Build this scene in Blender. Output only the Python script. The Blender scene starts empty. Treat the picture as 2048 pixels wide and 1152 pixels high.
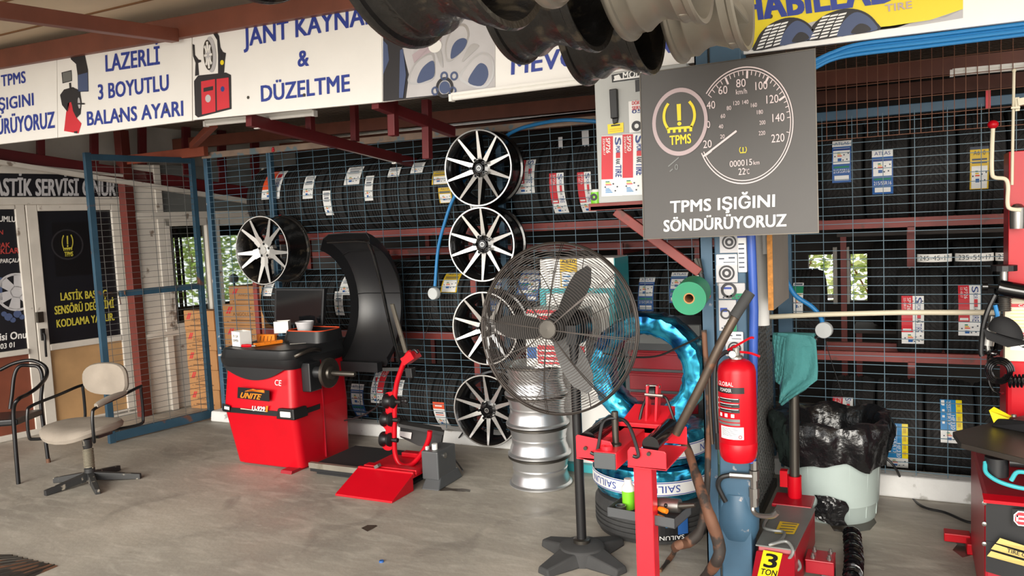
import bpy, math, random
import numpy as np
from mathutils import Vector, Matrix
random.seed(7)
PI = math.pi
SC = bpy.context.scene
COL = SC.collection
# ------------------------------------------------------------------ camera
FPX, CAMH = 1600.0, 1.62
PITCH, ROLL, YAW = math.radians(4.68), math.radians(2.63), math.radians(26.4)
_f0 = Vector((-math.sin(YAW), math.cos(YAW), 0)); _r0 = Vector((math.cos(YAW), math.sin(YAW), 0)); _z = Vector((0, 0, 1))
FWD = _f0 * math.cos(PITCH) - _z * math.sin(PITCH)
_u0 = _z * math.cos(PITCH) + _f0 * math.sin(PITCH)
RGT = _r0 * math.cos(ROLL) - _u0 * math.sin(ROLL)
UPV = _u0 * math.cos(ROLL) + _r0 * math.sin(ROLL)
CAM = Vector((0, 0, CAMH))
cd = bpy.data.cameras.new('camera'); co = bpy.data.objects.new('camera', cd); COL.objects.link(co)
cd.sensor_width = 36; cd.lens = 36 * FPX / 2048; cd.clip_end = 200; cd.clip_start = .05
co.matrix_world = Matrix.Translation(CAM) @ Matrix((RGT, UPV, -FWD)).transposed().to_4x4()
SC.camera = co
# ------------------------------------------------------------------ world, sun, exposure
SC.view_settings.view_transform = 'Standard'; SC.view_settings.look = 'None'; SC.view_settings.gamma = 1
SC.view_settings.exposure = 0.88
w = bpy.data.worlds.new('world'); SC.world = w; w.use_nodes = True
bg = w.node_tree.nodes['Background']; bg.inputs[0].default_value = (1.0, .985, .965, 1); bg.inputs[1].default_value = 1.5
sd = bpy.data.lights.new('sun', 'SUN'); sd.energy = 2.4; sd.angle = math.radians(40); sd.color = (1, .94, .84)
so = bpy.data.objects.new('sun', sd); COL.objects.link(so)
so.rotation_euler = Vector((-.10, .92, -.20)).to_track_quat('-Z', 'Y').to_euler()


# ------------------------------------------------------------------ pixel rays into the place (frame 2048 x 1152)
def ray(x, y): return FWD + RGT * ((x - 1024) / FPX) - UPV * ((y - 576) / FPX)
def Gp(x, y, z=0.0): d = ray(x, y); return CAM + d * ((z - CAMH) / d.z)
def Yp(x, y, Y): d = ray(x, y); return CAM + d * (Y / d.y)
def Xp(x, y, X): d = ray(x, y); return CAM + d * (X / d.x)
def PL(x, y, p, n): d = ray(x, y); n = Vector(n); return CAM + d * ((Vector(p) - CAM).dot(n) / d.dot(n))
def DP(x, y, D): return CAM + ray(x, y) * D


# ------------------------------------------------------------------ materials
def lin(c):
    r = []
    for v in c:
        v = v / 255.0
        r.append(v / 12.92 if v <= .04045 else ((v + .055) / 1.055) ** 2.4)
    return (*r, 1)
MATS = {}
def mat(name, rgb, rough=.5, metal=0.0, var=0.0, scale=6.0, bump=0.0, bscale=40.0, rust=None, rustamt=.5, rustscale=9.0, spec=.5, coat=0.0):
    m = bpy.data.materials.new(name); m.use_nodes = True; nt = m.node_tree; N = nt.nodes; L = nt.links
    b = N['Principled BSDF']
    b.inputs['Base Color'].default_value = lin(rgb); b.inputs['Roughness'].default_value = rough; b.inputs['Metallic'].default_value = metal
    b.inputs['Specular IOR Level'].default_value = spec; b.inputs['Coat Weight'].default_value = coat
    tc = None
    def tex(sc, det=4):
        nonlocal tc
        if tc is None: tc = N.new('ShaderNodeTexCoord')
        t = N.new('ShaderNodeTexNoise'); t.inputs['Scale'].default_value = sc; t.inputs['Detail'].default_value = det
        L.new(tc.outputs['Object'], t.inputs['Vector']); return t
    src = None
    if var:
        t = tex(scale); r = N.new('ShaderNodeMapRange'); r.inputs[1].default_value = .3; r.inputs[2].default_value = .7
        r.inputs[3].default_value = 1 - var; r.inputs[4].default_value = 1 + var * .5; L.new(t.outputs[0], r.inputs[0])
        mx = N.new('ShaderNodeVectorMath'); mx.operation = 'SCALE'; mx.inputs[0].default_value = lin(rgb)[:3]; L.new(r.outputs[0], mx.inputs['Scale'])
        src = mx.outputs[0]
    if rust:
        t = tex(rustscale, 6); r = N.new('ShaderNodeMapRange'); r.inputs[1].default_value = rustamt; r.inputs[2].default_value = rustamt + .06
        L.new(t.outputs[0], r.inputs[0]); mx = N.new('ShaderNodeMix'); mx.data_type = 'RGBA'; L.new(r.outputs[0], mx.inputs[0])
        if src: L.new(src, mx.inputs[6])
        else: mx.inputs[6].default_value = lin(rgb)
        mx.inputs[7].default_value = lin(rust); src = mx.outputs[2]
    if src: L.new(src, b.inputs['Base Color'])
    if bump:
        t = tex(bscale, 3); bp = N.new('ShaderNodeBump'); bp.inputs['Strength'].default_value = bump; bp.inputs['Distance'].default_value = .01
        L.new(t.outputs[0], bp.inputs['Height']); L.new(bp.outputs[0], b.inputs['Normal'])
    MATS[name] = m; return m
mat('red', (186, 8, 26), .34, var=.06, spec=.3); mat('red_stand', (226, 36, 50), .35, var=.05); mat('red_post', (104, 42, 34), .55, var=.2); mat('red_deep', (150, 16, 32), .35, var=.12)
mat('red_beam', (126, 50, 44), .55, var=.2, rust=(92, 52, 44), rustamt=.62); mat('brown_beam', (118, 66, 50), .5, var=.18)
mat('red_truss', (98, 24, 28), .5, var=.2); mat('orange_beam', (150, 74, 52), .6, var=.2)
mat('blue_steel', (56, 90, 114), .5, var=.2, rust=(205, 190, 178), rustamt=.655, rustscale=12); mat('blue_gate', (46, 78, 98), .5, var=.2, rust=(112, 74, 60), rustamt=.63, rustscale=7)
mat('blue_clean', (50, 84, 108), .5, var=.15); mat('blue_rust', (150, 128, 112), .7, var=.3, rust=(104, 122, 130), rustamt=.55)
mat('wire_blue', (74, 104, 120), .45); mat('wire_grey', (98, 98, 96), .5); mat('wire_rust', (120, 78, 58), .7); mat('wire_fan', (70, 64, 60), .4, .6)
mat('white', (235, 233, 228), .5); mat('white_gloss', (242, 240, 236), .35, var=.02); mat('white_old', (205, 198, 188), .6, var=.14, scale=5, rust=(126, 112, 100), rustamt=.66, rustscale=8)
mat('white_board', (196, 192, 184), .6, var=.1, rust=(70, 62, 58), rustamt=.74, rustscale=6); mat('kerb', (222, 222, 220), .7, var=.12, rust=(168, 166, 160), rustamt=.6, bump=.3)
mat('sign_blue', (42, 62, 150), .4); mat('black', (18, 18, 20), .45); mat('black_gloss', (12, 12, 14), .15, coat=.3); mat('black_matte', (24, 24, 26), .8)
mat('plastic_black', (30, 31, 33), .38, var=.08); mat('hood', (34, 34, 36), .36, var=.12, scale=3); mat('screen', (10, 11, 14), .08)
mat('sign_dark', (75, 72, 70), .45, var=.04); mat('sign_ring', (188, 168, 170), .5); mat('sign_line', (222, 205, 205), .5); mat('yellow', (238, 215, 30), .45); mat('yellow_dark', (214, 178, 40), .5)
mat('tyre', (25, 24, 24), .72, var=.15); mat('tyre_grey', (58, 58, 58), .8, var=.25, scale=8); mat('alloy', (222, 220, 216), .24, .75); mat('alloy_dull', (150, 144, 132), .4, .5, var=.18, rust=(122, 114, 100), rustamt=.6, rustscale=5)
mat('silver', (205, 206, 208), .3, .85, var=.08, scale=4); mat('rim_black', (14, 14, 15), .2, coat=.4); mat('rim_dirty', (27, 25, 24), .3, .2, var=.3, rust=(74, 66, 54), rustamt=.57, rustscale=13, coat=.2, bump=.25, bscale=60)
mat('steel', (150, 148, 144), .35, .9); mat('steel_dark', (88, 84, 78), .4, .85, var=.2); mat('rust_iron', (118, 82, 62), .7, .3, var=.3, rust=(54, 48, 44), rustamt=.5); mat('iron', (86, 74, 64), .5, .6, var=.3, rust=(128, 86, 62), rustamt=.58)
mat('hose_blue', (44, 128, 190), .4); mat('pipe_blue', (44, 82, 168), .4, var=.1); mat('disc_grey', (196, 200, 200), .45); mat('cable', (26, 26, 27), .5)
mat('cloth_teal', (62, 124, 124), .9, var=.2, scale=7, rust=(84, 120, 112), rustamt=.62, rustscale=6, bump=.3, bscale=120)
mat('bin', (168, 182, 178), .45, var=.05); mat('bag', (20, 20, 22), .26, spec=.7, bump=.7, bscale=26); mat('green', (26, 130, 92), .6, var=.12); mat('green_bright', (120, 200, 40), .4); mat('teal', (60, 168, 176), .45)
mat('foil_base', (20, 60, 90), .2, .5); mat('grey_case', (176, 178, 176), .5, var=.04); mat('grey_dark', (74, 76, 78), .45); mat('panel_grey', (120, 122, 120), .45, .3, var=.12)
mat('card', (176, 128, 82), .8, var=.08); mat('card_dark', (120, 84, 52), .8); mat('plywood', (180, 142, 98), .7, var=.2, scale=4, rust=(130, 96, 66), rustamt=.68); mat('panel_brown', (120, 62, 42), .6, var=.2)
mat('osb', (190, 128, 60), .8, var=.35, scale=60); mat('board_grey', (138, 132, 124), .7, var=.08); mat('orange', (236, 128, 24), .5); mat('orange_red', (228, 84, 44), .5)
mat('label_red', (206, 44, 56), .5, var=.06); mat('label_white', (232, 232, 230), .5); mat('label_blue', (40, 92, 160), .5); mat('label_cyan', (40, 130, 190), .5); mat('label_print', (70, 76, 90), .6); mat('label_navy', (34, 60, 130), .5)
mat('print_grey', (190, 188, 190), .5, var=.1); mat('print_dark', (36, 34, 38), .5); mat('print_blue', (70, 84, 120), .5); mat('print_rose', (176, 160, 166), .5); mat('poster', (20, 20, 26), .35, var=.1); mat('poster_mid', (12, 10, 13), .35); mat('poster_text', (226, 224, 220), .5); mat('poster_yellow', (196, 184, 66), .5); mat('poster_red', (170, 60, 54), .5)
mat('fabric', (146, 136, 124), .9, var=.16, scale=6, bump=.2, bscale=200); mat('chair_black', (22, 22, 24), .3, .3, var=.1); mat('chair_dusty', (46, 46, 46), .5, var=.3, rust=(150, 142, 128), rustamt=.6, rustscale=18); mat('spring', (150, 142, 124), .5, .5)
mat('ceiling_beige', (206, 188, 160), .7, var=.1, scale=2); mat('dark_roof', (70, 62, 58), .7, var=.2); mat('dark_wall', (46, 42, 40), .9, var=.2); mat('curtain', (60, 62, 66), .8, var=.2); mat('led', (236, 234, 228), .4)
mat('drum_green', (150, 190, 176), .5, var=.06); mat('stain', (74, 66, 58), .25, var=.2)
mat('fan_blade', (58, 57, 56), .4, .3); mat('plastic_white', (225, 224, 220), .4, var=.06); mat('skin_yellow', (240, 222, 120), .5); mat('gold', (190, 168, 100), .35, .4); mat('beige_label', (226, 216, 190), .5, var=.05); mat('leaf', (150, 172, 84), .5, var=.4, scale=9); mat('leaf2', (214, 222, 150), .5, var=.3, scale=9); mat('blue_sticker', (26, 60, 150), .5)


def special():
    # concrete floor: trowel sweeps, dust, oil spots and rust stains
    m = bpy.data.materials.new('concrete'); m.use_nodes = True; nt = m.node_tree; N = nt.nodes; L = nt.links; b = N['Principled BSDF']
    tc = N.new('ShaderNodeTexCoord')
    def noise(sc, det=6, stretch=None, dist=0):
        t = N.new('ShaderNodeTexNoise'); t.inputs['Scale'].default_value = sc; t.inputs['Detail'].default_value = det; t.inputs['Distortion'].default_value = dist
        if stretch:
            mp = N.new('ShaderNodeMapping'); mp.inputs['Scale'].default_value = stretch; mp.inputs['Rotation'].default_value = (0, 0, .4); L.new(tc.outputs['Object'], mp.inputs[0]); L.new(mp.outputs[0], t.inputs['Vector'])
        else: L.new(tc.outputs['Object'], t.inputs['Vector'])
        return t.outputs[0]
    def ramp(src, a, bb, lo=0, hi=1):
        r = N.new('ShaderNodeMapRange'); r.inputs[1].default_value = a; r.inputs[2].default_value = bb; r.inputs[3].default_value = lo; r.inputs[4].default_value = hi; L.new(src, r.inputs[0]); return r.outputs[0]
    def mix(f, a, c2):
        x = N.new('ShaderNodeMix'); x.data_type = 'RGBA'; L.new(f, x.inputs[0])
        if isinstance(a, tuple): x.inputs[6].default_value = a
        else: L.new(a, x.inputs[6])
        x.inputs[7].default_value = c2; return x.outputs[2]
    c = mix(ramp(noise(1.1, 8), .32, .68), lin((138, 133, 124)), lin((178, 170, 157)))
    c = mix(ramp(noise(3.2, 8, (1, 3.2, 1), 1.2), .48, .72, 0, .55), c, lin((196, 190, 178)))
    c = mix(ramp(noise(2.2, 6, (1.4, 1, 1), .8), .60, .74, 0, .5), c, lin((112, 106, 99)))
    c = mix(ramp(noise(1.7, 7, None, .5), .69, .76, 0, .5), c, lin((120, 92, 74)))
    c = mix(ramp(noise(14, 6, (1, 5, 1), .6), .66, .72, 0, .45), c, lin((214, 208, 198)))
    L.new(c, b.inputs['Base Color']); L.new(ramp(noise(2.5), .3, .7, .42, .7), b.inputs['Roughness'])
    bp = N.new('ShaderNodeBump'); bp.inputs['Strength'].default_value = .18; bp.inputs['Distance'].default_value = .01; L.new(noise(26, 5), bp.inputs['Height']); L.new(bp.outputs[0], b.inputs['Normal'])
    MATS['concrete'] = m
    # crinkled blue foil: cyan sun highlights and dark unlit blue mixed into its colour
    m = bpy.data.materials.new('foil'); m.use_nodes = True; nt = m.node_tree; N = nt.nodes; L = nt.links; b = N['Principled BSDF']
    b.inputs['Metallic'].default_value = .85; b.inputs['Roughness'].default_value = .2
    tc = N.new('ShaderNodeTexCoord'); v = N.new('ShaderNodeTexVoronoi'); v.inputs['Scale'].default_value = 15; v.feature = 'SMOOTH_F1'; L.new(tc.outputs['Object'], v.inputs['Vector'])
    t = N.new('ShaderNodeTexNoise'); t.inputs['Scale'].default_value = 9; L.new(tc.outputs['Object'], t.inputs['Vector'])
    r = N.new('ShaderNodeMix'); r.data_type = 'RGBA'; r.inputs[6].default_value = lin((16, 70, 120)); r.inputs[7].default_value = lin((70, 200, 240)); q = N.new('ShaderNodeMapRange'); q.inputs[1].default_value = .38; q.inputs[2].default_value = .62; L.new(t.outputs[0], q.inputs[0]); L.new(q.outputs[0], r.inputs[0]); L.new(r.outputs[2], b.inputs['Base Color'])
    bp = N.new('ShaderNodeBump'); bp.inputs['Strength'].default_value = .5; bp.inputs['Distance'].default_value = .03; L.new(v.outputs[0], bp.inputs['Height']); L.new(bp.outputs[0], b.inputs['Normal'])
    MATS['foil'] = m
    # corrugated dark roof sheet (ribs along local Y)
    for nm, rgb in (('corrugated', (150, 130, 116)),):
        m = bpy.data.materials.new(nm); m.use_nodes = True; nt = m.node_tree; N = nt.nodes; L = nt.links; b = N['Principled BSDF']
        b.inputs['Base Color'].default_value = lin(rgb); b.inputs['Roughness'].default_value = .6
        tc = N.new('ShaderNodeTexCoord'); wv = N.new('ShaderNodeTexWave'); wv.bands_direction = 'Y'; wv.inputs['Scale'].default_value = 6; L.new(tc.outputs['Object'], wv.inputs['Vector'])
        bp = N.new('ShaderNodeBump'); bp.inputs['Strength'].default_value = 1; bp.inputs['Distance'].default_value = .03; L.new(wv.outputs[0], bp.inputs['Height']); L.new(bp.outputs[0], b.inputs['Normal'])
        MATS[nm] = m
    # window glass
    m = bpy.data.materials.new('glass'); m.use_nodes = True; b = m.node_tree.nodes['Principled BSDF']; b.inputs['Base Color'].default_value = (.42, .46, .44, 1); b.inputs['Roughness'].default_value = .03; b.inputs['Transmission Weight'].default_value = 1; b.inputs['IOR'].default_value = 1.45
    MATS['glass'] = m
    # tyre tread with cross sipes around the axle (local X)
    m = bpy.data.materials.new('tread'); m.use_nodes = True; nt = m.node_tree; N = nt.nodes; L = nt.links; b = N['Principled BSDF']; b.inputs['Base Color'].default_value = lin((28, 26, 26)); b.inputs['Roughness'].default_value = .7
    tc = N.new('ShaderNodeTexCoord'); sp = N.new('ShaderNodeSeparateXYZ'); L.new(tc.outputs['Object'], sp.inputs[0])
    at = N.new('ShaderNodeMath'); at.operation = 'ARCTAN2'; L.new(sp.outputs[1], at.inputs[0]); L.new(sp.outputs[2], at.inputs[1])
    ax = N.new('ShaderNodeMath'); ax.operation = 'ABSOLUTE'; L.new(sp.outputs[0], ax.inputs[0])
    k = N.new('ShaderNodeMath'); k.operation = 'MULTIPLY_ADD'; k.inputs[1].default_value = 4.0; L.new(ax.outputs[0], k.inputs[0]); L.new(at.outputs[0], k.inputs[2])
    f = N.new('ShaderNodeMath'); f.operation = 'MULTIPLY'; f.inputs[1].default_value = 58; L.new(k.outputs[0], f.inputs[0])
    s = N.new('ShaderNodeMath'); s.operation = 'SINE'; L.new(f.outputs[0], s.inputs[0])
    g = N.new('ShaderNodeMapRange'); g.inputs[1].default_value = -.9; g.inputs[2].default_value = -.5; L.new(s.outputs[0], g.inputs[0])
    bp = N.new('ShaderNodeBump'); bp.inputs['Strength'].default_value = .8; bp.inputs['Distance'].default_value = .006; L.new(g.outputs[0], bp.inputs['Height']); L.new(bp.outputs[0], b.inputs['Normal'])
    MATS['tread'] = m
special()


# ------------------------------------------------------------------ text outlines
_TC = {}; CAPH = [0.0]
def text2d(s, bold=0.0):
    """triangles of a word: width 0..1, baseline 0, capital height 1; also width/height"""
    k = (s, bold)
    if k in _TC: return _TC[k]
    cu = bpy.data.curves.new('lettering', 'FONT'); cu.body = s; cu.size = 1; cu.resolution_u = 3; cu.fill_mode = 'FRONT'; cu.space_character = 1 + bold * .8
    ob = bpy.data.objects.new('lettering', cu); COL.objects.link(ob); bpy.context.view_layer.update()
    me = bpy.data.meshes.new_from_object(ob.evaluated_get(bpy.context.evaluated_depsgraph_get()))
    v = [(p.co.x, p.co.y) for p in me.vertices]; f = [tuple(p.vertices) for p in me.polygons]
    bpy.data.objects.remove(ob); bpy.data.curves.remove(cu); bpy.data.meshes.remove(me)
    if not CAPH[0]: CAPH[0] = max(p[1] for p in v)
    xs = [p[0] for p in v]; x0, x1, y1 = min(xs), max(xs), CAPH[0]
    v = [((p[0] - x0) / (x1 - x0), p[1] / y1) for p in v]
    _TC[k] = (v, f, (x1 - x0) / y1); return _TC[k]
text2d('H')


# ------------------------------------------------------------------ mesh builder
class MB:
    def __init__(s): s.v = []; s.f = []; s.m = []; s.s = []
    def add(s, vs, fs, m=0, smooth=False, M=None):
        o = len(s.v)
        for p in vs:
            p = Vector(p); s.v.append(M @ p if M else p)
        for f in fs: s.f.append(tuple(i + o for i in f)); s.m.append(m); s.s.append(smooth)
        return s
    def box(s, c, d, m=0, M=None):
        x, y, z = c; a, b, e = d[0] / 2, d[1] / 2, d[2] / 2
        vs = [(x + i * a, y + j * b, z + k * e) for i in (-1, 1) for j in (-1, 1) for k in (-1, 1)]
        return s.add(vs, [(0, 1, 3, 2), (4, 6, 7, 5), (0, 4, 5, 1), (2, 3, 7, 6), (0, 2, 6, 4), (1, 5, 7, 3)], m, False, M)
    def bx(s, lo, hi, m=0, M=None):
        return s.box([(a + b) / 2 for a, b in zip(lo, hi)], [abs(b - a) for a, b in zip(lo, hi)], m, M)
    def hexa(s, p, m=0, M=None):  # 8 points: bottom 4 ccw, top 4 ccw
        return s.add(p, [(3, 2, 1, 0), (4, 5, 6, 7), (0, 1, 5, 4), (1, 2, 6, 5), (2, 3, 7, 6), (3, 0, 4, 7)], m, False, M)
    def bar(s, p, q, w, h=None, m=0, up=(0, 0, 1)):
        p, q = Vector(p), Vector(q); d = (q - p).normalized(); up = Vector(up)
        if abs(d.dot(up)) > .98: up = Vector((0, 1, 0))
        r = d.cross(up).normalized() * (w / 2); u = r.cross(d).normalized() * ((h or w) / 2)
        return s.hexa([p - r - u, p + r - u, p + r + u, p - r + u, q - r - u, q + r - u, q + r + u, q - r + u], m)
    def tube(s, pts, r, n=8, m=0, closed=False, smooth=True, caps=True):
        pts = [Vector(p) for p in pts]; k = len(pts); rr = r if isinstance(r, (list, tuple)) else [r] * k
        T = []
        for i in range(k):
            a = pts[i - 1] if (i or closed) else pts[i]; b = pts[(i + 1) % k] if (i < k - 1 or closed) else pts[i]
            T.append((b - a).normalized())
        t0 = T[0]; u = t0.cross(Vector((0, 0, 1)))
        if u.length < .1: u = t0.cross(Vector((1, 0, 0)))
        u.normalize(); vs = []
        for i in range(k):
            u = (u - T[i] * u.dot(T[i])); u.normalize(); w_ = T[i].cross(u)
            for j in range(n):
                a = 2 * PI * j / n + (PI / 4 if n == 4 else 0); vs.append(pts[i] + (u * math.cos(a) + w_ * math.sin(a)) * rr[i])
        fs = []
        for i in range(k if closed else k - 1):
            for j in range(n):
                a = i * n + j; b = i * n + (j + 1) % n; c = ((i + 1) % k) * n + (j + 1) % n; d = ((i + 1) % k) * n + j; fs.append((a, b, c, d))
        s.add(vs, fs, m, smooth and n > 4)
        if caps and not closed: s.add(vs[:n], [tuple(range(n - 1, -1, -1))], m); s.add(vs[-n:], [tuple(range(n))], m)
        return s
    def lathe(s, prof, n=32, m=0, M=None, smooth=True, closed=False, mats=None, a0=0, a1=2 * PI):
        """profile of (r, h) turned about local Z"""
        k = len(prof); full = abs(a1 - a0 - 2 * PI) < 1e-6; N = n if full else n + 1
        vs = [(r * math.cos(a0 + (a1 - a0) * i / n), r * math.sin(a0 + (a1 - a0) * i / n), h) for i in range(N) for r, h in prof]
        base = len(s.v)
        for p in vs: s.v.append((M @ Vector(p)) if M else Vector(p))
        for i in range(n):
            i2 = (i + 1) % N
            for j in range(k if closed else k - 1):
                j2 = (j + 1) % k
                s.f.append((base + i * k + j, base + i2 * k + j, base + i2 * k + j2, base + i * k + j2)); s.m.append(mats[j] if mats else m); s.s.append(smooth)
        return s
    def poly(s, pts, m=0): return s.add(pts, [tuple(range(len(pts)))], m)
    def prism(s, pts, d, m=0):
        n = len(pts); d = Vector(d); pts = [Vector(p) for p in pts]
        s.add(pts + [p + d for p in pts], [tuple(range(n - 1, -1, -1)), tuple(range(n, 2 * n))] + [(i, (i + 1) % n, (i + 1) % n + n, i + n) for i in range(n)], m); return s
    def disc(s, c, r, nrm, n=24, m=0, r_in=0, sx=1.0):
        c = Vector(c); nrm = Vector(nrm).normalized(); u = nrm.cross(Vector((0, 0, 1)))
        if u.length < .1: u = Vector((1, 0, 0))
        u.normalize(); w_ = u.cross(nrm); w_ = -w_ if False else w_
        A = [c + (u * math.cos(2 * PI * i / n) * sx + w_ * math.sin(2 * PI * i / n)) * r for i in range(n)]
        if r_in:
            B = [c + (u * math.cos(2 * PI * i / n) * sx + w_ * math.sin(2 * PI * i / n)) * r_in for i in range(n)]
            return s.add(A + B, [(i, (i + 1) % n, (i + 1) % n + n, i + n) for i in range(n)], m)
        return s.add(A, [tuple(range(n))], m)
    def sphere(s, c, r, m=0, n=12, sc=(1, 1, 1), M=None):
        c = Vector(c); k = max(4, n // 2); vs = []; fs = []
        for i in range(k + 1):
            t = PI * i / k
            for j in range(n):
                a = 2 * PI * j / n; vs.append(c + Vector((math.sin(t) * math.cos(a) * sc[0], math.sin(t) * math.sin(a) * sc[1], math.cos(t) * sc[2])) * r)
        for i in range(k):
            for j in range(n): fs.append((i * n + j, (i + 1) * n + j, (i + 1) * n + (j + 1) % n, i * n + (j + 1) % n))
        return s.add(vs, fs, m, True, M)
    def text(s, t, o, ux, uy, m=0, bold=0.0):
        """word whose box has corner o, baseline vector ux and height vector uy"""
        v, f, _a = text2d(t, bold); o, ux, uy = Vector(o), Vector(ux), Vector(uy); b = bold * uy.length * .95; n = ux.cross(uy).normalized() * .00025; ex = ux.normalized() * b; ey = uy.normalized() * b * .6
        # heavier strokes: printed again a little to each side, each layer a hair above the last
        for q, (dx, dy) in enumerate(((-1, -1), (1, -1), (1, 1), (-1, 1)) if bold else ((0, 0),)): s.add([o + ux * a + uy * c + ex * dx + ey * dy + n * q for a, c in v], f, m)
        return s
    def build(s, name, mats, parent=None, bevel=0.0, seg=2, world=True, sub=0):
        me = bpy.data.meshes.new(name)
        if parent is not None and world:
            r = parent
            while r.parent: r = r.parent
            inv = Matrix.LocRotScale(r.location, r.rotation_euler, r.scale).inverted()
            vs = [inv @ p for p in s.v]
        else: vs = s.v
        me.from_pydata([tuple(p) for p in vs], [], s.f)
        for nm in ([mats] if isinstance(mats, str) else mats): me.materials.append(MATS[nm])
        me.polygons.foreach_set('material_index', s.m); me.polygons.foreach_set('use_smooth', s.s); me.update()
        if any(s.s) and len(s.f) < 60000: me.set_sharp_from_angle(angle=math.radians(38))
        o = bpy.data.objects.new(name, me); COL.objects.link(o)
        if parent is not None: o.parent = parent
        if bevel:
            b = o.modifiers.new('bevel', 'BEVEL'); b.width = bevel; b.segments = seg; b.limit_method = 'ANGLE'; b.angle_limit = .6; b.harden_normals = False
        if sub:
            q = o.modifiers.new('smooth', 'SUBSURF'); q.levels = sub; q.render_levels = sub
        return o
def thing(name, label, cat, loc=(0, 0, 0), rz=0.0, group=None):
    o = bpy.data.objects.new(name, None); COL.objects.link(o); o.location = loc; o.rotation_euler = (0, 0, rz); o.empty_display_size = .05
    o['label'] = label; o['category'] = cat
    if group: o['group'] = group
    return o
def tag(o, label, cat, group=None, kind=None):
    o['label'] = label; o['category'] = cat
    if group: o['group'] = group
    if kind: o['kind'] = kind
    return o
def centre(o):
    """move a one-mesh thing's origin to the middle of its box foot"""
    vs = o.data.vertices; xs = [v.co.x for v in vs]; ys = [v.co.y for v in vs]; zs = [v.co.z for v in vs]
    c = Vector(((min(xs) + max(xs)) / 2, (min(ys) + max(ys)) / 2, min(zs))); o.data.transform(Matrix.Translation(-c)); o.location = c; return o
def struct(o): o['kind'] = 'structure'; return o
def copy_tree(o, parent=None):
    c = o.copy(); COL.objects.link(c)
    if parent is not None: c.parent = parent
    for ch in list(o.children): copy_tree(ch, c)
    return c
def arc(c, r, a0, a1, n, ux, uy):
    c, ux, uy = Vector(c), Vector(ux), Vector(uy)
    return [c + ux * (r * math.cos(a0 + (a1 - a0) * i / n)) + uy * (r * math.sin(a0 + (a1 - a0) * i / n)) for i in range(n + 1)]
def smoothpts(pts, k=6):
    """Catmull-Rom through points"""
    P = [Vector(p) for p in pts]; P = [P[0] * 2 - P[1]] + P + [P[-1] * 2 - P[-2]]; out = []
    for i in range(1, len(P) - 2):
        for j in range(k):
            t = j / k; a, b, c, d = P[i - 1], P[i], P[i + 1], P[i + 2]
            out.append(.5 * ((2 * b) + (c - a) * t + (2 * a - 5 * b + 4 * c - d) * t * t + (3 * b - a - 3 * c + d) * t ** 3))
    out.append(P[-2]); return out
X3, Y3, Z3 = Vector((1, 0, 0)), Vector((0, 1, 0)), Vector((0, 0, 1))
ROTX = Matrix(((0, 0, 1, 0), (1, 0, 0, 0), (0, 1, 0, 0), (0, 0, 0, 1)))   # turns local Z to world X
ROTY = Matrix(((1, 0, 0, 0), (0, 0, -1, 0), (0, 1, 0, 0), (0, 0, 0, 1)))  # turns local Z to world -Y
# ================================================================== the setting
struct(MB().add([(-16, -16, 0), (12, -16, 0), (12, 12, 0), (-16, 12, 0)], [(0, 1, 2, 3)]).build('floor', 'concrete'))
# beige canopy over the forecourt, falling a little towards the front
m = MB(); m.hexa([(-9, .5, 2.62), (4, .5, 2.62), (4, 5.6, 3.215), (-9, 5.6, 3.215), (-9, .5, 2.68), (4, .5, 2.68), (4, 5.6, 3.28), (-9, 5.6, 3.28)])
struct(m.build('ceiling', 'ceiling_beige'))
m = MB()
for yy in (1.0, 1.55, 2.1, 2.65, 3.2):
    z = 2.62 + (yy - .5) * .1166 - .004; m.box((-2.5, yy, z), (13, .012, .008))
struct(m.build('trim_1', 'card_dark'))
# beam across the top of the signs, and the beam that runs out to the front
z0 = [Yp(x, y, 3.4) for x, y in ((0, 125), (700, 0), (700, -30), (0, 85))]
m = MB()
def xb(Xa, Xb, Y0, Y1, za, zb, h, mb): mb.hexa([(Xa, Y0, za), (Xb, Y0, zb), (Xb, Y1, zb), (Xa, Y1, za), (Xa, Y0, za + h), (Xb, Y0, zb + h), (Xb, Y1, zb + h), (Xa, Y1, za + h)])
xb(-8.5, 3.5, 3.40, 3.47, 2.875, 2.60, .12, m)
struct(m.build('trim_2', 'brown_beam', bevel=.004))
m = MB(); a, b, c, d = Xp(0, 5, -3.75), Xp(0, 35, -3.75), Xp(385, 60, -3.75), Xp(385, 87, -3.75)
dd = (d - b) / (d.y - b.y); p0 = b + dd * (.7 - b.y); p1 = b + dd * (3.40 - b.y); h = .075
m.hexa([p0 + Vector((-.06, 0, 0)), p0, p1, p1 + Vector((-.06, 0, 0)), p0 + Vector((-.06, 0, h)), p0 + Vector((0, 0, h)), p1 + Vector((0, 0, h)), p1 + Vector((-.06, 0, h))])
struct(m.build('trim_3', 'brown_beam', bevel=.004))
# dark corrugated roof over the store
m = MB(); m.hexa([(-11, 3.5, 2.74), (3.5, 3.5, 2.68), (3.5, 8.6, 2.52), (-11, 8.6, 2.62), (-11, 3.5, 2.78), (3.5, 3.5, 2.72), (3.5, 8.6, 2.56), (-11, 8.6, 2.66)])
struct(m.build('ceiling_store', 'corrugated'))
m = MB()
for Y, za, zb in ((4.3, 2.62, 2.57), (5.6, 2.48, 2.36), (6.8, 2.5, 2.4)):
    m.hexa([(-7, Y, za), (2.6, Y, zb), (2.6, Y + .06, zb), (-7, Y + .06, za), (-7, Y, za + .1), (2.6, Y, zb + .1), (2.6, Y + .06, zb + .1), (-7, Y + .06, za + .1)])
struct(m.build('trim_4', 'brown_beam'))
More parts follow.
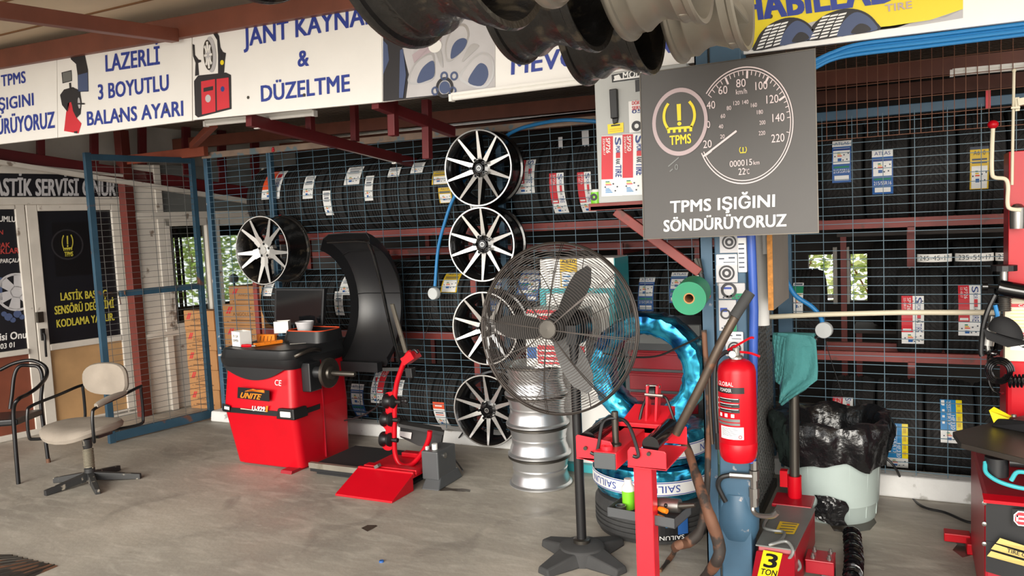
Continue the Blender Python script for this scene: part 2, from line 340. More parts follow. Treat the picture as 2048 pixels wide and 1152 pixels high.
# back and side walls of the store: dark sheet with two openings to the garden
m = MB(); Yb = 7.0
w1 = (-.735, -.545, .92, 1.235); w2 = (-.415, -.29, .88, 1.235)
for lo, hi in (((-6.3, 0), (w1[0], 2.6)), ((w2[1], 0), (3.4, 2.6)), ((-6.8, 0), (-6.25, 2.6)), ((w1[0], 0), (w2[1], .86)), ((w1[0], 1.24), (w2[1], 2.6)), ((w1[1], .86), (w2[0], 1.24))):
    m.bx((lo[0], Yb, lo[1]), (hi[0], Yb + .08, hi[1]))
struct(m.build('wall_back', 'dark_wall'))
m = MB(); m.bx((3.4, 3.5, 0), (3.5, 7.1, 2.6)); struct(m.build('wall_side', 'dark_wall'))
m = MB()
for a, b in ((w1[1] + .004, w1[1] + .035), (w2[0] - .04, w2[0] - .004)): m.bx((a, 6.96, .84), (b, 7.0, 1.3))
m.bx((w1[0], 6.96, .885), (w1[1], 7.0, .915)); struct(m.build('window_1', 'white_old'))

# ------------------------------------------------------------------ office front on the left
P0 = Vector((-6.74, 3.93, 0)); DW = Vector((.211, .977, 0)).normalized(); NW = Vector((DW.y, -DW.x, 0))
def W(u, z, d=0.0): return P0 + DW * u + NW * d + Z3 * z
def Wp(x, y, d=0.0): return PL(x, y, P0 + NW * d, NW)
def wb(mb, u0, u1, za, zb, d0, d1, m=0):
    mb.hexa([W(u0, za, d0), W(u1, za, d0), W(u1, za, d1), W(u0, za, d1), W(u0, zb, d0), W(u1, zb, d0), W(u1, zb, d1), W(u0, zb, d1)], m)
m = MB(); wb(m, -4, 1.2, 0, 2.6, -.16, -.06); struct(m.build('wall_left', 'white_old'))
m = MB(); wb(m, -4, 1.2, 1.955, 2.02, -.06, .03); wb(m, -4, 1.2, 2.215, 2.3, -.06, .03); wb(m, .27, .345, 0, 1.96, -.06, .015); wb(m, 1.14, 1.215, 0, 2.25, -.06, .03); wb(m, -4, .27, .70, .745, -.06, .03); wb(m, -4, .27, 1.92, 1.955, -.06, .02)
wb(m, -4, 1.2, 0, .05, -.06, .02)
struct(m.build('trim_5', 'white_old', bevel=.006))
m = MB(); wb(m, -4, .27, .05, .70, -.06, .0); struct(m.build('trim_6', 'panel_brown'))
# door with a dark poster, plywood below
dr = bpy.data.objects.new('door_1', None); COL.objects.link(dr); dr.location = W(.35, 0, 0); struct(dr)
m = MB()
for u0, u1, za, zb in ((.35, .44, .02, 1.955), (1.06, 1.14, .02, 1.955), (.44, 1.06, 1.9, 1.955), (.44, 1.06, .70, .755), (.44, 1.06, .02, .06)): wb(m, u0, u1, za, zb, -.05, .02)
m.build('door_frame', 'white_old', dr, bevel=.006)
m = MB(); wb(m, .44, 1.06, .06, .70, -.04, .0); m.build('plywood_panel', 'plywood', dr)
m = MB(); m.bar(W(.385, .90, .035), W(.385, .80, .035), .02, .03); m.tube(smoothpts([W(.385, .86, .03), W(.385, .85, .07), W(.38, .78, .08), W(.385, .66, .06)]), .01, 6); m.build('handle', 'black', dr)
m = MB(); m.box((0, 0, 0), (.03, .05, .09), 0, Matrix.Translation(W(.375, 1.0, .03))); m.build('lock_plate', 'steel_dark', dr)
def wtext(mb, s, bl, br, tl, d, m=0, bold=.03):
    o = Wp(*bl, d); mb.text(s, o, Wp(*br, d) - o, Wp(*tl, d) - o, m, bold)
def wpoly(mb, pts, d, m=0): mb.poly([Wp(x, y, d) for x, y in pts], m)
pst = thing('door_poster', 'black poster with yellow tyre-pressure symbol and yellow lettering covering the office door glass', 'poster', W(.45, .755, .0))
m = MB(); wb(m, .44, 1.06, .755, 1.90, -.03, -.005); m.build('sheet', 'poster', pst)
m = MB(); m.poly([W(.55, 1.33, -.003), W(1.03, 1.33, -.003), W(1.03, 1.80, -.003), W(.55, 1.80, -.003)], 0)
c = Wp(135, 489, -.001); m.disc(c, .135, NW, 32, 1, .12)
m.build('gauge_picture', ['poster_mid', 'print_dark'], pst)
def pressure(mb, o, ux, uy, m=0):
    """warning symbol in a unit box: horseshoe with a toothed foot and an exclamation mark"""
    def P(a, b): return o + ux * a + uy * b
    L = [(.16, .97), (.05, .80), (.0, .58), (.02, .36), (.12, .14)]
    def strip(pts, w_):
        q = smoothpts([Vector((a, b, 0)) for a, b in pts], 4)
        for i in range(len(q) - 1):
            t = (q[i + 1] - q[i]).normalized(); n = Vector((-t.y, t.x, 0)) * w_; mb.add([P(*(q[i] - n)[:2]), P(*(q[i + 1] - n)[:2]), P(*(q[i + 1] + n)[:2]), P(*(q[i] + n)[:2])], [(0, 1, 2, 3)], m)
    strip(L, .045); strip([(1 - a, b) for a, b in L], .045)
    mb.poly([P(.08, .1), P(.92, .1), P(.92, .18), P(.08, .18)], m)
    for i in range(5): a = .1 + i * .18; mb.poly([P(a, 0), P(a + .09, 0), P(a + .09, .1), P(a, .1)], m)
    mb.poly([P(.44, .38), P(.56, .38), P(.57, .92), P(.43, .92)], m)
    mb.add([P(.5 + .07 * math.cos(i * PI / 6), .28 + .065 * math.sin(i * PI / 6)) for i in range(12)], [tuple(range(12))], m)
m = MB(); o = Wp(125, 502, .001); pressure(m, o, Wp(146, 500, .001) - o, Wp(124, 470, .001) - o, 0)
wtext(m, 'TPMS', (129, 513), (146, 512), (129, 504), .001)
m.build('warning_symbol', 'poster_yellow', pst)
for s, bl, br, tl in (('LASTİK BASINÇ', (122, 601), (214, 594), (121, 586)), ('SENSÖRÜ DEĞİŞİMİ', (110, 629), (228, 615), (109, 613)), ('KODLAMA YAPILIR.', (114, 655), (229, 640), (113, 640))): m = MB(); wtext(m, s, bl, br, tl, .001); m.build('lettering', 'poster_yellow', pst)
# second dark poster, beside the door
ps2 = thing('window_poster', 'black poster with alloy wheel picture and white and red lettering beside the office door', 'poster', W(-.3, .745, 0))
m = MB(); wb(m, -3.8, .265, .745, 1.92, -.05, -.005); m.build('sheet', 'poster', ps2)
m = MB()
for s, bl, br, tl in (('UMLU', (-2, 443), (31, 444), (-2, 432)), ('PARÇALAR', (1, 526), (46, 524), (1, 518)), ('Lastik Servisi Onur', (-88, 690), (61, 675), (-88, 675)), ('03 01', (1, 698), (29, 694), (1, 688))): m = MB(); wtext(m, s, bl, br, tl, .0, 0); m.build('lettering', 'poster_text', ps2)
for s, bl, br, tl in (('ORJİN', (-30, 469), (6, 469), (-30, 460)), ('KAPAK', (-25, 496), (20, 495), (-25, 486)), ('YATAKLARI', (-40, 510), (40, 506), (-40, 499))): m = MB(); wtext(m, s, bl, br, tl, .0, 0); m.build('red_lettering', 'poster_red', ps2)
m = MB(); c = Wp(34, 584, .0); m.disc(c, .16, NW, 32, 0, .14); m.disc(c, .05, NW, 16, 0)
for k in range(6):
    a = k * PI / 3 + .3; u = DW * math.cos(a) + Z3 * math.sin(a); v = DW * -math.sin(a) + Z3 * math.cos(a)
    m.poly([c + u * .04 - v * .03, c + u * .145 - v * .045, c + u * .145 + v * .045, c + u * .04 + v * .03])
for k in range(5): q = Wp(8 + k * 9, 628 + (k % 3) * 6, .0); m.disc(q, .022 + .01 * (k % 2), NW, 10, 1)
m.poly([Wp(-2, 600, 0), Wp(5, 600, 0), Wp(4, 555, 0), Wp(-2, 555, 0)], 1)
m.build('wheel_picture', ['print_grey', 'print_blue'], ps2)
sg = thing('shop_sign', 'black shop sign with grey block capitals above the office door', 'sign', W(.3, 2.02, .03))
m = MB(); wb(m, -3.8, 1.14, 2.02, 2.215, -.05, .02); m.build('board', 'poster', sg)
m = MB(); wtext(m, 'LASTİK SERVİSİ ONUR', (-24, 391), (231, 391), (-24, 357), .022, 0, .035); m.build('lettering', 'print_grey', sg)

# wall with windows further back, under a sloping eave
D2 = .22
m = MB()
for u0, u1, za, zb, d0, d1 in ((1.14, 1.44, .72, 2.3, .14, .22), (1.14, 2.7, 0, .72, .14, .2), (1.14, 2.7, 1.80, 1.865, .14, .24), (1.14, 2.7, .70, .75, .14, .24), (1.375, 1.44, 0, 2.3, .14, .235), (1.90, 2.0, 0, 1.8, .14, .24), (1.44, 1.49, .75, 1.8, .16, .235), (1.86, 1.9, .75, 1.8, .16, .235), (1.44, 1.9, .75, .81, .16, .235), (1.44, 1.9, 1.73, 1.8, .16, .235), (2.55, 2.7, 0, 2.3, .14, .24), (2.0, 2.6, .75, .82, .16, .235), (2.0, 2.6, 1.72, 1.8, .16, .235)): wb(m, u0, u1, za, zb, d0, d1)
struct(m.build('wall_office', 'white_old', bevel=.005))
m = MB(); wb(m, 1.44, 2.7, 1.865, 2.3, .16, .2); struct(m.build('trim_7', 'panel_grey'))
for i, (a, b) in enumerate(((1.49, 1.86), (2.0, 2.55))):
    m = MB(); wb(m, a, b, .81, 1.73, .18, .186); struct(m.build('window_%d' % (i + 2), 'glass'))
cu = MB()
for k in range(9): a = 1.47 + k * .026; wb(cu, a, a + .015, .72, 1.78, .05 - .02 * (k % 2), .07 - .02 * (k % 2))
tag(centre(cu.build('curtain', 'curtain')), 'grey pleated curtain hanging inside the office window', 'curtain')
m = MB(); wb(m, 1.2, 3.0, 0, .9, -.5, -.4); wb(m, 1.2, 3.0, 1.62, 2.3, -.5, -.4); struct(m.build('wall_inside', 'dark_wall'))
# gable boards, red rails and the white eave above
m = MB(); wb(m, -4, 4.2, 2.2, 3.4, -.06, .0); struct(m.build('wall_gable', 'white_board'))
def wstrip(mb, x0, y0, x1, y1, t, d0, d1, m=0):
    A, B = Wp(x0, y0, d0), Wp(x1, y1, d0); C_, D_ = Wp(x1, y1 + t, d0), Wp(x0, y0 + t, d0); e = NW * (d1 - d0)
    mb.hexa([D_, C_, C_ + e, D_ + e, A, B, B + e, A + e], m)
m = MB(); wstrip(m, -200, 268, 525, 380, 24, .16, .22)
for x, ya, yb in ((80, 262, 318), (187, 245, 338), (283, 235, 350), (371, 232, 352), (442, 232, 368), (508, 232, 380)):
    m.hexa([Wp(x - 8, yb, .17), Wp(x + 7, yb, .17), Wp(x + 7, yb, .17) + NW * .04, Wp(x - 8, yb, .17) + NW * .04, Wp(x - 9, ya, .17), Wp(x + 6, ya, .17), Wp(x + 6, ya, .17) + NW * .04, Wp(x - 9, ya, .17) + NW * .04])
struct(m.build('trim_8', 'red_truss', bevel=.003))
m = MB(); wstrip(m, -200, 290, 525, 404, 9, .24, .30); wstrip(m, -200, 303, 240, 350, 5, .2, .26); struct(m.build('trim_9', 'white_old'))
# red post and its brackets by the gate
m = MB(); a = Gp(290, 832); m.bx((a.x - .045, a.y - .045, 0), (a.x + .045, a.y + .045, 2.6)); struct(m.build('trim_10', 'red_post', bevel=.004))
m = MB(); m.bar(Yp(240, 322, 5.0), Yp(412, 302, 5.0), .05, .08); m.bar(Yp(385, 292, 5.0), Yp(428, 248, 4.2), .05, .05); struct(m.build('trim_11', 'orange_beam', bevel=.003))
# roof trusses seen under the sign
m = MB(); XA = Yp(500, 237, 3.55).x
m.bar(Xp(497, 240, XA), Xp(830, 326, XA), .045, .07)
for x, ya, yb in ((621, 205, 262), (710, 200, 283)): m.bar(Xp(x, yb, XA), Xp(x - 2, ya, XA), .045, .045)
XB = Yp(755, 205, 3.5).x; m.bar(Xp(750, 206, XB), Xp(905, 264, XB), .045, .06)
for x, ya, yb in ((787, 200, 272), (855, 200, 318)): m.bar(Xp(x, yb, XB), Xp(x - 2, ya, XB), .045, .045)
struct(m.build('trim_12', 'red_truss', bevel=.003))
# white kerbs under the fences
m = MB(); m.hexa([(-5.5, 5.0, 0), (-.62, 5.0, 0), (-.62, 5.16, 0), (-5.5, 5.16, 0), (-5.5, 5.015, .09), (-.62, 5.015, .1), (-.62, 5.16, .1), (-5.5, 5.16, .09)]); struct(m.build('baseboard_back', 'kerb', bevel=.012))
m = MB(); m.hexa([(-.66, 4.80, 0), (2.6, 4.80, 0), (2.6, 4.95, 0), (-.66, 4.95, 0), (-.66, 4.815, .12), (2.6, 4.815, .12), (2.6, 4.95, .12), (-.66, 4.95, .12)]); struct(m.build('baseboard_side', 'kerb', bevel=.012))

# ================================================================== the long sign over the shop, panel by panel
YS = 3.45
def S(x, y, e=0.0): return Yp(x, y, YS - .012 - e)
def stext(mb, s, bl, br, tl, m=0, bold=.036, e=.002):
    o = S(*bl, e); mb.text(s, o, S(*br, e) - o, S(*tl, e) - o, m, bold)
def spoly(mb, pts, m=0, e=.002): mb.poly([S(x, y, e) for x, y in reversed(pts)], m)
def panel(name, label, px, mats='white_gloss'):
    r = thing(name, label, 'sign', Yp(*px[0], YS))
    m = MB(); m.prism([Yp(x, y, YS - .012) for x, y in px], (0, .02, 0)); m.build('panel', mats, r); return r
def screws(r, pts):
    m = MB()
    for x, y in pts: m.disc(S(x, y, .004), .009, (0, -1, 0), 10)
    m.build('screw_heads', 'steel_dark', r)
s1 = panel('sign_panel', 'white sign panel reading TPMS ışığını söndürüyoruz in blue', [(-330, 326), (115, 275), (113, 95), (-330, 180)])
for s, bl, br, tl in (('TPMS', (3, 173), (51, 165), (2, 151)), ('IŞIGINI', (-8, 222), (67, 210), (-9, 199)), ('SÖNDÜRÜYORUZ', (-62, 276), (109, 255), (-63, 247))): m = MB(); stext(m, s, bl, br, tl); m.build('lettering', 'sign_blue', s1)
s2 = panel('sign_panel', 'white sign panel reading lazerli 3 boyutlu balans ayarı with a wheel balancer picture', [(116, 275), (384, 241), (383, 53), (114, 95)])
for s, bl, br, tl in (('LAZERLİ', (212, 143), (319, 128), (211, 111)), ('3 BOYUTLU', (197, 199), (337, 180), (196, 170)), ('BALANS AYARI', (175, 251), (366, 231), (174, 224))): m = MB(); stext(m, s, bl, br, tl); m.build('lettering', 'sign_blue', s2)
m = MB()
spoly(m, [(140, 112), (168, 103), (176, 140), (177, 183), (156, 184), (155, 150), (152, 128), (142, 119)], 0)
spoly(m, [(156, 150), (175, 145), (176, 182), (156, 183)], 3, .003)
spoly(m, [(123, 145), (143, 140), (144, 162), (125, 167)], 0, .002); spoly(m, [(125, 146), (142, 142), (143, 161), (126, 165)], 4, .003)
spoly(m, [(138, 166), (142, 165), (143, 178), (139, 178)], 0)
spoly(m, [(120, 190), (128, 179), (146, 174), (152, 178), (151, 200), (142, 212), (135, 224), (124, 210)], 0)
spoly(m, [(136, 206), (142, 204), (148, 225), (155, 238), (163, 247), (157, 267), (128, 262), (132, 226)], 1)
spoly(m, [(144, 182), (152, 177), (160, 182), (163, 205), (161, 228), (153, 236), (146, 222), (142, 200)], 0, .003)
c = S(158, 206, .004); m.disc(c, .035, (0, -1, 0), 20, 2, 0, .35); spoly(m, [(152, 206), (169, 206), (169, 209), (152, 209)], 0, .005)
spoly(m, [(148, 263), (155, 262), (154, 267), (148, 266)], 0, .004)
m.build('balancer_picture', ['print_dark', 'label_red', 'print_grey', 'print_blue', 'panel_grey'], s2); screws(s2, [(235, 96), (333, 220), (239, 232)])
s3 = panel('sign_panel', 'white sign panel reading jant kaynak ve düzeltme with a rim welding machine picture', [(386, 240), (764, 204), (763, -14), (385, 53)])
for s, bl, br, tl in (('JANT KAYNAK', (488, 93), (757, 44), (487, 58)), ('&', (596, 133), (617, 131), (596, 102)), ('DÜZELTME', (523, 203), (699, 182), (522, 172))): m = MB(); stext(m, s, bl, br, tl, 0, .036); m.build('lettering', 'sign_blue', s3)
m = MB()
spoly(m, [(388, 162), (396, 151), (452, 145), (462, 150), (463, 218), (396, 235), (390, 230)], 0)
spoly(m, [(402, 163), (430, 158), (431, 223), (404, 229)], 1, .003); spoly(m, [(433, 158), (457, 155), (459, 215), (434, 221)], 1, .003)
spoly(m, [(407, 176), (426, 172), (426, 180), (407, 184)], 0, .004); m.disc(S(416, 197, .004), .022, (0, -1, 0), 18, 2); m.disc(S(445, 178, .004), .015, (0, -1, 0), 14, 4)
spoly(m, [(414, 59), (430, 58), (438, 72), (441, 95), (446, 104), (452, 106), (450, 120), (448, 147), (436, 148), (436, 110), (434, 80), (426, 67), (414, 65)], 0)
spoly(m, [(385, 88), (389, 90), (390, 110), (397, 119), (402, 120), (402, 124), (396, 126), (398, 150), (390, 152), (391, 126), (386, 112)], 0)
m.disc(S(421, 109, .003), .10, (0, -1, 0), 26, 2, 0, .42); m.disc(S(416, 110, .004), .085, (0, -1, 0), 26, 5, .06, .42)
for k in range(8):
    a = k * PI / 4; q = S(416, 110, .005); ex, ez = math.cos(a) * .42, math.sin(a); m.poly([q + Vector((ex * .02 - ez * .006, 0, ez * .02 + ex * .012)), q + Vector((ex * .075 - ez * .008, 0, ez * .075 + ex * .016)), q + Vector((ex * .075 + ez * .008, 0, ez * .075 - ex * .016)), q + Vector((ex * .02 + ez * .006, 0, ez * .02 - ex * .012))], 3)
m.disc(S(444, 125, .003), .014, (0, -1, 0), 12, 6)
m.build('welder_picture', ['print_dark', 'label_red', 'print_grey', 'white', 'label_navy', 'steel_dark', 'yellow'], s3); screws(s3, [(566, 35), (496, 195), (608, 190), (640, 4)])
s4 = panel('sign_panel', 'white sign panel with a big alloy wheel photograph and MEV lettering behind the hanging rims', [(765, 204), (1431, 120), (1431, -60), (764, -14)])
m = MB(); spoly(m, [(766, 203), (990, 180), (990, -20), (766, -10)], 0, .002)
spoly(m, [(766, 80), (775, 90), (778, 120), (770, 140), (766, 150)], 4, .003)
spoly(m, [(805, 96), (845, 90), (880, 50), (990, -10), (990, 178), (812, 196), (818, 150)], 1, .003)
spoly(m, [(818, 150), (845, 95), (890, 45), (880, 90), (830, 130)], 3, .004)
def rnd_(pts, k=4):
    P_ = [Vector((x, y, 0)) for x, y in pts]; n = len(P_); out = []
    for i in range(n):
        a, b, c, d = P_[i - 1], P_[i], P_[(i + 1) % n], P_[(i + 2) % n]
        for j in range(k): t = j / k; q = .5 * ((2 * b) + (c - a) * t + (2 * a - 5 * b + 4 * c - d) * t * t + (3 * b - a - 3 * c + d) * t ** 3); out.append((q.x, q.y))
    return out
for pts, q in (([(816, 166), (826, 132), (846, 112), (866, 106), (870, 130), (868, 156), (850, 166)], 5), ([(893, 122), (890, 92), (900, 64), (920, 48), (934, 52), (938, 72), (928, 96), (908, 118)], 5), ([(918, 156), (934, 128), (958, 106), (978, 108), (988, 126), (986, 156), (968, 176), (940, 172)], 5)):
    spoly(m, rnd_(pts), q, .005); cx = sum(p[0] for p in pts) / len(pts); cy = sum(p[1] for p in pts) / len(pts); spoly(m, rnd_([(cx + (x - cx) * .86, cy + (y - cy) * .86) for x, y in pts]), 1, .0055)
for pts in ([(834, 165), (842, 140), (858, 124), (868, 124), (868, 152), (852, 162)], [(903, 118), (903, 98), (912, 82), (926, 76), (934, 82), (926, 100)], [(936, 164), (950, 136), (962, 126), (974, 134), (976, 154), (962, 172)]): spoly(m, rnd_(pts), 2, .006)
spoly(m, [(824, 110), (848, 92), (856, 96), (828, 126)], 3, .006); spoly(m, rnd_([(876, 88), (884, 110), (886, 134), (880, 128), (872, 104)]), 5, .0055); spoly(m, rnd_([(940, 90), (958, 92), (940, 110), (924, 124)]), 5, .0055)
spoly(m, [(800, 100), (806, 98), (812, 150), (806, 196), (798, 196)], 2, .0055)
for x, y in ((888, 152), (908, 152), (870, 182), (905, 182)): m.disc(S(x, y, .006), .022, (0, -1, 0), 14, 2, .012)
m.disc(S(889, 175, .006), .05, (0, -1, 0), 24, 0, .035); m.disc(S(889, 175, .006), .03, (0, -1, 0), 20, 2)
m.disc(S(870, 92, .006), .032, (0, -1, 0), 16, 6, 0, 1.2)
m.build('wheel_photograph', ['print_dark', 'print_grey', 'print_blue', 'print_rose', 'print_blue', 'silver', 'white'], s4)
m = MB(); stext(m, 'MEVCUTTUR', (1023, 149), (1345, 104), (1024, 113), 0, .036); m.build('lettering', 'sign_blue', s4)
s5 = panel('sign_panel', 'yellow and white tyre shop sign with two tyres, above the store cage', [(1457, 112), (2300, 10), (2300, -260), (1457, -120)])
m = MB(); spoly(m, [(1516, 92), (1560, 60), (1640, 40), (1700, 60), (1780, 52), (1860, 40), (1926, 18), (1926, -80), (1500, -40), (1500, 96)], 0)
spoly(m, [(1500, 100), (1560, 62), (1620, 38), (1720, 62), (1755, 60), (1830, 52), (1926, 36), (1926, 18), (1880, 40), (1790, 56)], 2, .0015)
m.build('yellow_field', ['yellow', 'white', 'print_grey'], s5)
m = MB(); stext(m, 'HABILEAD', (1490, 42), (1790, 2), (1484, -8), 0, .06, .005); m.build('lettering', 'sign_blue', s5); m = MB(); stext(m, 'TIRE', (1771, 24), (1824, 16), (1770, 10), 0, .03, .005); m.build('small_lettering', 'sign_ring', s5)
for (x0, x1, yb0, yb1, yt) in ((1508, 1632, 102, 76, 40), (1614, 1758, 82, 60, 20)):
    w_ = x1 - x0; sl = (yb1 - yb0) / w_
    def Q(u, v): return (x0 + w_ * u, yb0 + (yb1 - yb0) * u - (yb0 - yt - 10) * v)
    m = MB(); spoly(m, rnd_([Q(0, 0), Q(.03, .35), (Q(.12, .68)), Q(.28, .92), Q(.5, 1.02), Q(.7, .92), Q(.86, .66), Q(.97, .3), Q(1, 0), Q(.5, -.02)], 3), 0, .006)
    spoly(m, rnd_([Q(.42, 0), Q(.47, .4), Q(.58, .72), Q(.7, .82), Q(.84, .6), Q(.94, .28), Q(.97, .02), Q(.7, .0)], 3), 1, .007); spoly(m, rnd_([Q(.62, .02), Q(.66, .25), Q(.74, .36), Q(.84, .25), Q(.88, .02)], 3), 0, .0075)
    for i in range(3):
        for k in range(7):
            v = .03 + k * .125; u0 = .03 + i * .135 + .17 * v * (1 - .15 * i) + .06 * v * v; 
            if v < .86: spoly(m, [Q(u0, v), Q(u0 + .11, v - .01 + .03), Q(u0 + .125, v + .09), Q(u0 + .02, v + .075)], 2, .008)
    m.build('tyre_picture', ['print_dark', 'print_blue', 'label_white'], s5)
screws(s5, [(1541, 33)])
# white tube lamps
def tube_light(label, a, b, r=.014):
    t = thing('tube_light', label, 'lamp', a, 0); m = MB(); m.bar(Vector(a) + Z3 * .016, Vector(b) + Z3 * .016, .03, .012); m.build('housing', 'white', t); m = MB(); m.tube([a, b], r, 10); m.build('diffuser', 'led', t)
    m = MB(); d = (Vector(b) - Vector(a)).normalized(); m.bar(Vector(a) - d * .012, Vector(a) + d * .004, .034); m.build('end_cap', 'white', t); m = MB(); m.bar(Vector(b) - d * .004, Vector(b) + d * .012, .034); m.build('end_cap', 'white', t)
tube_light('white tube lamp under the rim welding sign panel', Yp(413, 248, 3.7), Yp(628, 227, 3.7))
tube_light('white tube lamp along the lower edge of the wheel photograph sign', Yp(905, 196, 3.42), Yp(1196, 160, 3.42))
tube_light('white tube lamp inside the store cage, above the rusty wire panel', Yp(1905, 147, 4.72), Yp(2120, 128, 4.72))
tube_light('thin white tube lamp fixed along the underside of the red roof truss', Xp(515, 252, XA), Xp(788, 323, XA), .010)
# ================================================================== wire fences
def wires(mb, p, ux, L, z0, z1, du, dz, t, m=0, u0=0.0, zo=0.0):
    """welded mesh: uprights every du, level wires every dz, on the line p + ux*u"""
    p, ux = Vector(p), Vector(ux); n = Vector((-ux.y, ux.x, 0)) * (t * .9)
    u = u0
    while u < L: mb.tube([p + ux * u + Z3 * z0, p + ux * u + Z3 * z1], t, 4, m, caps=False); u += du
    z = z0 + zo
    while z < z1: mb.tube([p + n + Z3 * z, p + n + ux * L + Z3 * z], t, 4, m, caps=False); z += dz
YF = 5.06
fn = thing('mesh_fence', 'long blue wire mesh fence along the tyre racks with alloy rims hung on it', 'fence', (-3.1, YF, .1))
m = MB(); m.hexa([(-5.42, YF - .006, 2.285), (-.74, YF - .006, 2.235), (-.74, YF + .03, 2.235), (-5.42, YF + .03, 2.285), (-5.42, YF - .006, 2.335), (-.74, YF - .006, 2.285), (-.74, YF + .03, 2.285), (-5.42, YF + .03, 2.335)]); m.build('top_rail', 'blue_rust', fn, bevel=.003)
for X in (-5.40, -4.69, -2.575, -.76): m = MB(); m.bx((X - .022, YF + .008, .09), (X + .022, YF + .05, 2.29)); m.build('post', 'blue_steel', fn, bevel=.003)
m = MB(); wires(m, (-5.38, YF, 0), X3, 4.66, .10, 2.29, .1575, .0495, .0026, 0, .06, .03); m.build('wire_mesh', 'wire_blue', fn)
for i, (x, y) in enumerate(((548, 298), (561, 436), (565, 547), (977, 416))):
    q = Yp(x, y, YF - .006); m = MB()
    for k in range(4): m.sphere(q + Vector((random.uniform(-.015, .015), random.uniform(-.005, .005), random.uniform(-.015, .015))), .012, 0, 8)
    m.build('red_wire_tie', 'label_red', fn)
YR = 4.875
fr = thing('mesh_fence', 'blue wire mesh fence behind the white bin, in front of the big tyres', 'fence', (.8, YR, .12))
m = MB(); m.bx((-.62, YR - .02, 2.105), (2.6, YR + .02, 2.155)); m.build('top_rail', 'blue_clean', fr, bevel=.003)
for X in (-.64, 1.9): m = MB(); m.bx((X - .04, YR - .02, .1), (X + .04, YR + .03, 2.15)); m.build('post', 'blue_clean', fr, bevel=.003)
m = MB(); wires(m, (-.60, YR - .024, 0), X3, 3.2, .12, 2.12, .1545, .0495, .0026, 0, .02, .02); m.build('wire_mesh', 'wire_blue', fr)
m = MB(); q = Yp(1976, 197, YR - .03); m.bx(q - Vector((.011, .01, .05)), q + Vector((.011, .01, .04))); m.build('red_clip', 'label_red', fr)
ru = thing('rusty_wire_panel', 'rusty wire mesh panel hanging above the fence beside the red machine column', 'fence', (.8, 4.70, 1.98))
m = MB(); wires(m, (-.62, 4.70, 0), X3, 3.2, 1.985, 2.6, .0505, .092, .0024, 0, .03, .0); m.build('wire_mesh', 'wire_rust', ru)
# return panel of expanded metal between the front post and the fence
XPn = -.715
ex = thing('expanded_metal_panel', 'diamond mesh panel standing between the blue pillar and the back fence', 'fence', (XPn, 4.2, 0))
m = MB(); m.bx((XPn - .02, 3.52, 0), (XPn + .02, 4.79, .05)); m.build('bottom_rail', 'steel_dark', ex, bevel=.003); m = MB(); m.bx((XPn - .02, 3.52, 2.20), (XPn + .02, 4.84, 2.24)); m.build('top_rail', 'steel_dark', ex, bevel=.003)
m = MB(); s_ = .055
def clip(a, b):
    y0, z0, y1, z1 = *a, *b
    t0, t1 = 0.0, 1.0
    for p_, q_ in ((-(y1 - y0), y0 - 3.52), (y1 - y0, 4.84 - y0), (-(z1 - z0), z0 - .05), (z1 - z0, 2.2 - z0)):
        if abs(p_) < 1e-9:
            if q_ < 0: return None
            continue
        r = q_ / p_
        if p_ < 0: t0 = max(t0, r)
        else: t1 = min(t1, r)
    if t0 >= t1: return None
    return (y0 + (y1 - y0) * t0, z0 + (z1 - z0) * t0), (y0 + (y1 - y0) * t1, z0 + (z1 - z0) * t1)
for k in range(-42, 66):
    for sgn in (1, -1):
        c = clip((3.52 + k * s_, .05 if sgn > 0 else 2.2), (3.52 + k * s_ + 2.15, 2.2 if sgn > 0 else .05))
        if c: m.tube([(XPn, *c[0]), (XPn, *c[1])], .0028, 4, caps=False)
m.build('diamond_mesh', 'wire_grey', ex)
# open gate
GA = math.atan2(4.224 - 5.123, -5.755 + 5.573); GL = .93
ga = thing('mesh_gate', 'open blue framed wire mesh gate swung out beside the office front', 'gate', (-5.565, 5.10, 0), GA)
def L(mb, lo, hi, m=0): return mb.bx(lo, hi, m)
gp = [((0, -.02, .02), (.045, .02, 2.30)), ((GL - .05, -.02, .0), (GL, .02, 2.315)), ((.045, -.02, 2.255), (GL - .05, .02, 2.305)), ((.045, -.02, .01), (GL - .05, .02, .085)), ((.045, -.018, 1.165), (GL - .19, .018, 1.215))]
for nm, (lo, hi) in zip(('hinge_stile', 'free_stile', 'top_rail', 'bottom_rail', 'middle_rail'), gp): m = MB(); m.bx(lo, hi); m.build(nm, 'blue_gate', ga, bevel=.003, world=False)
m = MB(); wires(m, (.045, 0.022, 0), X3, GL - .09, .085, 2.26, .145, .05, .0024, 0, .08, .02); m.build('wire_mesh', 'wire_grey', ga, world=False)
m = MB()
for k in range(5): m.tube([(GL - .0, -.03, 1.17 + k * .007), (GL - .2, -.026, 1.18 + k * .008), (GL - .22, .03, 1.185 + k * .006)], .003, 5)
m.tube([(GL - .2, -.04, 1.2), (GL - .21, -.04, 1.1)], .004, 5); m.build('lashing_wire', 'rust_iron', ga, world=False)

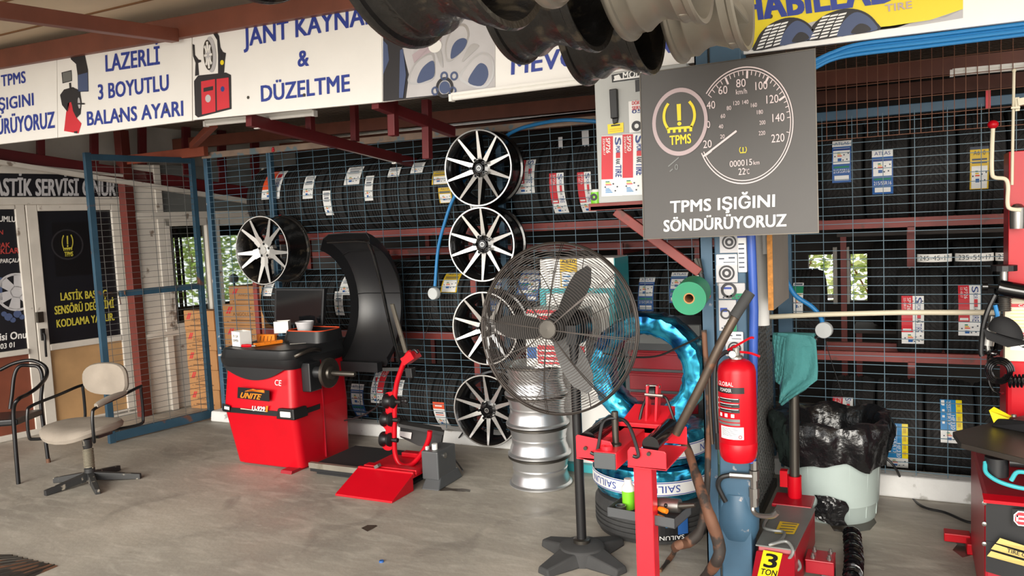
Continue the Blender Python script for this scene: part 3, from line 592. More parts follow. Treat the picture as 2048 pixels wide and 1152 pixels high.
# ================================================================== racks
def rack(name, label, X0, X1, Yc, zs, posts, Yfront=None, Yback=None):
    """two beams per shelf that the tyres sit between, uprights clear of the tyres, brackets below them"""
    t = thing(name, label, 'rack', ((X0 + X1) / 2, Yc, 0)); Yb_ = Yback or Yc + .37
    for X in posts:
        for Y in ([Yfront] if Yfront else []) + [Yb_]: m = MB(); m.bx((X - .022, Y - .014, 0), (X + .022, Y + .014, zs[-1] + (.3 if Y == Yb_ else .0))); m.build('upright', 'red_beam', t)
        for z in zs: m = MB(); m.bx((X - .018, (Yfront or Yc - .19), z - .085), (X + .018, Yb_, z - .052)); m.build('bracket', 'red_beam', t)
    for z in zs:
        for Y in (Yc - .17, Yc + .17): m = MB(); m.bx((X0, Y - .02, z - .055), (X1, Y + .02, z)); m.build('shelf_beam', 'red_beam', t)
    return t
def seat(z, R): return z - (R - math.sqrt(R * R - .0225)) + R + .004   # height of a tyre's axle when it sits between two beams of height z
rack('tyre_rack', 'dark red steel tyre rack close behind the long wire fence', -5.05, -.95, 5.43, (.80, 1.605), (-4.95, -2.84, -1.0), 5.098)
rack('tyre_rack', 'dark red steel tyre rack behind the fence next to the red machine', -.60, 2.4, 5.31, (.76, 1.545), (.02, 1.5))
rack('tyre_rack', 'second dark red rack standing deeper in the store, mostly hidden by tyres', -5.2, -1.0, 6.3, (.75, 1.42), (-4.2, -3.2, -2.0, -1.4), 5.96, 6.66)

# ================================================================== tyres
def tyre_profile(R, Wd, Ri, grooves=4):
    h = Wd / 2; s = R - Ri; pr = [(Ri, -h * .62), (Ri + s * .05, -h * .74), (Ri + s * .3, -h * .95), (Ri + s * .6, -h), (R - s * .15, -h * .93), (R - .012, -h * .8), (R - .003, -h * .66)]
    sp = h * 1.24 / (grooves + 1) if grooves else 1
    for i in range(grooves):
        c = -h * .62 + sp * (i + 1); g = .0055
        pr += [(R, c - g - .001), (R - .009, c - g), (R - .009, c + g), (R, c + g + .001)]
    pr += [(R - .003, h * .66), (R - .012, h * .8), (R - s * .15, h * .93), (Ri + s * .6, h), (Ri + s * .3, h * .95), (Ri + s * .05, h * .74), (Ri, h * .62)]
    return pr
PROTO = {}
def tyre_mesh(R, Wd, Ri, grooves=4, n=56, mats=('tread', 'tyre')):
    k = (R, Wd, Ri, grooves, n, mats)
    if k not in PROTO:
        pr = tyre_profile(R, Wd, Ri, grooves); q = [1 if i < 5 or i >= len(pr) - 6 else 0 for i in range(len(pr))]
        mb = MB(); mb.lathe(pr, n, M=ROTX, closed=True, mats=q, smooth=False)
        o = mb.build('car_tyre', list(mats)); me = o.data; bpy.data.objects.remove(o); PROTO[k] = me
    return PROTO[k]
def cyl_hit(x, y, Yc, zc, R):
    d = ray(x, y); o = CAM; ay, az = d.y, d.z; by, bz = o.y - Yc, o.z - zc
    A, B, C_ = ay * ay + az * az, 2 * (ay * by + az * bz), by * by + bz * bz - R * R; D = B * B - 4 * A * C_
    if D < 0: t = -B / (2 * A); return None, o.x + d.x * t
    t = (-B - math.sqrt(D)) / (2 * A); p = o + d * t; return math.atan2(p.z - zc, -(p.y - Yc)), p.x   # angle above the level facing front
LM = ['label_white', 'label_red', 'label_blue', 'yellow_dark', 'label_print', 'orange_red', 'label_navy', 'label_cyan', 'green', 'yellow']
def label_patch(mb, R, x0, x1, a0, a1, m, e=.0015, seg=5):
    """patch around the tread from angle a1 (top) to a0 (bottom)"""
    vs = []
    for i in range(seg + 1):
        a = a0 + (a1 - a0) * i / seg
        for x in (x0, x1): vs.append((x, -math.cos(a) * (R + e), math.sin(a) * (R + e)))
    mb.add(vs, [(2 * i, 2 * i + 1, 2 * i + 3, 2 * i + 2) for i in range(seg)], m)
def label_text(mb, R, s, x0, x1, a0, a1, m, e=.0028, down=True, bold=.03):
    """word reading down the label (or across it)"""
    v, f, _ = text2d(s, bold); vs = []
    for p, q in v:
        if down: x = x0 + (x1 - x0) * q; a = a1 + (a0 - a1) * p
        else: x = x0 + (x1 - x0) * p; a = a0 + (a1 - a0) * q
        vs.append((x, -math.cos(a) * (R + e), math.sin(a) * (R + e)))
    mb.add(vs, f, m)
def make_label(kind, R, x0, x1, a0, a1):
    mb = MB(); w_ = x1 - x0; h_ = a1 - a0
    def P(u0, u1, v0, v1, m, e=.0015): label_patch(mb, R, x0 + w_ * u0, x0 + w_ * u1, a0 + h_ * v0, a0 + h_ * v1, m, e)
    def T(s, u0, u1, v0, v1, m, down=True): label_text(mb, R, s, x0 + w_ * u0, x0 + w_ * u1, a0 + h_ * v0, a0 + h_ * v1, m, .0032, down)
    def eu(v0, v1):  # energy grid
        d = v1 - v0
        for i, c in enumerate((8, 3, 5)): P(.28, .42 + i * .05, v0 + d * (.78 - i * .12), v0 + d * (.86 - i * .12), c, .0026)
        for u, v in ((.12, .5), (.6, .6), (.75, .25), (.55, .2), (.82, .7)): P(u, u + .07, v0 + d * v, v0 + d * (v + .1), 4, .0026)
        P(.3, .5, v0 + d * .18, v0 + d * .4, 2, .0026)
    if kind in ('sport', 'sport_mirror'):
        P(0, 1, 0, 1, 0); a, b = (0, .5) if kind == 'sport' else (.5, 1)
        P(a, b, .28, 1, 1, .0024); c = .5 if kind == 'sport' else 0
        T('SP726', a + .26, a + .42, .72, .96, 0); T('225 45R17', a + .1, a + .2, .74, .96, 0); P(a + .06, b - .06, .31, .355, 0, .003)
        T('S', c + .12, c + .4, .84, .97, 6); T('POR', c + .18, c + .36, .72, .83, 6); P(c + .2, c + .36, .56, .71, 1, .003); T('RAK', c + .18, c + .36, .47, .57, 4); T('TIRE', c + .12, c + .4, .29, .46, 6); eu(0, .27)
    elif kind == 'white':
        P(0, 1, 0, 1, 0)
        for v in (.9, .84, .78, .62, .57): P(.15, .85, v, v + .025, 4, .0026)
        P(.2, .8, .68, .73, 4, .0026); eu(.06, .45)
    elif kind == 'yellow':
        P(0, 1, 0, 1, 3); P(.08, .92, .02, .55, 0, .0022); T('A610', .18, .82, .80, .9, 4, False); P(.1, .9, .68, .72, 4, .003); P(.1, .9, .61, .65, 4, .003); P(0, 1, .93, 1, 4, .0022); eu(.1, .5)
    elif kind == 'blue':
        P(0, 1, 0, 1, 2); P(0, 1, .84, 1, 0, .0022); T('ATLAS', .12, .88, .88, .96, 6, False); P(.06, .94, .42, .80, 0, .0022); P(.06, .94, .74, .79, 6, .0026); eu(.43, .74); P(.1, .9, .33, .37, 8, .0026); T('215/55R16', .08, .92, .22, .30, 0, False); P(.12, .88, .05, .16, 0, .0022)
    elif kind == 'bluey':
        P(0, .72, .28, 1, 7); P(.72, 1, .28, 1, 9); P(0, 1, 0, .28, 0); T('HF330', .5, .66, .3, .62, 0); T('225/45R17', .3, .44, .4, .95, 0); P(.04, .2, .86, .98, 0, .0026); P(.47, .485, .32, .98, 0, .0026); eu(.02, .27)
        for v in (.42, .56, .7, .84): P(.08, .2, v, v + .05, 0, .0026)
        for v in (.36, .5, .66, .82): P(.78, .92, v, v + .09, 3, .0026)
    elif kind == 'orange':
        P(0, 1, 0, 1, 0); P(0, .55, .3, 1, 5, .0022); T('TIRE', .62, .88, .35, .65, 6); P(.62, .86, .7, .85, 1, .0026); eu(.02, .28)
    elif kind == 'orange_top':
        P(0, 1, 0, 1, 0); P(0, 1, .78, 1, 5, .0022); P(.2, .8, .86, .9, 0, .0026); P(.15, .85, .62, .66, 4, .0026); P(.15, .85, .55, .58, 5, .0026); eu(.1, .45)
    elif kind == 'green':
        P(0, 1, 0, 1, 0); P(0, 1, .62, .88, 8, .0022); P(.1, .9, .91, .97, 4, .0026); P(.15, .85, .55, .6, 3, .0026); eu(.08, .5)
    return mb
SAY = {'sport': 'red and white', 'sport_mirror': 'white and red', 'white': 'white', 'yellow': 'yellow', 'blue': 'blue and white', 'bluey': 'bright blue and yellow', 'orange': 'orange and white', 'orange_top': 'orange topped white', 'green': 'green and white'}
ORD = ['first', 'second', 'third', 'fourth', 'fifth', 'sixth', 'seventh', 'eighth', 'ninth', 'tenth', 'eleventh', 'twelfth', 'thirteenth', 'fourteenth', 'fifteenth', 'sixteenth', 'seventeenth']
def tyre_row(Xs, Yc, zc, R, Wd, Ri, stickers, where, group, grooves=4, phr=None):
    """stickers: (kind, xl, xr, ytop, ybottom) in photo pixels, each set on the tyre it falls on"""
    me = tyre_mesh(R, Wd, Ri, grooves); ts = []
    st = {}
    for k in stickers:
        am, xm = cyl_hit((k[1] + k[2]) / 2, (k[3] + k[4]) / 2, Yc, zc, R); i = min(range(len(Xs)), key=lambda j: abs(Xs[j] - xm)); st.setdefault(i, []).append(k)
    for i, X in enumerate(Xs):
        o = bpy.data.objects.new('car_tyre', me); COL.objects.link(o); jy = 0; o.location = (X, Yc + jy, zc)
        ks = st.get(i, []); q = (' with %s label' %  ' label and '.join(dict.fromkeys(SAY[k[0]] for k in ks))) if ks else ' without a label'
        tag(o, 'tyre%s, %s %s' % (q, ORD[i], where), 'tyre', group); ts.append(o)
        for k in ks:
            a1, xa = cyl_hit((k[1] + k[2]) / 2, k[3], Yc, zc, R); a0, xb_ = cyl_hit((k[1] + k[2]) / 2, k[4], Yc, zc, R)
            _, xl = cyl_hit(k[1], (k[3] + k[4]) / 2, Yc, zc, R); _, xr = cyl_hit(k[2], (k[3] + k[4]) / 2, Yc, zc, R)
            if a1 is None: a1 = 1.2
            if a0 is None: continue
            w_ = max(.03, abs(xr - xl)) if k[3] > 420 or k[0] == 'blue' else max(.03, abs(xr - xl) * .9)
            c = min(max((xl + xr) / 2, X - Wd * .42 + w_ / 2), X + Wd * .42 - w_ / 2) - X
            make_label(k[0], R, c - w_ / 2, c + w_ / 2, a0, a1).build('size_label', LM, o, world=False)
    return ts
tyre_row([-4.93 + .205 * i for i in range(12)], 5.43, seat(1.605, .312), .312, .198, .205, [('orange', 512, 551, 346, 399), ('white', 596, 618, 353, 398), ('white', 639, 656, 382, 431), ('white', 678, 711, 336, 370), ('white', 718, 736, 353, 402), ('white', 770, 795, 336, 354), ('white', 822, 848, 326, 346), ('yellow', 857, 893, 341, 369), ('yellow', 888, 917, 372, 405), ('white', 943, 962, 400, 424)], 'on the top shelf from the office', 'tyres on the top shelf behind the long fence')
tyre_row([-2.42 + .222 * i for i in range(5)], 5.43, seat(1.605, .312), .312, .214, .205, [('sport', 1038, 1081, 320, 386), ('sport', 1099, 1131, 346, 426), ('sport', 1155, 1185, 344, 424)], 'on the top shelf past the hung rims', 'wider tyres on the top shelf')
tyre_row([-4.9 + .2 * i for i in range(11)], 5.43, seat(.80, .268), .268, .192, .175, [('white', 527, 545, 566, 592), ('white', 659, 676, 583, 630), ('white', 692, 716, 553, 590), ('yellow', 885, 917, 545, 585)], 'on the middle shelf from the boxes', 'tyres on the middle shelf behind the long fence')
tyre_row([-2.66 + .212 * i for i in range(8)], 5.43, seat(.80, .268), .268, .204, .175, [('blue', 972, 990, 556, 622), ('blue', 1015, 1050, 541, 590), ('blue', 1060, 1083, 552, 602), ('blue', 1222, 1250, 543, 606), ('blue', 1276, 1307, 555, 622), ('blue', 1345, 1378, 545, 606)], 'on the middle shelf past the hung rims', 'wider tyres on the middle shelf')
tyre_row([-4.25 + .207 * i for i in range(9)], 5.43, .255, .255, .2, .165, [('blue', 706, 731, 768, 832), ('sport_mirror', 743, 768, 738, 806), ('sport', 817, 850, 765, 853), ('orange_top', 861, 883, 804, 850), ('white', 790, 806, 760, 792)], 'in the floor row from the balancer', 'tyres in the floor row behind the long fence')
tyre_row([-.34 + .235 * i for i in range(5)], 5.31, seat(1.545, .315), .315, .228, .2, [('blue', 1664, 1702, 282, 365), ('blue', 1744, 1786, 300, 388), ('yellow', 1938, 1980, 293, 378)], 'on the upper shelf past the dashboard sign', 'tyres on the upper shelf past the dashboard sign', 5)
tyre_row([-.585, .062, .312, .562], 5.31, seat(.76, .265), .265, .242, .17, [('green', 1585, 1606, 566, 626), ('sport', 1803, 1848, 592, 687), ('sport', 1917, 1962, 571, 671)], 'on the shelf behind the beige tube', 'tyres on the shelf behind the beige barrier tube', 5)
tyre_row([-.30, -.045, .21, .465], 5.28, .29, .29, .248, .19, [('sport', 1632, 1672, 793, 840), ('bluey', 1773, 1816, 847, 934), ('bluey', 1881, 1925, 800, 886)], 'in the floor row behind the white bin', 'big tyres in the floor row behind the bin', 5)
# deeper rows, mostly hidden
def plain_row(Xs, Yc, zc, R, Wd, Ri, label, group):
    me = tyre_mesh(R, Wd, Ri, 4)
    for X in Xs: o = bpy.data.objects.new('car_tyre', me); COL.objects.link(o); o.location = (X, Yc, zc); tag(o, label, 'tyre', group)
plain_row([-4.6 + .215 * i for i in range(14)], 6.3, seat(.75, .3), .3, .205, .2, 'plain black tyre in the deeper row, seen through the gap under the top shelf', 'tyres in the deeper row')
plain_row([-.11 + .25 * i for i in range(4)], 6.35, 1.06, .31, .235, .2, 'plain black tyre in the deeper row beside the daylight opening', 'tyres beside the daylight opening')
plain_row([-.3 + .25 * i for i in range(5)], 6.35, 1.75, .31, .235, .2, 'plain black tyre high in the deeper row above the daylight opening', 'tyres above the daylight opening')
# stands the deeper rows rest on
for lab, X0, X1, Y, z in (('low dark shelf board under the deeper row of tyres beside the daylight opening', -.35, .75, 6.35, .75), ('high dark shelf board under the deeper row above the daylight opening', -.45, .9, 6.35, 1.44)):
    t = thing('shelf_stand', lab, 'shelf', ((X0 + X1) / 2, Y, 0)); m = MB(); m.bx((X0, Y - .2, z - .03), (X1, Y + .2, z)); m.build('board', 'dark_roof', t)
    for X in (X0 + .03, X1 - .03): m = MB(); m.bx((X - .02, Y - .02, 0), (X + .02, Y + .02, z - .03)); m.build('leg', 'red_beam', t)
# white size boards between the shelves
for s, xl, xr, yt, yb, wh in (('245-45-17', 1834, 1905, 501, 517, 'reading 245-45-17'), ('235-55-17', 1911, 1990, 510, 524, 'reading 235-55-17'), ('235-45', 1992, 2050, 511, 522, 'half hidden behind the red column')):
    Y = 5.16; a, b = Yp(xl, yb, Y), Yp(xr, yt, Y); cx, r = (a.x + b.x) / 2, abs(b.x - a.x) / 2; t = thing('size_board', 'white curved size board %s, resting on the tyres' % wh, 'label', (cx, Y + r, min(a.z, b.z)))
    z0 = 1.284; z1 = z0 + .045; m = MB(); m.lathe([(r, 0), (r, z1 - z0), (r - .006, z1 - z0), (r - .006, 0)], 24, M=Matrix.Translation((cx, Y + r * .6, z0)) @ Matrix.Scale(.6, 4, (0, 1, 0)), closed=True, a0=PI, a1=2 * PI); m.build('strip', 'white', t)
    m = MB(); v, f, _ = text2d(s, .0); vs = []
    for p, q in v: an = PI + PI * (.2 + .6 * p); vs.append((cx + math.cos(an) * (r + .002), Y + r * .6 + .6 * math.sin(an) * (r + .003), z0 + .01 + q * .026))
    m.add(vs, f); m.build('handwriting', 'black', t)
# tags on the upper tyres
for x0, x1, y0, y1, wh in ((1124, 1131, 275, 300, 'nearer the ten spoke rims'), (1171, 1183, 262, 300, 'nearer the grey cabinet')):
    m = MB(); a, b = Yp(x0, y1, 5.3), Yp(x1, y0, 5.3); m.bx((a.x, 5.24, a.z), (b.x, 5.244, b.z)); tag(centre(m.build('paper_tag', 'print_grey')), 'narrow paper tag above the top shelf tyres, %s' % wh, 'tag')

# ================================================================== alloy rims hung on the fence
def barrel_profile(R, Wd):
    """rim section from the front lip (h=0) to the back lip (h=Wd)"""
    return [(R * .90, .012), (R * .985, .0), (R, .006), (R * .985, .02), (R * .93, .026), (R * .915, .05), (R * .84, .07), (R * .83, Wd * .45), (R * .90, Wd * .7), (R * .915, Wd - .04), (R * .93, Wd - .022), (R * .985, Wd - .018), (R, Wd - .006), (R * .985, Wd), (R * .95, Wd - .003), (R * .9, Wd - .05), (R * .80, Wd * .7), (R * .80, .06)]
def spoke(mb, c, ex, ez, ny, ang, r0, r1, w0, w1, d0, d1, th, m=0, off=0.0):
    """tapered, faceted spoke from the hub to the lip; ny points out of the face"""
    u = ex * math.cos(ang) + ez * math.sin(ang); v = ez * math.cos(ang) - ex * math.sin(ang)
    a, b = c + u * r0 + v * off + ny * d0, c + u * r1 + v * off + ny * d1
    f = [a - v * w0, a + v * w0, b + v * w1, b - v * w1]; g = [p - ny * th + (v * s_ * .012) for p, s_ in zip(f, (-1, 1, 1, -1))]
    mb.add(f + g, [(0, 1, 2, 3)], m); mb.add(f + g, [(0, 4, 5, 1), (1, 5, 6, 2), (2, 6, 7, 3), (3, 7, 4, 0)], 1)
def ten_spoke(label, x, y, Yface, R=.26, tilt=0.0, rot=.0):
    c = Yp(x, y, Yface); t = thing('alloy_wheel', label, 'wheel rim', (c.x, c.y, c.z), 0, 'ten spoke rims on the fence')
    out = Vector((0, -1, 0)); ex, ez = X3, Z3; o = Vector((0, 0, 0)); Wd = .195
    mb = MB(); M = Matrix(((1, 0, 0, 0), (0, 0, 1, 0), (0, -1, 0, 0), (0, 0, 0, 1)))  # local z -> +Y (into the fence)
    mb.lathe(barrel_profile(R, Wd), 56, M=M, closed=True); mb.build('barrel', 'rim_black', t, world=False)
    mb = MB()
    for k in range(10): spoke(mb, o, ex, ez, out, PI / 2 + rot + k * PI / 5, .055, R * .965, .017, .0065, -.038, -.004, .035, 0)
    mb.build('spokes', ['alloy', 'rim_black'], t, world=False)
    mb = MB(); mb.lathe([(R * .955, 0), (R * .99, 0)], 56, M=Matrix.Translation((0, -.0015, 0)) @ M); mb.build('machined_lip', 'alloy', t, world=False)
    mb = MB(); M2 = Matrix.Translation((0, .02, 0)) @ M; mb.lathe([(.001, -.002), (.03, -.002), (.034, .004), (.04, .012), (.075, .02), (.08, .06), (.001, .06)], 28, M=M2); mb.build('hub', 'rim_black', t, world=False)
    mb = MB(); mb.lathe([(.001, 0), (.022, 0), (.026, .004)], 20, M=Matrix.Translation((0, .0165, 0)) @ M); mb.disc((0, .0155, 0), .017, out, 20, 1, .013, 1.0); mb.disc((0, .0153, .003), .012, out, 16, 1, .009, .5); mb.build('centre_cap', ['black_gloss', 'alloy'], t, world=False)
    for k in range(5): a = PI / 2 + .3 + k * 2 * PI / 5; mb = MB(); p = Vector((math.cos(a) * .055, 0, math.sin(a) * .055)); mb.lathe([(.011, 0), (.011, .03), (.007, .03), (.007, .02), (.001, .02)], 12, M=Matrix.Translation(p + Vector((0, .03, 0))) @ Matrix(((1, 0, 0, 0), (0, 0, -1, 0), (0, 1, 0, 0), (0, 0, 0, 1)))); mb.build('bolt_seat', 'rim_black', t, world=False)
    t.rotation_euler = (tilt, 0, 0); return t
ten_spoke('black and silver ten spoke alloy rim hung highest on the fence', 955, 336, 4.825, .262, 0, -.02)
ten_spoke('black and silver ten spoke alloy rim second down, its lower edge behind the fan cage', 962, 489, 4.825, .258, 0, -.02)
ten_spoke('black and silver ten spoke alloy rim third down, half behind the black fan cage', 969, 657, 4.825, .258, 0, .03)
ten_spoke('black and silver ten spoke alloy rim lowest on the fence, against the white kerb', 971, 822, 4.825, .258, 0, .02)
def y_spoke(label, x, y, Yface, R):
    c = Yp(x, y, Yface); t = thing('alloy_wheel', label, 'wheel rim', (c.x, c.y, c.z)); out = Vector((0, -1, 0)); o = Vector((0, 0, 0)); Wd = .26
    M = Matrix(((1, 0, 0, 0), (0, 0, 1, 0), (0, -1, 0, 0), (0, 0, 0, 1)))
    mb = MB(); mb.lathe(barrel_profile(R, Wd), 56, M=M, closed=True); mb.build('barrel', 'rim_dirty', t, world=False)
    mb = MB()
    for k in range(5):
        a = -PI / 2 + .0 + k * 2 * PI / 5
        u = Vector((math.cos(a), 0, math.sin(a))); v = Vector((-math.sin(a), 0, math.cos(a)))
        for sg_ in (-1, 1):
            # two arms of each Y, running from the hub lobe to the lip
            p0 = o + u * .05 + out * -.03; p1 = u * (R * .40) + v * sg_ * .016 + out * -.022; p2 = u * (R * .94) + v * sg_ * R * .22 + out * -.004; p2 = p2 * (R * .965 / math.hypot(p2.x, p2.z)) if True else p2; p2.y = .004
            for (A, B, wa, wb_) in ((p0, p1, .034, .024), (p1, p2, .019, .0085)):
                d = (B - A).normalized(); n = d.cross(out).normalized(); f = [A - n * wa, A + n * wa, B + n * wb_, B - n * wb_]; g = [q - out * .03 + (q - (A + B) / 2) * .12 for q in f]
                mb.add(f + g, [(3, 2, 1, 0), (0, 1, 2, 3)][:1], 0); mb.add(f + g, [(0, 4, 5, 1), (1, 5, 6, 2), (2, 6, 7, 3), (3, 7, 4, 0)], 1)
    mb.build('spokes', ['alloy', 'rim_black'], t, world=False)
    mb = MB(); mb.lathe([(R * .965, 0), (R * .992, 0)], 56, M=Matrix.Translation((0, -.0015, 0)) @ M); mb.build('machined_lip', 'alloy', t, world=False)
    mb = MB(); mb.lathe([(.001, -.002), (.028, -.002), (.03, .006), (.07, .008), (.082, .02), (.085, .06), (.001, .06)], 30, M=Matrix.Translation((0, .022, 0)) @ M); mb.build('hub', 'alloy', t, world=False)
    mb = MB(); mb.lathe([(R * .95, Wd + .001), (R * .99, Wd + .001), (R * 1.004, Wd - .006), (R * 1.002, Wd - .012)], 56, M=M); mb.build('back_lip', 'alloy_dull', t, world=False)
    for k in range(5): a = PI / 2 + k * 2 * PI / 5; mb = MB(); mb.disc(Vector((math.cos(a) * .05, .027, math.sin(a) * .05)), .0105, out, 14); mb.build('bolt_hole', 'black', t, world=False)
    return t
y_spoke('black and silver split five spoke alloy rim hung on the fence above the monitor', 523, 501, 4.765, .272)
# ================================================================== front pillar and what hangs on it
pi_ = thing('steel_pillar', 'blue painted steel pillar with chipped paint holding the shop sign', 'pillar', (-.66, 3.44, 0))
m = MB(); m.bx((-.725, 3.38, 0), (-.598, 3.50, 2.72)); m.build('column', 'blue_steel', pi_, bevel=.006)
m = MB(); m.lathe([(.07, .22), (.085, .26), (.088, .31), (.085, .36), (.07, .42)], 20, M=Matrix.Translation((-.6615, 3.44, 0))); m.build('bulge', 'blue_steel', pi_)
m = MB(); a = Yp(1422, 480, 3.40).x; m.bx((-.792, 3.40, 0), (-.738, 3.407, 2.72)); m.bx((-.792, 3.40, 0), (-.786, 3.44, 2.72)); m.build('angle_bar', 'blue_steel', pi_)
def bag_on(t, name, x0, y0, x1, y1, Y, mats, draw): pass
# silver product bags tacked to the pillar
def product_card(label, x0, y0, x1, y1, Y, kind):
    a, b = Yp(x0, y1, Y), Yp(x1, y0, Y); w_, h_ = b.x - a.x, b.z - a.z; t = thing('product_bag', label, 'packaging', ((a.x + b.x) / 2, Y, a.z))
    m = MB(); m.bx((a.x, Y, a.z), (b.x, Y + .012, b.z)); m.build('bag', 'label_white' if kind != 2 else 'print_grey', t, bevel=.004)
    def P(u0, u1, v0, v1, q, e=.0015): m.poly([(a.x + w_ * u, Y - e, a.z + h_ * v) for u, v in ((u0, v0), (u1, v0), (u1, v1), (u0, v1))], q)
    m = MB()
    if kind == 0:
        P(0, 1, 0, .62, 0); c = Vector((a.x + w_ * .5, Y - .003, a.z + h_ * .33)); m.disc(c, w_ * .38, (0, -1, 0), 24, 1, w_ * .29); m.disc(c, w_ * .22, (0, -1, 0), 20, 1, w_ * .1)
        P(.15, .4, .82, .87, 2); P(.6, .9, .84, .9, 2); P(.35, .9, .7, .73, 2)
    elif kind == 1:
        P(0, 1, .75, 1, 3)
        for k in range(6): P(.12, .75, .1 + k * .1, .13 + k * .1, 2)
    elif kind == 2:
        P(.5, 1, .0, .35, 4); P(.1, .5, .62, .75, 3); c = Vector((a.x + w_ * .4, Y - .003, a.z + h_ * .55)); m.disc(c, w_ * .3, (0, -1, 0), 20, 1, w_ * .2)
        for k in range(5): m.disc(Vector((a.x + w_ * (.2 + .14 * k), Y - .003, a.z + h_ * (.1 + .06 * (k % 3)))), .004, (0, -1, 0), 8, 2)
    m.build('print', ['print_grey', 'print_dark', 'label_print', 'blue_sticker', 'green'], t); return t
product_card('silver wheel bolt packet on the pillar, top one just under the dashboard sign', 1440, 440, 1477, 506, 3.366, 0)
product_card('silver wheel bolt packet on the pillar below the one touching the dashboard sign', 1433, 508, 1474, 565, 3.366, 0)
product_card('white and blue striped packet beside the silver packets under the dashboard sign', 1476, 452, 1492, 545, 3.362, 1)
product_card('silver and green packet in the middle of the pillar, beside the crowbar tip', 1437, 566, 1490, 598, 3.364, 2)
product_card('white packet of small parts low on the pillar behind the long crowbar', 1438, 600, 1472, 662, 3.366, 2)
product_card('silver wheel bolt packet on the pillar directly above the extinguisher valve', 1452, 664, 1486, 712, 3.366, 0)
# blue pipe, white roll, board
t = thing('air_pipe', 'blue air pipe running down the pillar behind the fire extinguisher', 'pipe', (-.55, 3.36, 0)); m = MB()
m.tube([Yp(1501, 440, 3.36), Yp(1508, 620, 3.36), Yp(1506, 760, 3.36), Yp(1503, 925, 3.36)], .018, 12); m.build('tube', 'pipe_blue', t)
m = MB()
for (x, y, r) in ((1508, 930, .016), (1508, 950, .021), (1508, 968, .016), (1508, 985, .022), (1508, 1003, .018)): q = Yp(x, y, 3.36); m.lathe([(.001, -.02), (r, -.02), (r, .02), (.001, .02)], 8, M=Matrix.Translation(q), smooth=False)
a, b = Yp(1460, 950, 3.352), Yp(1505, 953, 3.352); m.tube([a, b], .014, 8); m.build('brass_fittings', 'steel', t)
m = MB(); m.tube(smoothpts([Yp(1462, 950, 3.35), Yp(1443, 955, 3.345), Yp(1436, 970, 3.345), Yp(1444, 990, 3.35), Yp(1451, 1003, 3.355)]), .011, 8); m.build('short_hose', 'cable', t)
m = MB(); m.tube(smoothpts([Yp(1508, 1003, 3.36), Yp(1506, 1020, 3.355), Yp(1518, 1031, 3.34), Yp(1545, 1032, 3.32), Yp(1556, 1024, 3.31)]), .011, 8); m.build('metal_hose', 'steel', t)
t = thing('plastic_roll', 'white plastic sheet roll standing upright behind the pillar', 'roll', Yp(1524, 660, 3.9)); m = MB(); a, b = Yp(1524, 650, 3.9), Yp(1517, 400, 3.9); m.tube([a, b], .035, 14); m.build('sheet', 'plastic_white', t); m = MB(); m.bar((XPn + .004, 3.9, 1.7), (b.x, 3.9, 1.7), .012, .02); m.bar((XPn + .004, 3.9, 1.2), (a.x, 3.9, 1.2), .012, .02); m.build('strap', 'steel_dark', t)
t = thing('plastic_roll', 'slim white tube hanging beside the raw board edge', 'roll', Yp(1532, 500, 3.75)); m = MB(); a, b = Yp(1531, 508, 3.75), Yp(1529, 430, 3.75); m.tube([a, b], .013, 12); m.build('tube', 'plastic_white', t); m = MB(); m.bar((b.x, 3.75, b.z), (min(b.x + .09, Yp(1537, 620, 3.5).x - .002), 3.75, b.z), .006); m.build('cord', 'cable', t)
t = thing('chipboard', 'grey faced board with raw chipboard edge hanging below the dashboard sign', 'board', Yp(1541, 620, 3.5))
a, b = Yp(1537, 620, 3.5), Yp(1544, 440, 3.5); Xr = b.x; y1 = Xp(1578, 600, Xr).y
m = MB(); m.bx((a.x + .001, 3.502, a.z), (Xr, y1, b.z + .2)); m.build('panel', 'board_grey', t); m = MB(); m.bx((a.x, 3.494, a.z), (Xr, 3.502, b.z + .2)); m.build('raw_edge', 'osb', t); m = MB(); m.bx((-.60, 3.47, 1.78), (a.x + .004, 3.51, 1.81)); m.build('hanger', 'steel_dark', t); CHX = a.x

# ------------------------------------------------------------------ dashboard sign
YT = 3.15
def T3(x, y, e=0.0): return Yp(x, y, YT - e)
sd_ = thing('dashboard_sign', 'dark grey sign with speedometer, yellow tyre-pressure symbol and white lettering', 'sign', (-.625, YT, 1.53))
A_ = T3(1288, 478); B_ = T3(1637, 465); C_ = T3(1630, 98); D_ = T3(1280, 147)
m = MB(); m.prism([A_, B_, C_, D_], (0, .025, 0)); m.build('board', 'sign_dark', sd_)
m = MB(); m.bx((-.73, 3.176, 1.62), (-.70, 3.38, 1.65)); m.build('lower_bracket', 'steel_dark', sd_); m = MB(); m.bx((-.73, 3.176, 2.05), (-.70, 3.38, 2.08)); m.build('upper_bracket', 'steel_dark', sd_)
m = MB(); m.tube([A_, B_, C_, D_], .004, 4, closed=True); m.build('edge_trim', 'steel_dark', sd_)
def gring(mb, cx, cy, rx, ry, w_, q, e=.003, a0=0, a1=2 * PI, n=64):
    vs = []
    for i in range(n + 1):
        a = a0 + (a1 - a0) * i / n
        for k in (0, w_): vs.append(T3(cx + (rx - k) * math.cos(a), cy - (ry - k * ry / rx) * math.sin(a) - (rx - k) * math.cos(a) * .07, e))
    mb.add(vs, [(2 * i, 2 * i + 1, 2 * i + 3, 2 * i + 2) for i in range(n)], q)
def ttext(mb, s, cx, cy, wd, ht, q=0, bold=0.0, e=.004):
    o = T3(cx - wd / 2, cy + ht / 2 + wd * .05, e); mb.text(s, o, T3(cx + wd / 2, cy + ht / 2 - wd * .05, e) - o, T3(cx - wd / 2 - ht * .03, cy - ht / 2 + wd * .05, e) - o, q, bold)
GC = (1490, 250.5)
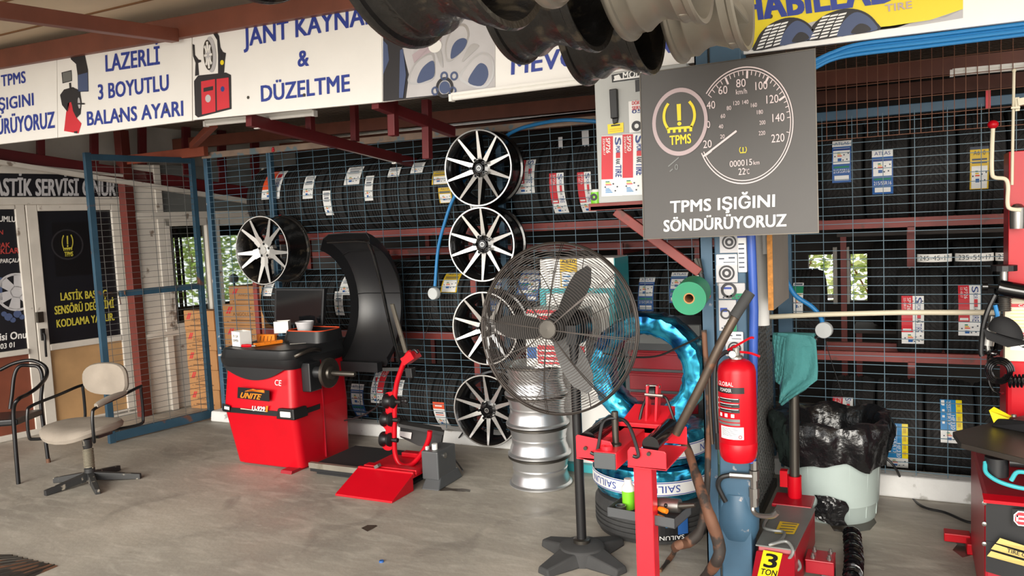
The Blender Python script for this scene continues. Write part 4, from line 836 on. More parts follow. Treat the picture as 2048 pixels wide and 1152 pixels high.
def gp_(a, r): return GC[0] + 97 * r * math.cos(a), GC[1] - 117 * r * math.sin(a) - 97 * r * math.cos(a) * .07
m = MB(); gring(m, *GC, 97, 117.5, 2.0, 0, .003, PI * -.86, PI * .80); gring(m, *GC, 92, 111.5, 1.6, 0, .003, PI * -.86, PI * .80)
def tick(ang, r0, r1, w_, q=0):
    (x0, y0), (x1, y1) = gp_(ang, r0), gp_(ang, r1); d = math.hypot(x1 - x0, y1 - y0); nx, ny = -(y1 - y0) / d * w_, (x1 - x0) / d * w_
    m.poly([T3(x0 - nx, y0 - ny, .0035), T3(x1 - nx, y1 - ny, .0035), T3(x1 + nx, y1 + ny, .0035), T3(x0 + nx, y0 + ny, .0035)], q)
SP = {20: 3.66, 40: 2.62, 60: 2.02, 80: 1.52, 100: 1.03, 120: .50}
for v, a in SP.items():
    if v != 40: tick(a, .80, .93, 2.0)
ks = sorted(SP); 
for p, q in zip(ks, ks[1:]):
    for j in (1, 2, 3, 4):
        a = SP[p] + (SP[q] - SP[p]) * j / 5
        if a < 2.6: tick(a, .86, .93, .8)
for a in (.40, .30, .20, .09, -.19): tick(a, .87, .93, .7)
x0, y0, x1, y1 = 1408, 312, 1474, 262
m.poly([T3(x0, y0 + 2, .004), T3(x1, y1 + 1.5, .004), T3(x1 - 2, y1 - 2, .004), T3(x0 - 2, y0 - 1, .004)], 0)
m.poly([T3(1337, 334, .0035), T3(1358, 316, .0035), T3(1357, 314, .0035), T3(1336, 332, .0035)], 1); m.poly([T3(1340, 344, .0035), T3(1346, 339, .0035), T3(1345, 337, .0035), T3(1339, 342, .0035)], 1)
m.build('speedometer_scale', ['sign_line', 'panel_grey'], sd_)
m = MB()
for s, x, y, wd, ht in (('20', 1415, 288, 17, 15), ('40', 1422, 210, 17, 15), ('0', 1417, 249, 7, 14), ('60', 1446, 180, 18, 16), ('80', 1482, 166, 19, 16), ('100', 1523, 171, 24, 16), ('120', 1545, 198, 24, 16), ('140', 1557, 235, 24, 16), ('220', 1556, 276, 26, 16), ('km/h', 1483, 183, 22, 10)): ttext(m, s, x, y, wd, ht)
for s, x, y, wd in (('20', 1445, 273, 9), ('40', 1442, 253, 9), ('60', 1446, 232, 9), ('80', 1458, 216, 9), ('120', 1473, 206, 12), ('140', 1491, 204, 12), ('160', 1508, 210, 12), ('180', 1520, 224, 12), ('200', 1525, 245, 12), ('220', 1524, 266, 13)): ttext(m, s, x, y, wd, 8)
ttext(m, '000015', 1482, 326, 45, 12); ttext(m, 'km', 1513, 325, 12, 8); ttext(m, '22', 1484, 343, 14, 13); ttext(m, '°C', 1495, 343, 8, 10); ttext(m, '0', 1353, 334, 7, 11, 1)
m.build('speedometer_numbers', ['sign_line', 'panel_grey'], sd_)
m = MB(); gring(m, 1360, 243.5, 55.5, 68, 7, 0, .005); m.build('symbol_ring', 'sign_ring', sd_)
m = MB(); gring(m, 1360, 243.5, 48.6, 59.5, 48.5, 0, .0042); m.build('symbol_field', 'sign_dark', sd_)
m = MB(); o = T3(1329, 267, .007); pressure(m, o, T3(1390, 262, .007) - o, T3(1327, 206, .007) - o, 0); ttext(m, 'TPMS', 1361, 279, 42, 18, 0, .03, .007); m.build('warning_symbol', 'yellow', sd_)
m = MB(); o = T3(1479, 307, .005); pressure(m, o, T3(1493, 306, .005) - o, T3(1479, 294, .005) - o, 0); m.build('small_symbol', 'yellow', sd_)
for s, bl, br, tl in (('TPMS IŞIĞINI', (1341, 425.5), (1549, 413), (1341, 403)), ('SÖNDÜRÜYORUZ', (1328, 463), (1572, 452), (1328, 441))): m = MB(); o = T3(*bl, .003); m.text(s, o, T3(*br, .003) - o, T3(*tl, .003) - o, 0, .04); m.build('lettering', 'label_white', sd_)

# ------------------------------------------------------------------ grey cabinet on its bracket
YC = 3.30
cb = thing('steel_cabinet', 'grey steel wall cabinet with black handle and red tyre stickers, behind the dashboard sign', 'cabinet', (-1.05, YC + .1, 1.69))
a = Yp(1197, 407, YC); b = Yp(1195, 150, YC); x0 = a.x
m = MB(); m.bx((x0, YC, a.z), (-.80, YC + .22, 2.235)); m.build('body', 'grey_case', cb, bevel=.006)
def C3(x, y, e=.003): return Yp(x, y, YC - e)
m = MB(); m.prism([C3(1224, 238, 0), C3(1238, 236, 0), C3(1236, 178, 0), C3(1221, 180, 0)], (0, -.02, 0)); m.prism([C3(1228, 249, 0), C3(1236, 246, 0), C3(1238, 236, 0), C3(1226, 238, 0)], (0, -.015, 0)); m.build('handle', 'black', cb, bevel=.003)
def cpoly(mb, pts, q, e=.003): mb.poly([C3(x, y, e) for x, y in pts], q)
m = MB(); cpoly(m, [(1216, 268), (1247, 264), (1247, 245), (1215, 249)], 0); cpoly(m, [(1222, 253), (1240, 251), (1240, 248), (1222, 250)], 1, .004)
for y in (257, 261): cpoly(m, [(1219, y + 3), (1244, y), (1244, y - 1.5), (1219, y + 1.5)], 2, .004)
m.build('caution_label', ['yellow', 'black', 'yellow_dark'], cb)
m = MB(); cpoly(m, [(1224, 165), (1300, 155), (1300, 135), (1223, 150)], 0); cpoly(m, [(1227, 162), (1300, 152), (1300, 149), (1227, 159)], 1, .004)
o = C3(1246, 158, .005); m.text('MODEL', o, C3(1300, 150, .005) - o, C3(1246, 145, .005) - o, 1, .03); cpoly(m, [(1229, 160), (1243, 158), (1238, 149), (1228, 152)], 1, .005); cpoly(m, [(1271, 184), (1281, 182), (1281, 158), (1270, 160)], 0); m.build('maker_plate', ['black', 'label_white'], cb)
m = MB(); cpoly(m, [(1259, 266), (1282, 263), (1282, 200), (1257, 203)], 0)
for s, y, q in (('DÖRT', 210, 1), ('SERV', 220, 1), ('05', 227, 2)): o = C3(1264, y, .005); m.text(s, o, C3(1283, y - 2, .005) - o, C3(1264, y - 7, .005) - o, q, .03)
m.disc(C3(1273, 252, .005), .022, (0, -1, 0), 16, 3, .010); m.build('paper_notice', ['label_white', 'label_red', 'label_navy', 'print_dark'], cb)
def cab_sticker(x0, x1, xm, y0, y1, rd, slope=-.035):
    m = MB()
    def Q(u0, u1, v0, v1, q, e): cpoly(m, [(u, v + (u - x0) * slope) for u, v in ((u0, v1), (u1, v1), (u1, v0), (u0, v0))], q, e)
    def T(s, xa, xb, ya, yb, q): # reading downward
        o = C3(xa, ya, .007); m.text(s, o, C3(xa + (yb - ya) * .02, yb, .007) - o, C3(xb, ya, .007) - o, q, .03)
    Q(x0, x1, y0, y1, 0, .004); Q(x0, xm, y0 + 1, y0 + rd, 1, .005)
    T(('SP726', 'SP750')[x0 > 1230], x0 + 9, x0 + 17, y0 + 4, y0 + 34, 0); T('225/45R17', x0 + 3, x0 + 7, y0 + 5, y0 + 38, 0)
    w_ = x1 - xm; T('S', xm + w_ * .2, xm + w_ * .8, y0 + 3, y0 + 18, 2); T('POR', xm + w_ * .3, xm + w_ * .7, y0 + 20, y0 + 34, 2); Q(xm + w_ * .3, xm + w_ * .75, y0 + 34, y0 + 45, 1, .006); T('RAK', xm + w_ * .3, xm + w_ * .7, y0 + 46, y0 + 57, 3); T('TIRE', xm + w_ * .25, xm + w_ * .85, y0 + 58, y0 + 82, 2)
    for i, q in enumerate((4, 5, 1)): Q(x0 + 8, x0 + 16 + i * 2, y1 - 30 + i * 3, y1 - 28 + i * 3, q, .006)
    for i in range(4): Q(x0 + 8, x0 + 16 + i * 2, y1 - 16 + i * 2.5, y1 - 14.5 + i * 2.5, 6, .006)
    for i, j in ((22, 26), (26, 12), (6, 20), (30, 20)): Q(x0 + i, x0 + i + 3, y1 - j, y1 - j + 3, 3, .006)
    m.build('tyre_sticker', ['label_white', 'label_red', 'label_navy', 'label_print', 'green', 'yellow', 'label_cyan'], cb)
cab_sticker(1203, 1245, 1226, 272, 393, 87); cab_sticker(1245, 1290, 1266, 268, 391, 88)
br = thing('wall_bracket', 'red brown steel bracket under the grey cabinet, braced to the pillar', 'bracket', (-.95, 3.4, 1.3))
m = MB(); a, b = Yp(1180, 415, 3.32), Yp(1290, 405, 3.32); m.bar(a, (-.74, 3.32, b.z - .005), .04, .032); m.build('arm', 'red_beam', br, bevel=.003)
m = MB(); m.bx((a.x + .01, 3.30, 1.655), (-.78, 3.52, 1.672)); m.build('plate', 'red_beam', br)
m = MB(); m.bar(Yp(1232, 422, 3.34), Yp(1400, 545, 3.37), .035, .04); m.build('brace', 'red_beam', br, bevel=.003)
t = thing('spray_can', 'small green and white can on the red bracket beside the grey cabinet', 'can', Yp(1194, 408, 3.36)); q = Yp(1194, 407, 3.36)
m = MB(); m.lathe([(.001, 0), (.026, 0), (.026, .05), (.001, .05)], 20, M=Matrix.Translation(q)); m.build('body', 'green_bright', t); m = MB(); m.lathe([(.024, .05), (.02, .062), (.001, .062)], 16, M=Matrix.Translation(q)); m.build('cap', 'plastic_white', t); m = MB(); m.disc(q + Vector((-.004, -.0265, .028)), .016, (0, -1, 0), 16, 0, .006); m.build('print', 'black', t)
# green roll and torch
a = Yp(1378, 597, 3.10); ax = (Yp(1393, 578, 3.36) - a).normalized(); b = a + ax * .2
t = thing('sheet_roll', 'green paper roll hanging by its end next to the pillar', 'roll', a); u = ax.cross(Z3).normalized(); v = u.cross(ax)
M = Matrix.Translation(a) @ Matrix((u, v, ax)).transposed().to_4x4()
m = MB(); m.lathe([(.022, 0), (.066, 0), (.066, .19), (.022, .19)], 36, M=M, smooth=False, closed=True)
for k in range(5): m.lathe([(.03 + k * .007, -.0006), (.031 + k * .007, -.0006)], 36, M=M)
m.build('sheet', 'green', t); m = MB(); m.lathe([(.017, .002), (.022, .002), (.022, .2), (.017, .2)], 24, M=M, closed=True); m.build('core', 'card', t)
t = thing('hand_torch', 'black hand tool with orange tip hanging over the green roll', 'tool', Yp(1408, 570, 3.36))
m = MB(); m.tube(smoothpts([Yp(1402, 548, 3.36), Yp(1406, 570, 3.355), Yp(1412, 590, 3.355)]), [.012] * 12 + [.014], 10); m.build('grip', 'black', t); m = MB(); q = Yp(1414, 591, 3.355); m.sphere(q, .016, 0, 14); m.build('tip', 'orange_red', t)
m = MB(); m.bar(Yp(1402, 548, 3.36), Yp(1391, 517, 3.365), .010, .012); m.bar(Yp(1404, 546, 3.36), Yp(1398, 517, 3.365), .010, .012); m.build('nozzle', 'steel_dark', t); m = MB(); m.bar(Yp(1386, 556, 3.355), Yp(1400, 552, 3.36), .014, .012); m.build('clip', 'steel', t)
# fire extinguisher
YE = 3.24; a = Yp(1477, 917, YE); b = Yp(1473, 722, YE)
fe = thing('fire_extinguisher', 'red powder fire extinguisher hung on the blue pillar', 'fire extinguisher', (a.x + .01, YE, a.z)); c = Vector((-.618, YE, a.z)); M = Matrix.Translation(c); R_ = .0755; H_ = .405
m = MB(); m.lathe([(.001, .012), (.045, .01), (.06, -.004), (.071, .012), (R_, .04), (R_, .072), (R_ - .001, .074), (R_, .076), (R_, H_ - .045), (R_ - .006, H_ - .022), (R_ - .025, H_ - .003), (.03, H_ + .006), (.001, H_ + .006)], 40, M=M); m.build('cylinder', 'red', fe)
m = MB(); m.lathe([(.028, H_), (.028, H_ + .012), (.022, H_ + .02), (.016, H_ + .02), (.016, H_ + .05), (.001, H_ + .05)], 20, M=M); m.build('valve', 'steel', fe)
q = c + Vector((-.01, -.02, H_ + .026)); m = MB(); m.disc(q + Vector((0, -.006, 0)), .014, (0, -1, 0), 18, 0); m.tube([q, q + Vector((0, -.005, 0))], .0145, 18, 1); m.build('gauge', ['label_white', 'steel'], fe)
m = MB(); p0 = c + Vector((-.012, -.005, H_ + .05)); m.bar(p0, Yp(1464, 699, YE), .016, .012)
m.tube(smoothpts([Yp(1455, 700, YE), Yp(1475, 690, YE), Yp(1500, 676, YE), Yp(1508, 676, YE)]), .005, 6); m.build('lever', 'red', fe)
m = MB(); m.tube(smoothpts([Yp(1470, 696, YE), Yp(1478, 703, YE), Yp(1500, 706, YE), Yp(1520, 713, YE)]), .005, 6); m.build('carry_handle', 'red', fe)
m = MB(); m.tube(smoothpts([c + Vector((-.02, 0, H_ + .03)), c + Vector((-.05, .01, H_ + .025)), c + Vector((-.085, .01, H_ - .02)), c + Vector((-.090, .0, .25)), c + Vector((-.086, .0, .10))]), .009, 8); m.build('hose', 'cable', fe)
m = MB(); m.tube([c + Vector((-.086, .01, .10)), c + Vector((-.083, .01, .03))], [.011, .013], 8); m.build('nozzle', 'black', fe)
def cyl_patch(mb, a0, a1, z0, z1, q, e, n=10):
    vs = []
    for i in range(n + 1):
        an = a0 + (a1 - a0) * i / n
        for z in (z0, z1): vs.append(c + Vector((math.sin(an) * (R_ + e), -math.cos(an) * (R_ + e), z)))
    mb.add(vs, [(2 * i, 2 * i + 2, 2 * i + 3, 2 * i + 1) for i in range(n)], q, True)
def cyl_text(mb, s, a0, a1, z0, z1, q, e=.0022, bold=.03):
    v, f, _ = text2d(s, bold); mb.add([c + Vector((math.sin(a0 + (a1 - a0) * x) * (R_ + e), -math.cos(a0 + (a1 - a0) * x) * (R_ + e), z0 + (z1 - z0) * y)) for x, y in v], f, q)
va = -.42  # the label faces the forecourt
m = MB(); cyl_patch(m, va - .75, va + .98, .282, .307, 0, .0008); cyl_text(m, 'GLOBAL', va - .5, va + .42, .312, .328, 1); cyl_text(m, 'POWDER', va - .36, va + .32, .288, .302, 1)
for k in range(3):
    z = .262 - k * .021; cyl_patch(m, va - .45, va + .72, z - .015, z + .001, 0, .0008); cyl_patch(m, va - .43, va + .66, z - .002, z, 1, .0016); cyl_patch(m, va - .43, va + .3, z - .012, z - .009, 3, .0016); cyl_patch(m, va - .66, va - .56, z - .008, z - .001, 1, .0012)
for k in range(3): cyl_patch(m, va - .45 + k * .36, va - .28 + k * .36, .186, .200, 1, .0012)
cyl_patch(m, va - .62, va + .72, .168, .180, 3, .0008); cyl_patch(m, va - .62, va + .72, .154, .164, 3, .0008)
m.build('instruction_label', ['black', 'label_white', 'label_red', 'panel_grey'], fe)
m = MB(); cyl_patch(m, va - .38, va + .9, .098, .148, 0, .0014)
for k in range(6): cyl_patch(m, va - .3, va + .7 - .1 * (k % 3), .140 - k * .0055, .1415 - k * .0055, 1, .0020)
for i in range(12):
    a2 = i * PI / 6; z = .109 + .006 * math.sin(a2); an = va + .72 + .075 * math.cos(a2); cyl_patch(m, an - .02, an + .02, z - .0016, z + .0016, 2, .0022, 2)
m.build('inspection_card', ['label_white', 'label_print', 'label_red'], fe)
# iron bars leaning on the pillar
def bar_thing(name, label, cat, pts, r, mt, extra=None, n=10):
    q = smoothpts(pts, 5); t = thing(name, label, cat, min(q, key=lambda p: p.z)); m = MB()
    rr = r if not isinstance(r, (list, tuple)) else [r[min(len(r) - 1, int(i / max(1, len(q) - 1) * (len(r) - 1) + .5))] for i in range(len(q))]
    m.tube(q, rr, n); m.build('shaft', mt, t)
    if extra: extra(t)
    return t
def sleeve(t): m = MB(); m.tube([DP(1468, 634, 3.02), DP(1500, 585, 3.02)], .021, 12); m.build('grip_sleeve', 'tyre_grey', t)
bar_thing('crowbar', 'long iron crowbar leaning across the blue pillar, rubber sleeve on its upper end', 'crowbar', [Gp(1345, 1010, .0) * 0 + DP(1352, 868, 3.15), DP(1400, 775, 3.08), DP(1440, 690, 3.04), DP(1488, 603, 3.02)], .0175, 'iron', sleeve)
bar_thing('tyre_iron', 'rusty tyre iron with black flaking paint and a curved foot, beside the pillar base', 'tyre iron', [Gp(1405, 1160, .03), DP(1432, 1125, 3.22), DP(1438, 1090, 3.2), DP(1415, 1020, 3.2), DP(1392, 950, 3.3), DP(1378, 905, 3.37), DP(1366, 880, 3.40)], [.02, .024, .026, .022, .018, .018], 'rust_iron')
bar_thing('hooked_iron', 'rusty flat iron lever with a hooked toe standing by the foil tyres', 'tyre iron', [Gp(1320, 1142, .008), Gp(1345, 1110, .03), DP(1353, 1092, 3.35), DP(1375, 1085, 3.36), DP(1400, 1060, 3.36), DP(1412, 1000, 3.36), DP(1416, 920, 3.36), DP(1416, 800, 3.36), DP(1408, 660, 3.37)], [.008, .012, .02, .024, .018, .013, .011, .011], 'rust_iron')
bar_thing('steel_rod', 'thin dark rod hanging between the rusty lever and the fire extinguisher', 'rod', [DP(1419, 730, 3.34), DP(1420, 800, 3.34), DP(1423, 860, 3.34), DP(1425, 888, 3.34)], .007, 'iron')
m = MB(); q = Yp(1426, 735, 3.39); m.tube([Yp(1420, 732, 3.325), q], .003, 5); m.build('hook', 'steel_dark', bpy.data.objects['steel_rod'])

# ------------------------------------------------------------------ blue hoses with white end weights
def hose(label, pts, r, disc, Yd):
    t = thing('air_hose', label, 'hose', pts[-1]); m = MB(); m.tube(smoothpts(pts, 8), r, 10); m.build('hose', 'hose_blue', t); return t
def end_weight(label, x, y, Y, cord):
    c = Yp(x, y, Y); t = thing('pull_weight', label, 'weight', c); m = MB(); n = (CAM - c).normalized(); n.z = 0; n = Vector((-.1, -1, 0)).normalized()
    u = n.cross(Z3).normalized(); M = Matrix.Translation(c) @ Matrix((u, n.cross(u) * -1, n)).transposed().to_4x4(); m.lathe([(.001, .02), (.042, .02), (.045, .015), (.045, -.02), (.001, -.02)], 28, M=M); m.build('disc', 'disc_grey', t)
    m = MB(); m.tube(smoothpts([Yp(a, b, Y + .01) for a, b in cord], 5), .0022, 6); m.build('cord', 'cable', t)
hose('blue air hose looping from the sign down past the top rim on the fence', [Yp(1200, 243, 4.9), Yp(1130, 240, 4.9), Yp(1070, 249, 5.0), Yp(1025, 264, 5.036), Yp(985, 295, 5.036), Yp(950, 330, 5.036), Yp(908, 395, 5.036), Yp(888, 450, 5.036), Yp(876, 500, 5.04), Yp(870, 572, 5.04)], .0125, None, 0)
end_weight('white round pull weight on the blue hose beside the balancer hood', 868, 587, 5.025, [(868, 600), (855, 655), (842, 700)])
hose('blue air hose hanging from the board down over the beige tube near the teal cloth', [Yp(1570, 555, 4.62), Yp(1590, 590, 4.64), Yp(1622, 612, 4.66), Yp(1640, 632, 4.67), Yp(1646, 650, 4.68)], .013, None, 0)
end_weight('white round pull weight on the blue hose above the white bin', 1648, 660, 4.67, [(1650, 678), (1665, 730), (1685, 790)])
t = thing('hose_bundle', 'bundle of blue air hoses tied along the lower edge of the yellow tyre sign', 'hose', Yp(1640, 112, 3.5))
for k in range(4):
    m = MB(); o = Vector((0, .012 * (k % 2), -.012 * k)); m.tube(smoothpts([Yp(1628, 122 + k * 3, 3.47) + o * .3, Yp(1665, 105, 3.47) + o * .7, Yp(1720, 88, 3.47) + o, Yp(1850, 72, 3.47) + o, Yp(2090, 42, 3.47) + o], 6), .008, 8); m.build('hose', 'hose_blue', t)
t = thing('barrier_tube', 'beige plastic tube running level across the fence behind the teal cloth', 'pipe', Yp(1800, 628, 4.80)); m = MB(); m.tube([Yp(1515, 635, 4.62), Yp(1640, 629, 4.62), Yp(1800, 625, 4.62), Yp(2000, 625, 4.62)], .014, 12); m.build('tube', 'beige_label', t)
# ================================================================== wheel balancer
bal = thing('wheel_balancer', 'red wheel balancer with black tool tray, monitor and raised black wheel hood', 'wheel balancer', (-4.0, 4.35, 0))
XL, XR, YB0, YB1 = -4.315, -3.70, 4.085, 4.66
def ringpts(x0, x1, y0, y1, z, r=.06, n=5):
    q = []
    for cx, cy, a in ((x1 - r, y0 + r, -PI / 2), (x1 - r, y1 - r, 0), (x0 + r, y1 - r, PI / 2), (x0 + r, y0 + r, PI)):
        for i in range(n + 1): b = a + PI / 2 * i / n; q.append(Vector((cx + r * math.cos(b), cy + r * math.sin(b), z)))
    return q
def loft(mb, rings, m=0, smooth=True, cap=True):
    n = len(rings[0]); vs = [p for r in rings for p in r]; fs = []
    for i in range(len(rings) - 1):
        for j in range(n): fs.append((i * n + j, i * n + (j + 1) % n, (i + 1) * n + (j + 1) % n, (i + 1) * n + j))
    mb.add(vs, fs, m, smooth)
    if cap: mb.add(rings[-1], [tuple(range(n))], m); mb.add(rings[0], [tuple(range(n - 1, -1, -1))], m)
m = MB(); loft(m, [ringpts(XL + .02, XR, YB0 + .03, YB1, .015, .05), ringpts(XL - .025, XR + .012, YB0 - .02, YB1, .385, .05), ringpts(XL - .03, XR + .012, YB0 - .025, YB1, .40, .05)], 0)
m.build('lower_body', 'red', bal)
m = MB(); loft(m, [ringpts(XL - .03, XR + .012, YB0 - .025, YB1, .40, .05), ringpts(XL + .0, XR - .012, YB0 + .015, YB1, .76, .05)], 0); m.build('upper_body', 'red', bal)
m = MB(); m.bx((XR + .0, YB1 - .30, .03), (XR + .015, YB1 - .295, .76)); m.build('panel_seam', 'red_deep', bal)
m = MB(); z = .40; pts = ringpts(XL - .034, XR + .016, YB0 - .029, YB1 + .004, 0, .05); q = [p for p in pts if p.y < YB0 + .12]; 
loft(m, [ringpts(XL - .036, XR + .018, YB0 - .031, YB1 - .30, zz, .055) for zz in (.385, .42)], 0); m.build('bumper_strip', 'black', bal, bevel=.004)
def By(x, y, e=0.0): return PL(x, y, (XL, YB0 - .027 - e, .4), (0, -1, -.1))
m = MB(); m.prism([By(447, 822), By(462, 824), By(462, 811), By(446, 806)], (0, -.012, 0)); m.build('corner_guard', 'black', bal, bevel=.006); 
m = MB(); m.prism([By(449, 818, .013), By(459, 820, .013), By(459, 814, .013), By(449, 812, .013)], (0, -.003, 0)); m.build('lamp', 'plastic_white', bal, bevel=.002)
m = MB(); m.hexa([(XR - .13, YB0 - .045, .37), (XR + .03, YB0 - .045, .37), (XR + .03, YB0 + .10, .37), (XR - .13, YB0 - .03, .37), (XR - .11, YB0 - .045, .445), (XR + .028, YB0 - .045, .445), (XR + .028, YB0 + .09, .445), (XR - .11, YB0 - .03, .445)]); m.build('corner_guard', 'black', bal, bevel=.012)
m = MB(); m.bx((XR - .085, YB0 - .054, .388), (XR + .005, YB0 - .044, .427)); m.build('lamp', 'plastic_white', bal, bevel=.008)
# badges
m = MB(); e = .006
for pts, q, ee in (([(475, 796), (539, 803), (539, 781), (476, 774)], 0, e),): m.prism([By(x, y, ee) for x, y in pts], (0, -.002, 0), q)
o = By(480, 795, .01); m.text('UNITE', o, By(519, 799, .01) - o, By(484, 785, .01) - o, 1, .05)
for k in range(3): m.poly([By(489 + k * 3, 783 - k, .01), By(530, 782 + k * 2, .01), By(526, 780 + k * 2, .01), By(496 + k * 5, 780 - k, .01)], 1)
m.build('maker_badge', ['black', 'orange'], bal)
m = MB(); o = By(504, 821, .006); m.text('U-929', o, By(529, 823, .006) - o, By(505, 812, .006) - o, 0, .05)
m.poly([By(481, 818, .005), By(535, 824, .005), By(535, 823, .005), By(481, 816.5, .005)], 1); m.poly([By(531, 824, .006), By(535, 824, .006), By(536, 812, .006), By(532, 812, .006)], 2)
o = By(549, 770, .006); m.text('CE', o, By(562, 772, .006) - o, By(550, 759, .006) - o, 0, .0); m.build('model_lettering', ['label_white', 'beige_label', 'orange'], bal)
m = MB(); Xs_ = XR + .0125; a, b, c = Xp(620, 776, XR + .002), Xp(634, 773, XR + .002), Xp(626, 762, XR + .002); m.poly([a, b, c], 0); m.build('hazard_sticker', 'yellow', bal)
# black tray
m = MB()
RZ = [(XL - .01, XR + .0, YB0 - .01, YB1, .70, .07), (XL - .035, XR + .02, YB0 - .04, YB1 + .02, .735, .09), (XL - .04, XR + .025, YB0 - .05, YB1 + .02, .772, .10), (XL - .035, XR + .02, YB0 - .045, YB1 + .02, .778, .1), (XL - .03, XR + .015, YB0 - .03, YB1 + .02, .83, .1), (XL - .01, XR - .005, YB0 - .015, YB1 + .0, .836, .09), (XL + .0, XR - .015, YB0 + .0, YB1 - .01, .833, .08)]
loft(m, [ringpts(*r[:4], r[4], r[5]) for r in RZ], 0)
m.build('tray', 'plastic_black', bal)
def smile(k): return None
m = MB(); n = 14; a, b = [], []
for i in range(n + 1):
    t_ = i / n; x = XL + .005 + (XR - .06 - XL) * t_; d = .705 - .085 * math.sin(PI * min(1, t_ * 1.02)) ** .8; yy = YB0 + .012
    a.append(Vector((x, yy - .028 * (1), .755))); b.append(Vector((x, yy - .026, d)))
m.add(a + b, [(i, i + n + 1, i + n + 2, i + 1) for i in range(n)], 0, True); m.build('tray_apron', 'plastic_black', bal)
m = MB(); loft(m, [ringpts(XL + .25, XR + .005, YB0 + .30, YB1 + .01, .833, .06), ringpts(XL + .26, XR + .0, YB0 + .32, YB1 + .01, .912, .07), ringpts(XL + .28, XR - .02, YB0 + .34, YB1 - .01, .902, .06), ringpts(XL + .29, XR - .03, YB0 + .35, YB1 - .02, .884, .05)], 0); m.build('raised_tray', 'plastic_black', bal)
m = MB(); q = [p for p in ringpts(XL + .27, XR - .01, YB0 + .33, YB1, .914, .06)]; m.tube(q, .004, 5, closed=True); m.build('tray_edge', 'orange_red', bal)
m = MB(); m.tube(smoothpts([(XR + .012, YB0 + .02, .79), (XR + .05, YB0 + .06, .81), (XR + .055, YB0 + .16, .818), (XR + .02, YB0 + .27, .795)]), .013, 8); m.build('gauge_arm', 'steel_dark', bal)
# shaft
sx = XR + .0; m = MB(); m.bx((sx, 4.17, .535), (sx + .075, 4.29, .735)); m.build('shaft_housing', 'plastic_black', bal, bevel=.008)
def lx(mb, prof, y, z, n=28, mm=0): mb.lathe(prof, n, M=Matrix.Translation((0, y, z)) @ ROTX, m=mm)
sy, sz = 4.235, .663
m = MB(); lx(m, [(.001, sx + .04), (.04, sx + .04), (.04, sx + .15), (.034, sx + .16), (.001, sx + .16)], sy, sz); m.build('spindle', 'plastic_black', bal)
m = MB(); lx(m, [(.03, sx + .15), (.055, sx + .165), (.097, sx + .175), (.102, sx + .18), (.102, sx + .195), (.096, sx + .2), (.05, sx + .2), (.045, sx + .215), (.02, sx + .22)], sy, sz, 36); m.build('flange', 'steel_dark', bal)
m = MB(); lx(m, [(.018, sx + .2), (.018, sx + .395), (.014, sx + .405), (.001, sx + .405)], sy, sz, 20); m.build('threaded_shaft', 'steel_dark', bal)
m = MB(); m.hexa([(XL + .5, 4.03, 0), (XR - .02, 4.03, 0), (XR - .02, 4.2, 0), (XL + .5, 4.2, 0), (XL + .5, 4.04, .02), (XR - .02, 4.04, .02), (XR - .02, 4.2, .02), (XL + .5, 4.2, .02)]); m.bx((XL + .06, YB0 + .06, 0), (XR - .06, YB1 - .05, .02)); m.build('foot', 'red_deep', bal)
# monitor
YM = 4.66; m = MB(); m.prism([Yp(548, 650, YM), Yp(645, 651, YM), Yp(648, 577, YM), Yp(549, 577, YM)], (0, .035, 0)); m.build('monitor', 'plastic_black', bal, bevel=.004)
m = MB(); m.poly([Yp(552, 645, YM - .002), Yp(641, 646, YM - .002), Yp(644, 581, YM - .002), Yp(553, 581, YM - .002)]); m.build('screen', 'screen', bal)
m = MB(); q = Yp(600, 640, YM + .035); m.bx((q.x - .03, YM + .035, .84), (q.x + .03, YM + .075, 1.08)); m.build('monitor_stand', 'plastic_black', bal)
# hood: part of a drum about the shaft line, swung back
m = MB(); yc, zc_ = 4.42, 1.085; N = 18; X0, X1 = -3.76, -3.34
def hoodpts(Rr, dx): return [[Vector((x, yc + math.cos(a) * rr, zc_ + math.sin(a) * rr)) for x, rr in ((X0 - dx, Rr - .11), (X0 + .015, Rr - .03), (X0 + .06, Rr), (X0 + .20, Rr + .005), (X1 - .03, Rr), (X1 + .0, Rr - .035), (X1 + .01 + dx, Rr - .075))] for a in [1.32 - 2.35 * i / N for i in range(N + 1)]]
H1, H2 = hoodpts(.53, 0), hoodpts(.522, 0); k = 7; vs = [p for r in H1 for p in r] + [p for r in H2 for p in r]; o = k * (N + 1); fs = []
for i in range(N):
    for j in range(k - 1): a = i * k + j; fs.append((a, a + 1, a + k + 1, a + k)); fs.append((o + a, o + a + k, o + a + k + 1, o + a + 1))
for i in range(N):
    for j in (0, k - 1): a = i * k + j; fs.append((a, a + k, o + a + k, o + a) if j == 0 else (a, o + a, o + a + k, a + k))
for j in range(k - 1):
    for i in (0, N): a = i * k + j; fs.append((a, o + a, o + a + 1, a + 1))
m.add(vs, fs, 0, True); hd = m.build('hood', 'hood', bal)
m = MB()
for a in (.10, .82): m.tube([Vector((x, yc + math.cos(a) * rr, zc_ + math.sin(a) * rr)) for x, rr in ((X0 + .0, .47), (X0 + .06, .517), (X1 - .03, .517), (X1, .48))], .003, 5)
m.build('seam', 'black', hd)
m = MB(); m.tube(smoothpts([Xp(655, 484, -3.62), Xp(722, 482, -3.36), Xp(741, 494, -3.31), Xp(760, 560, -3.30), Xp(778, 640, -3.30), Xp(803, 738, -3.30)], 5), .012, 8); m.bar(Xp(690, 738, -3.70), Xp(803, 738, -3.30), .03, .025); m.build('hood_frame', 'black_gloss', bal)
m = MB(); m.bar(Xp(784, 608, -3.28), Xp(812, 705, -3.28), .030, .014); m.build('hood_link', 'alloy_dull', bal)
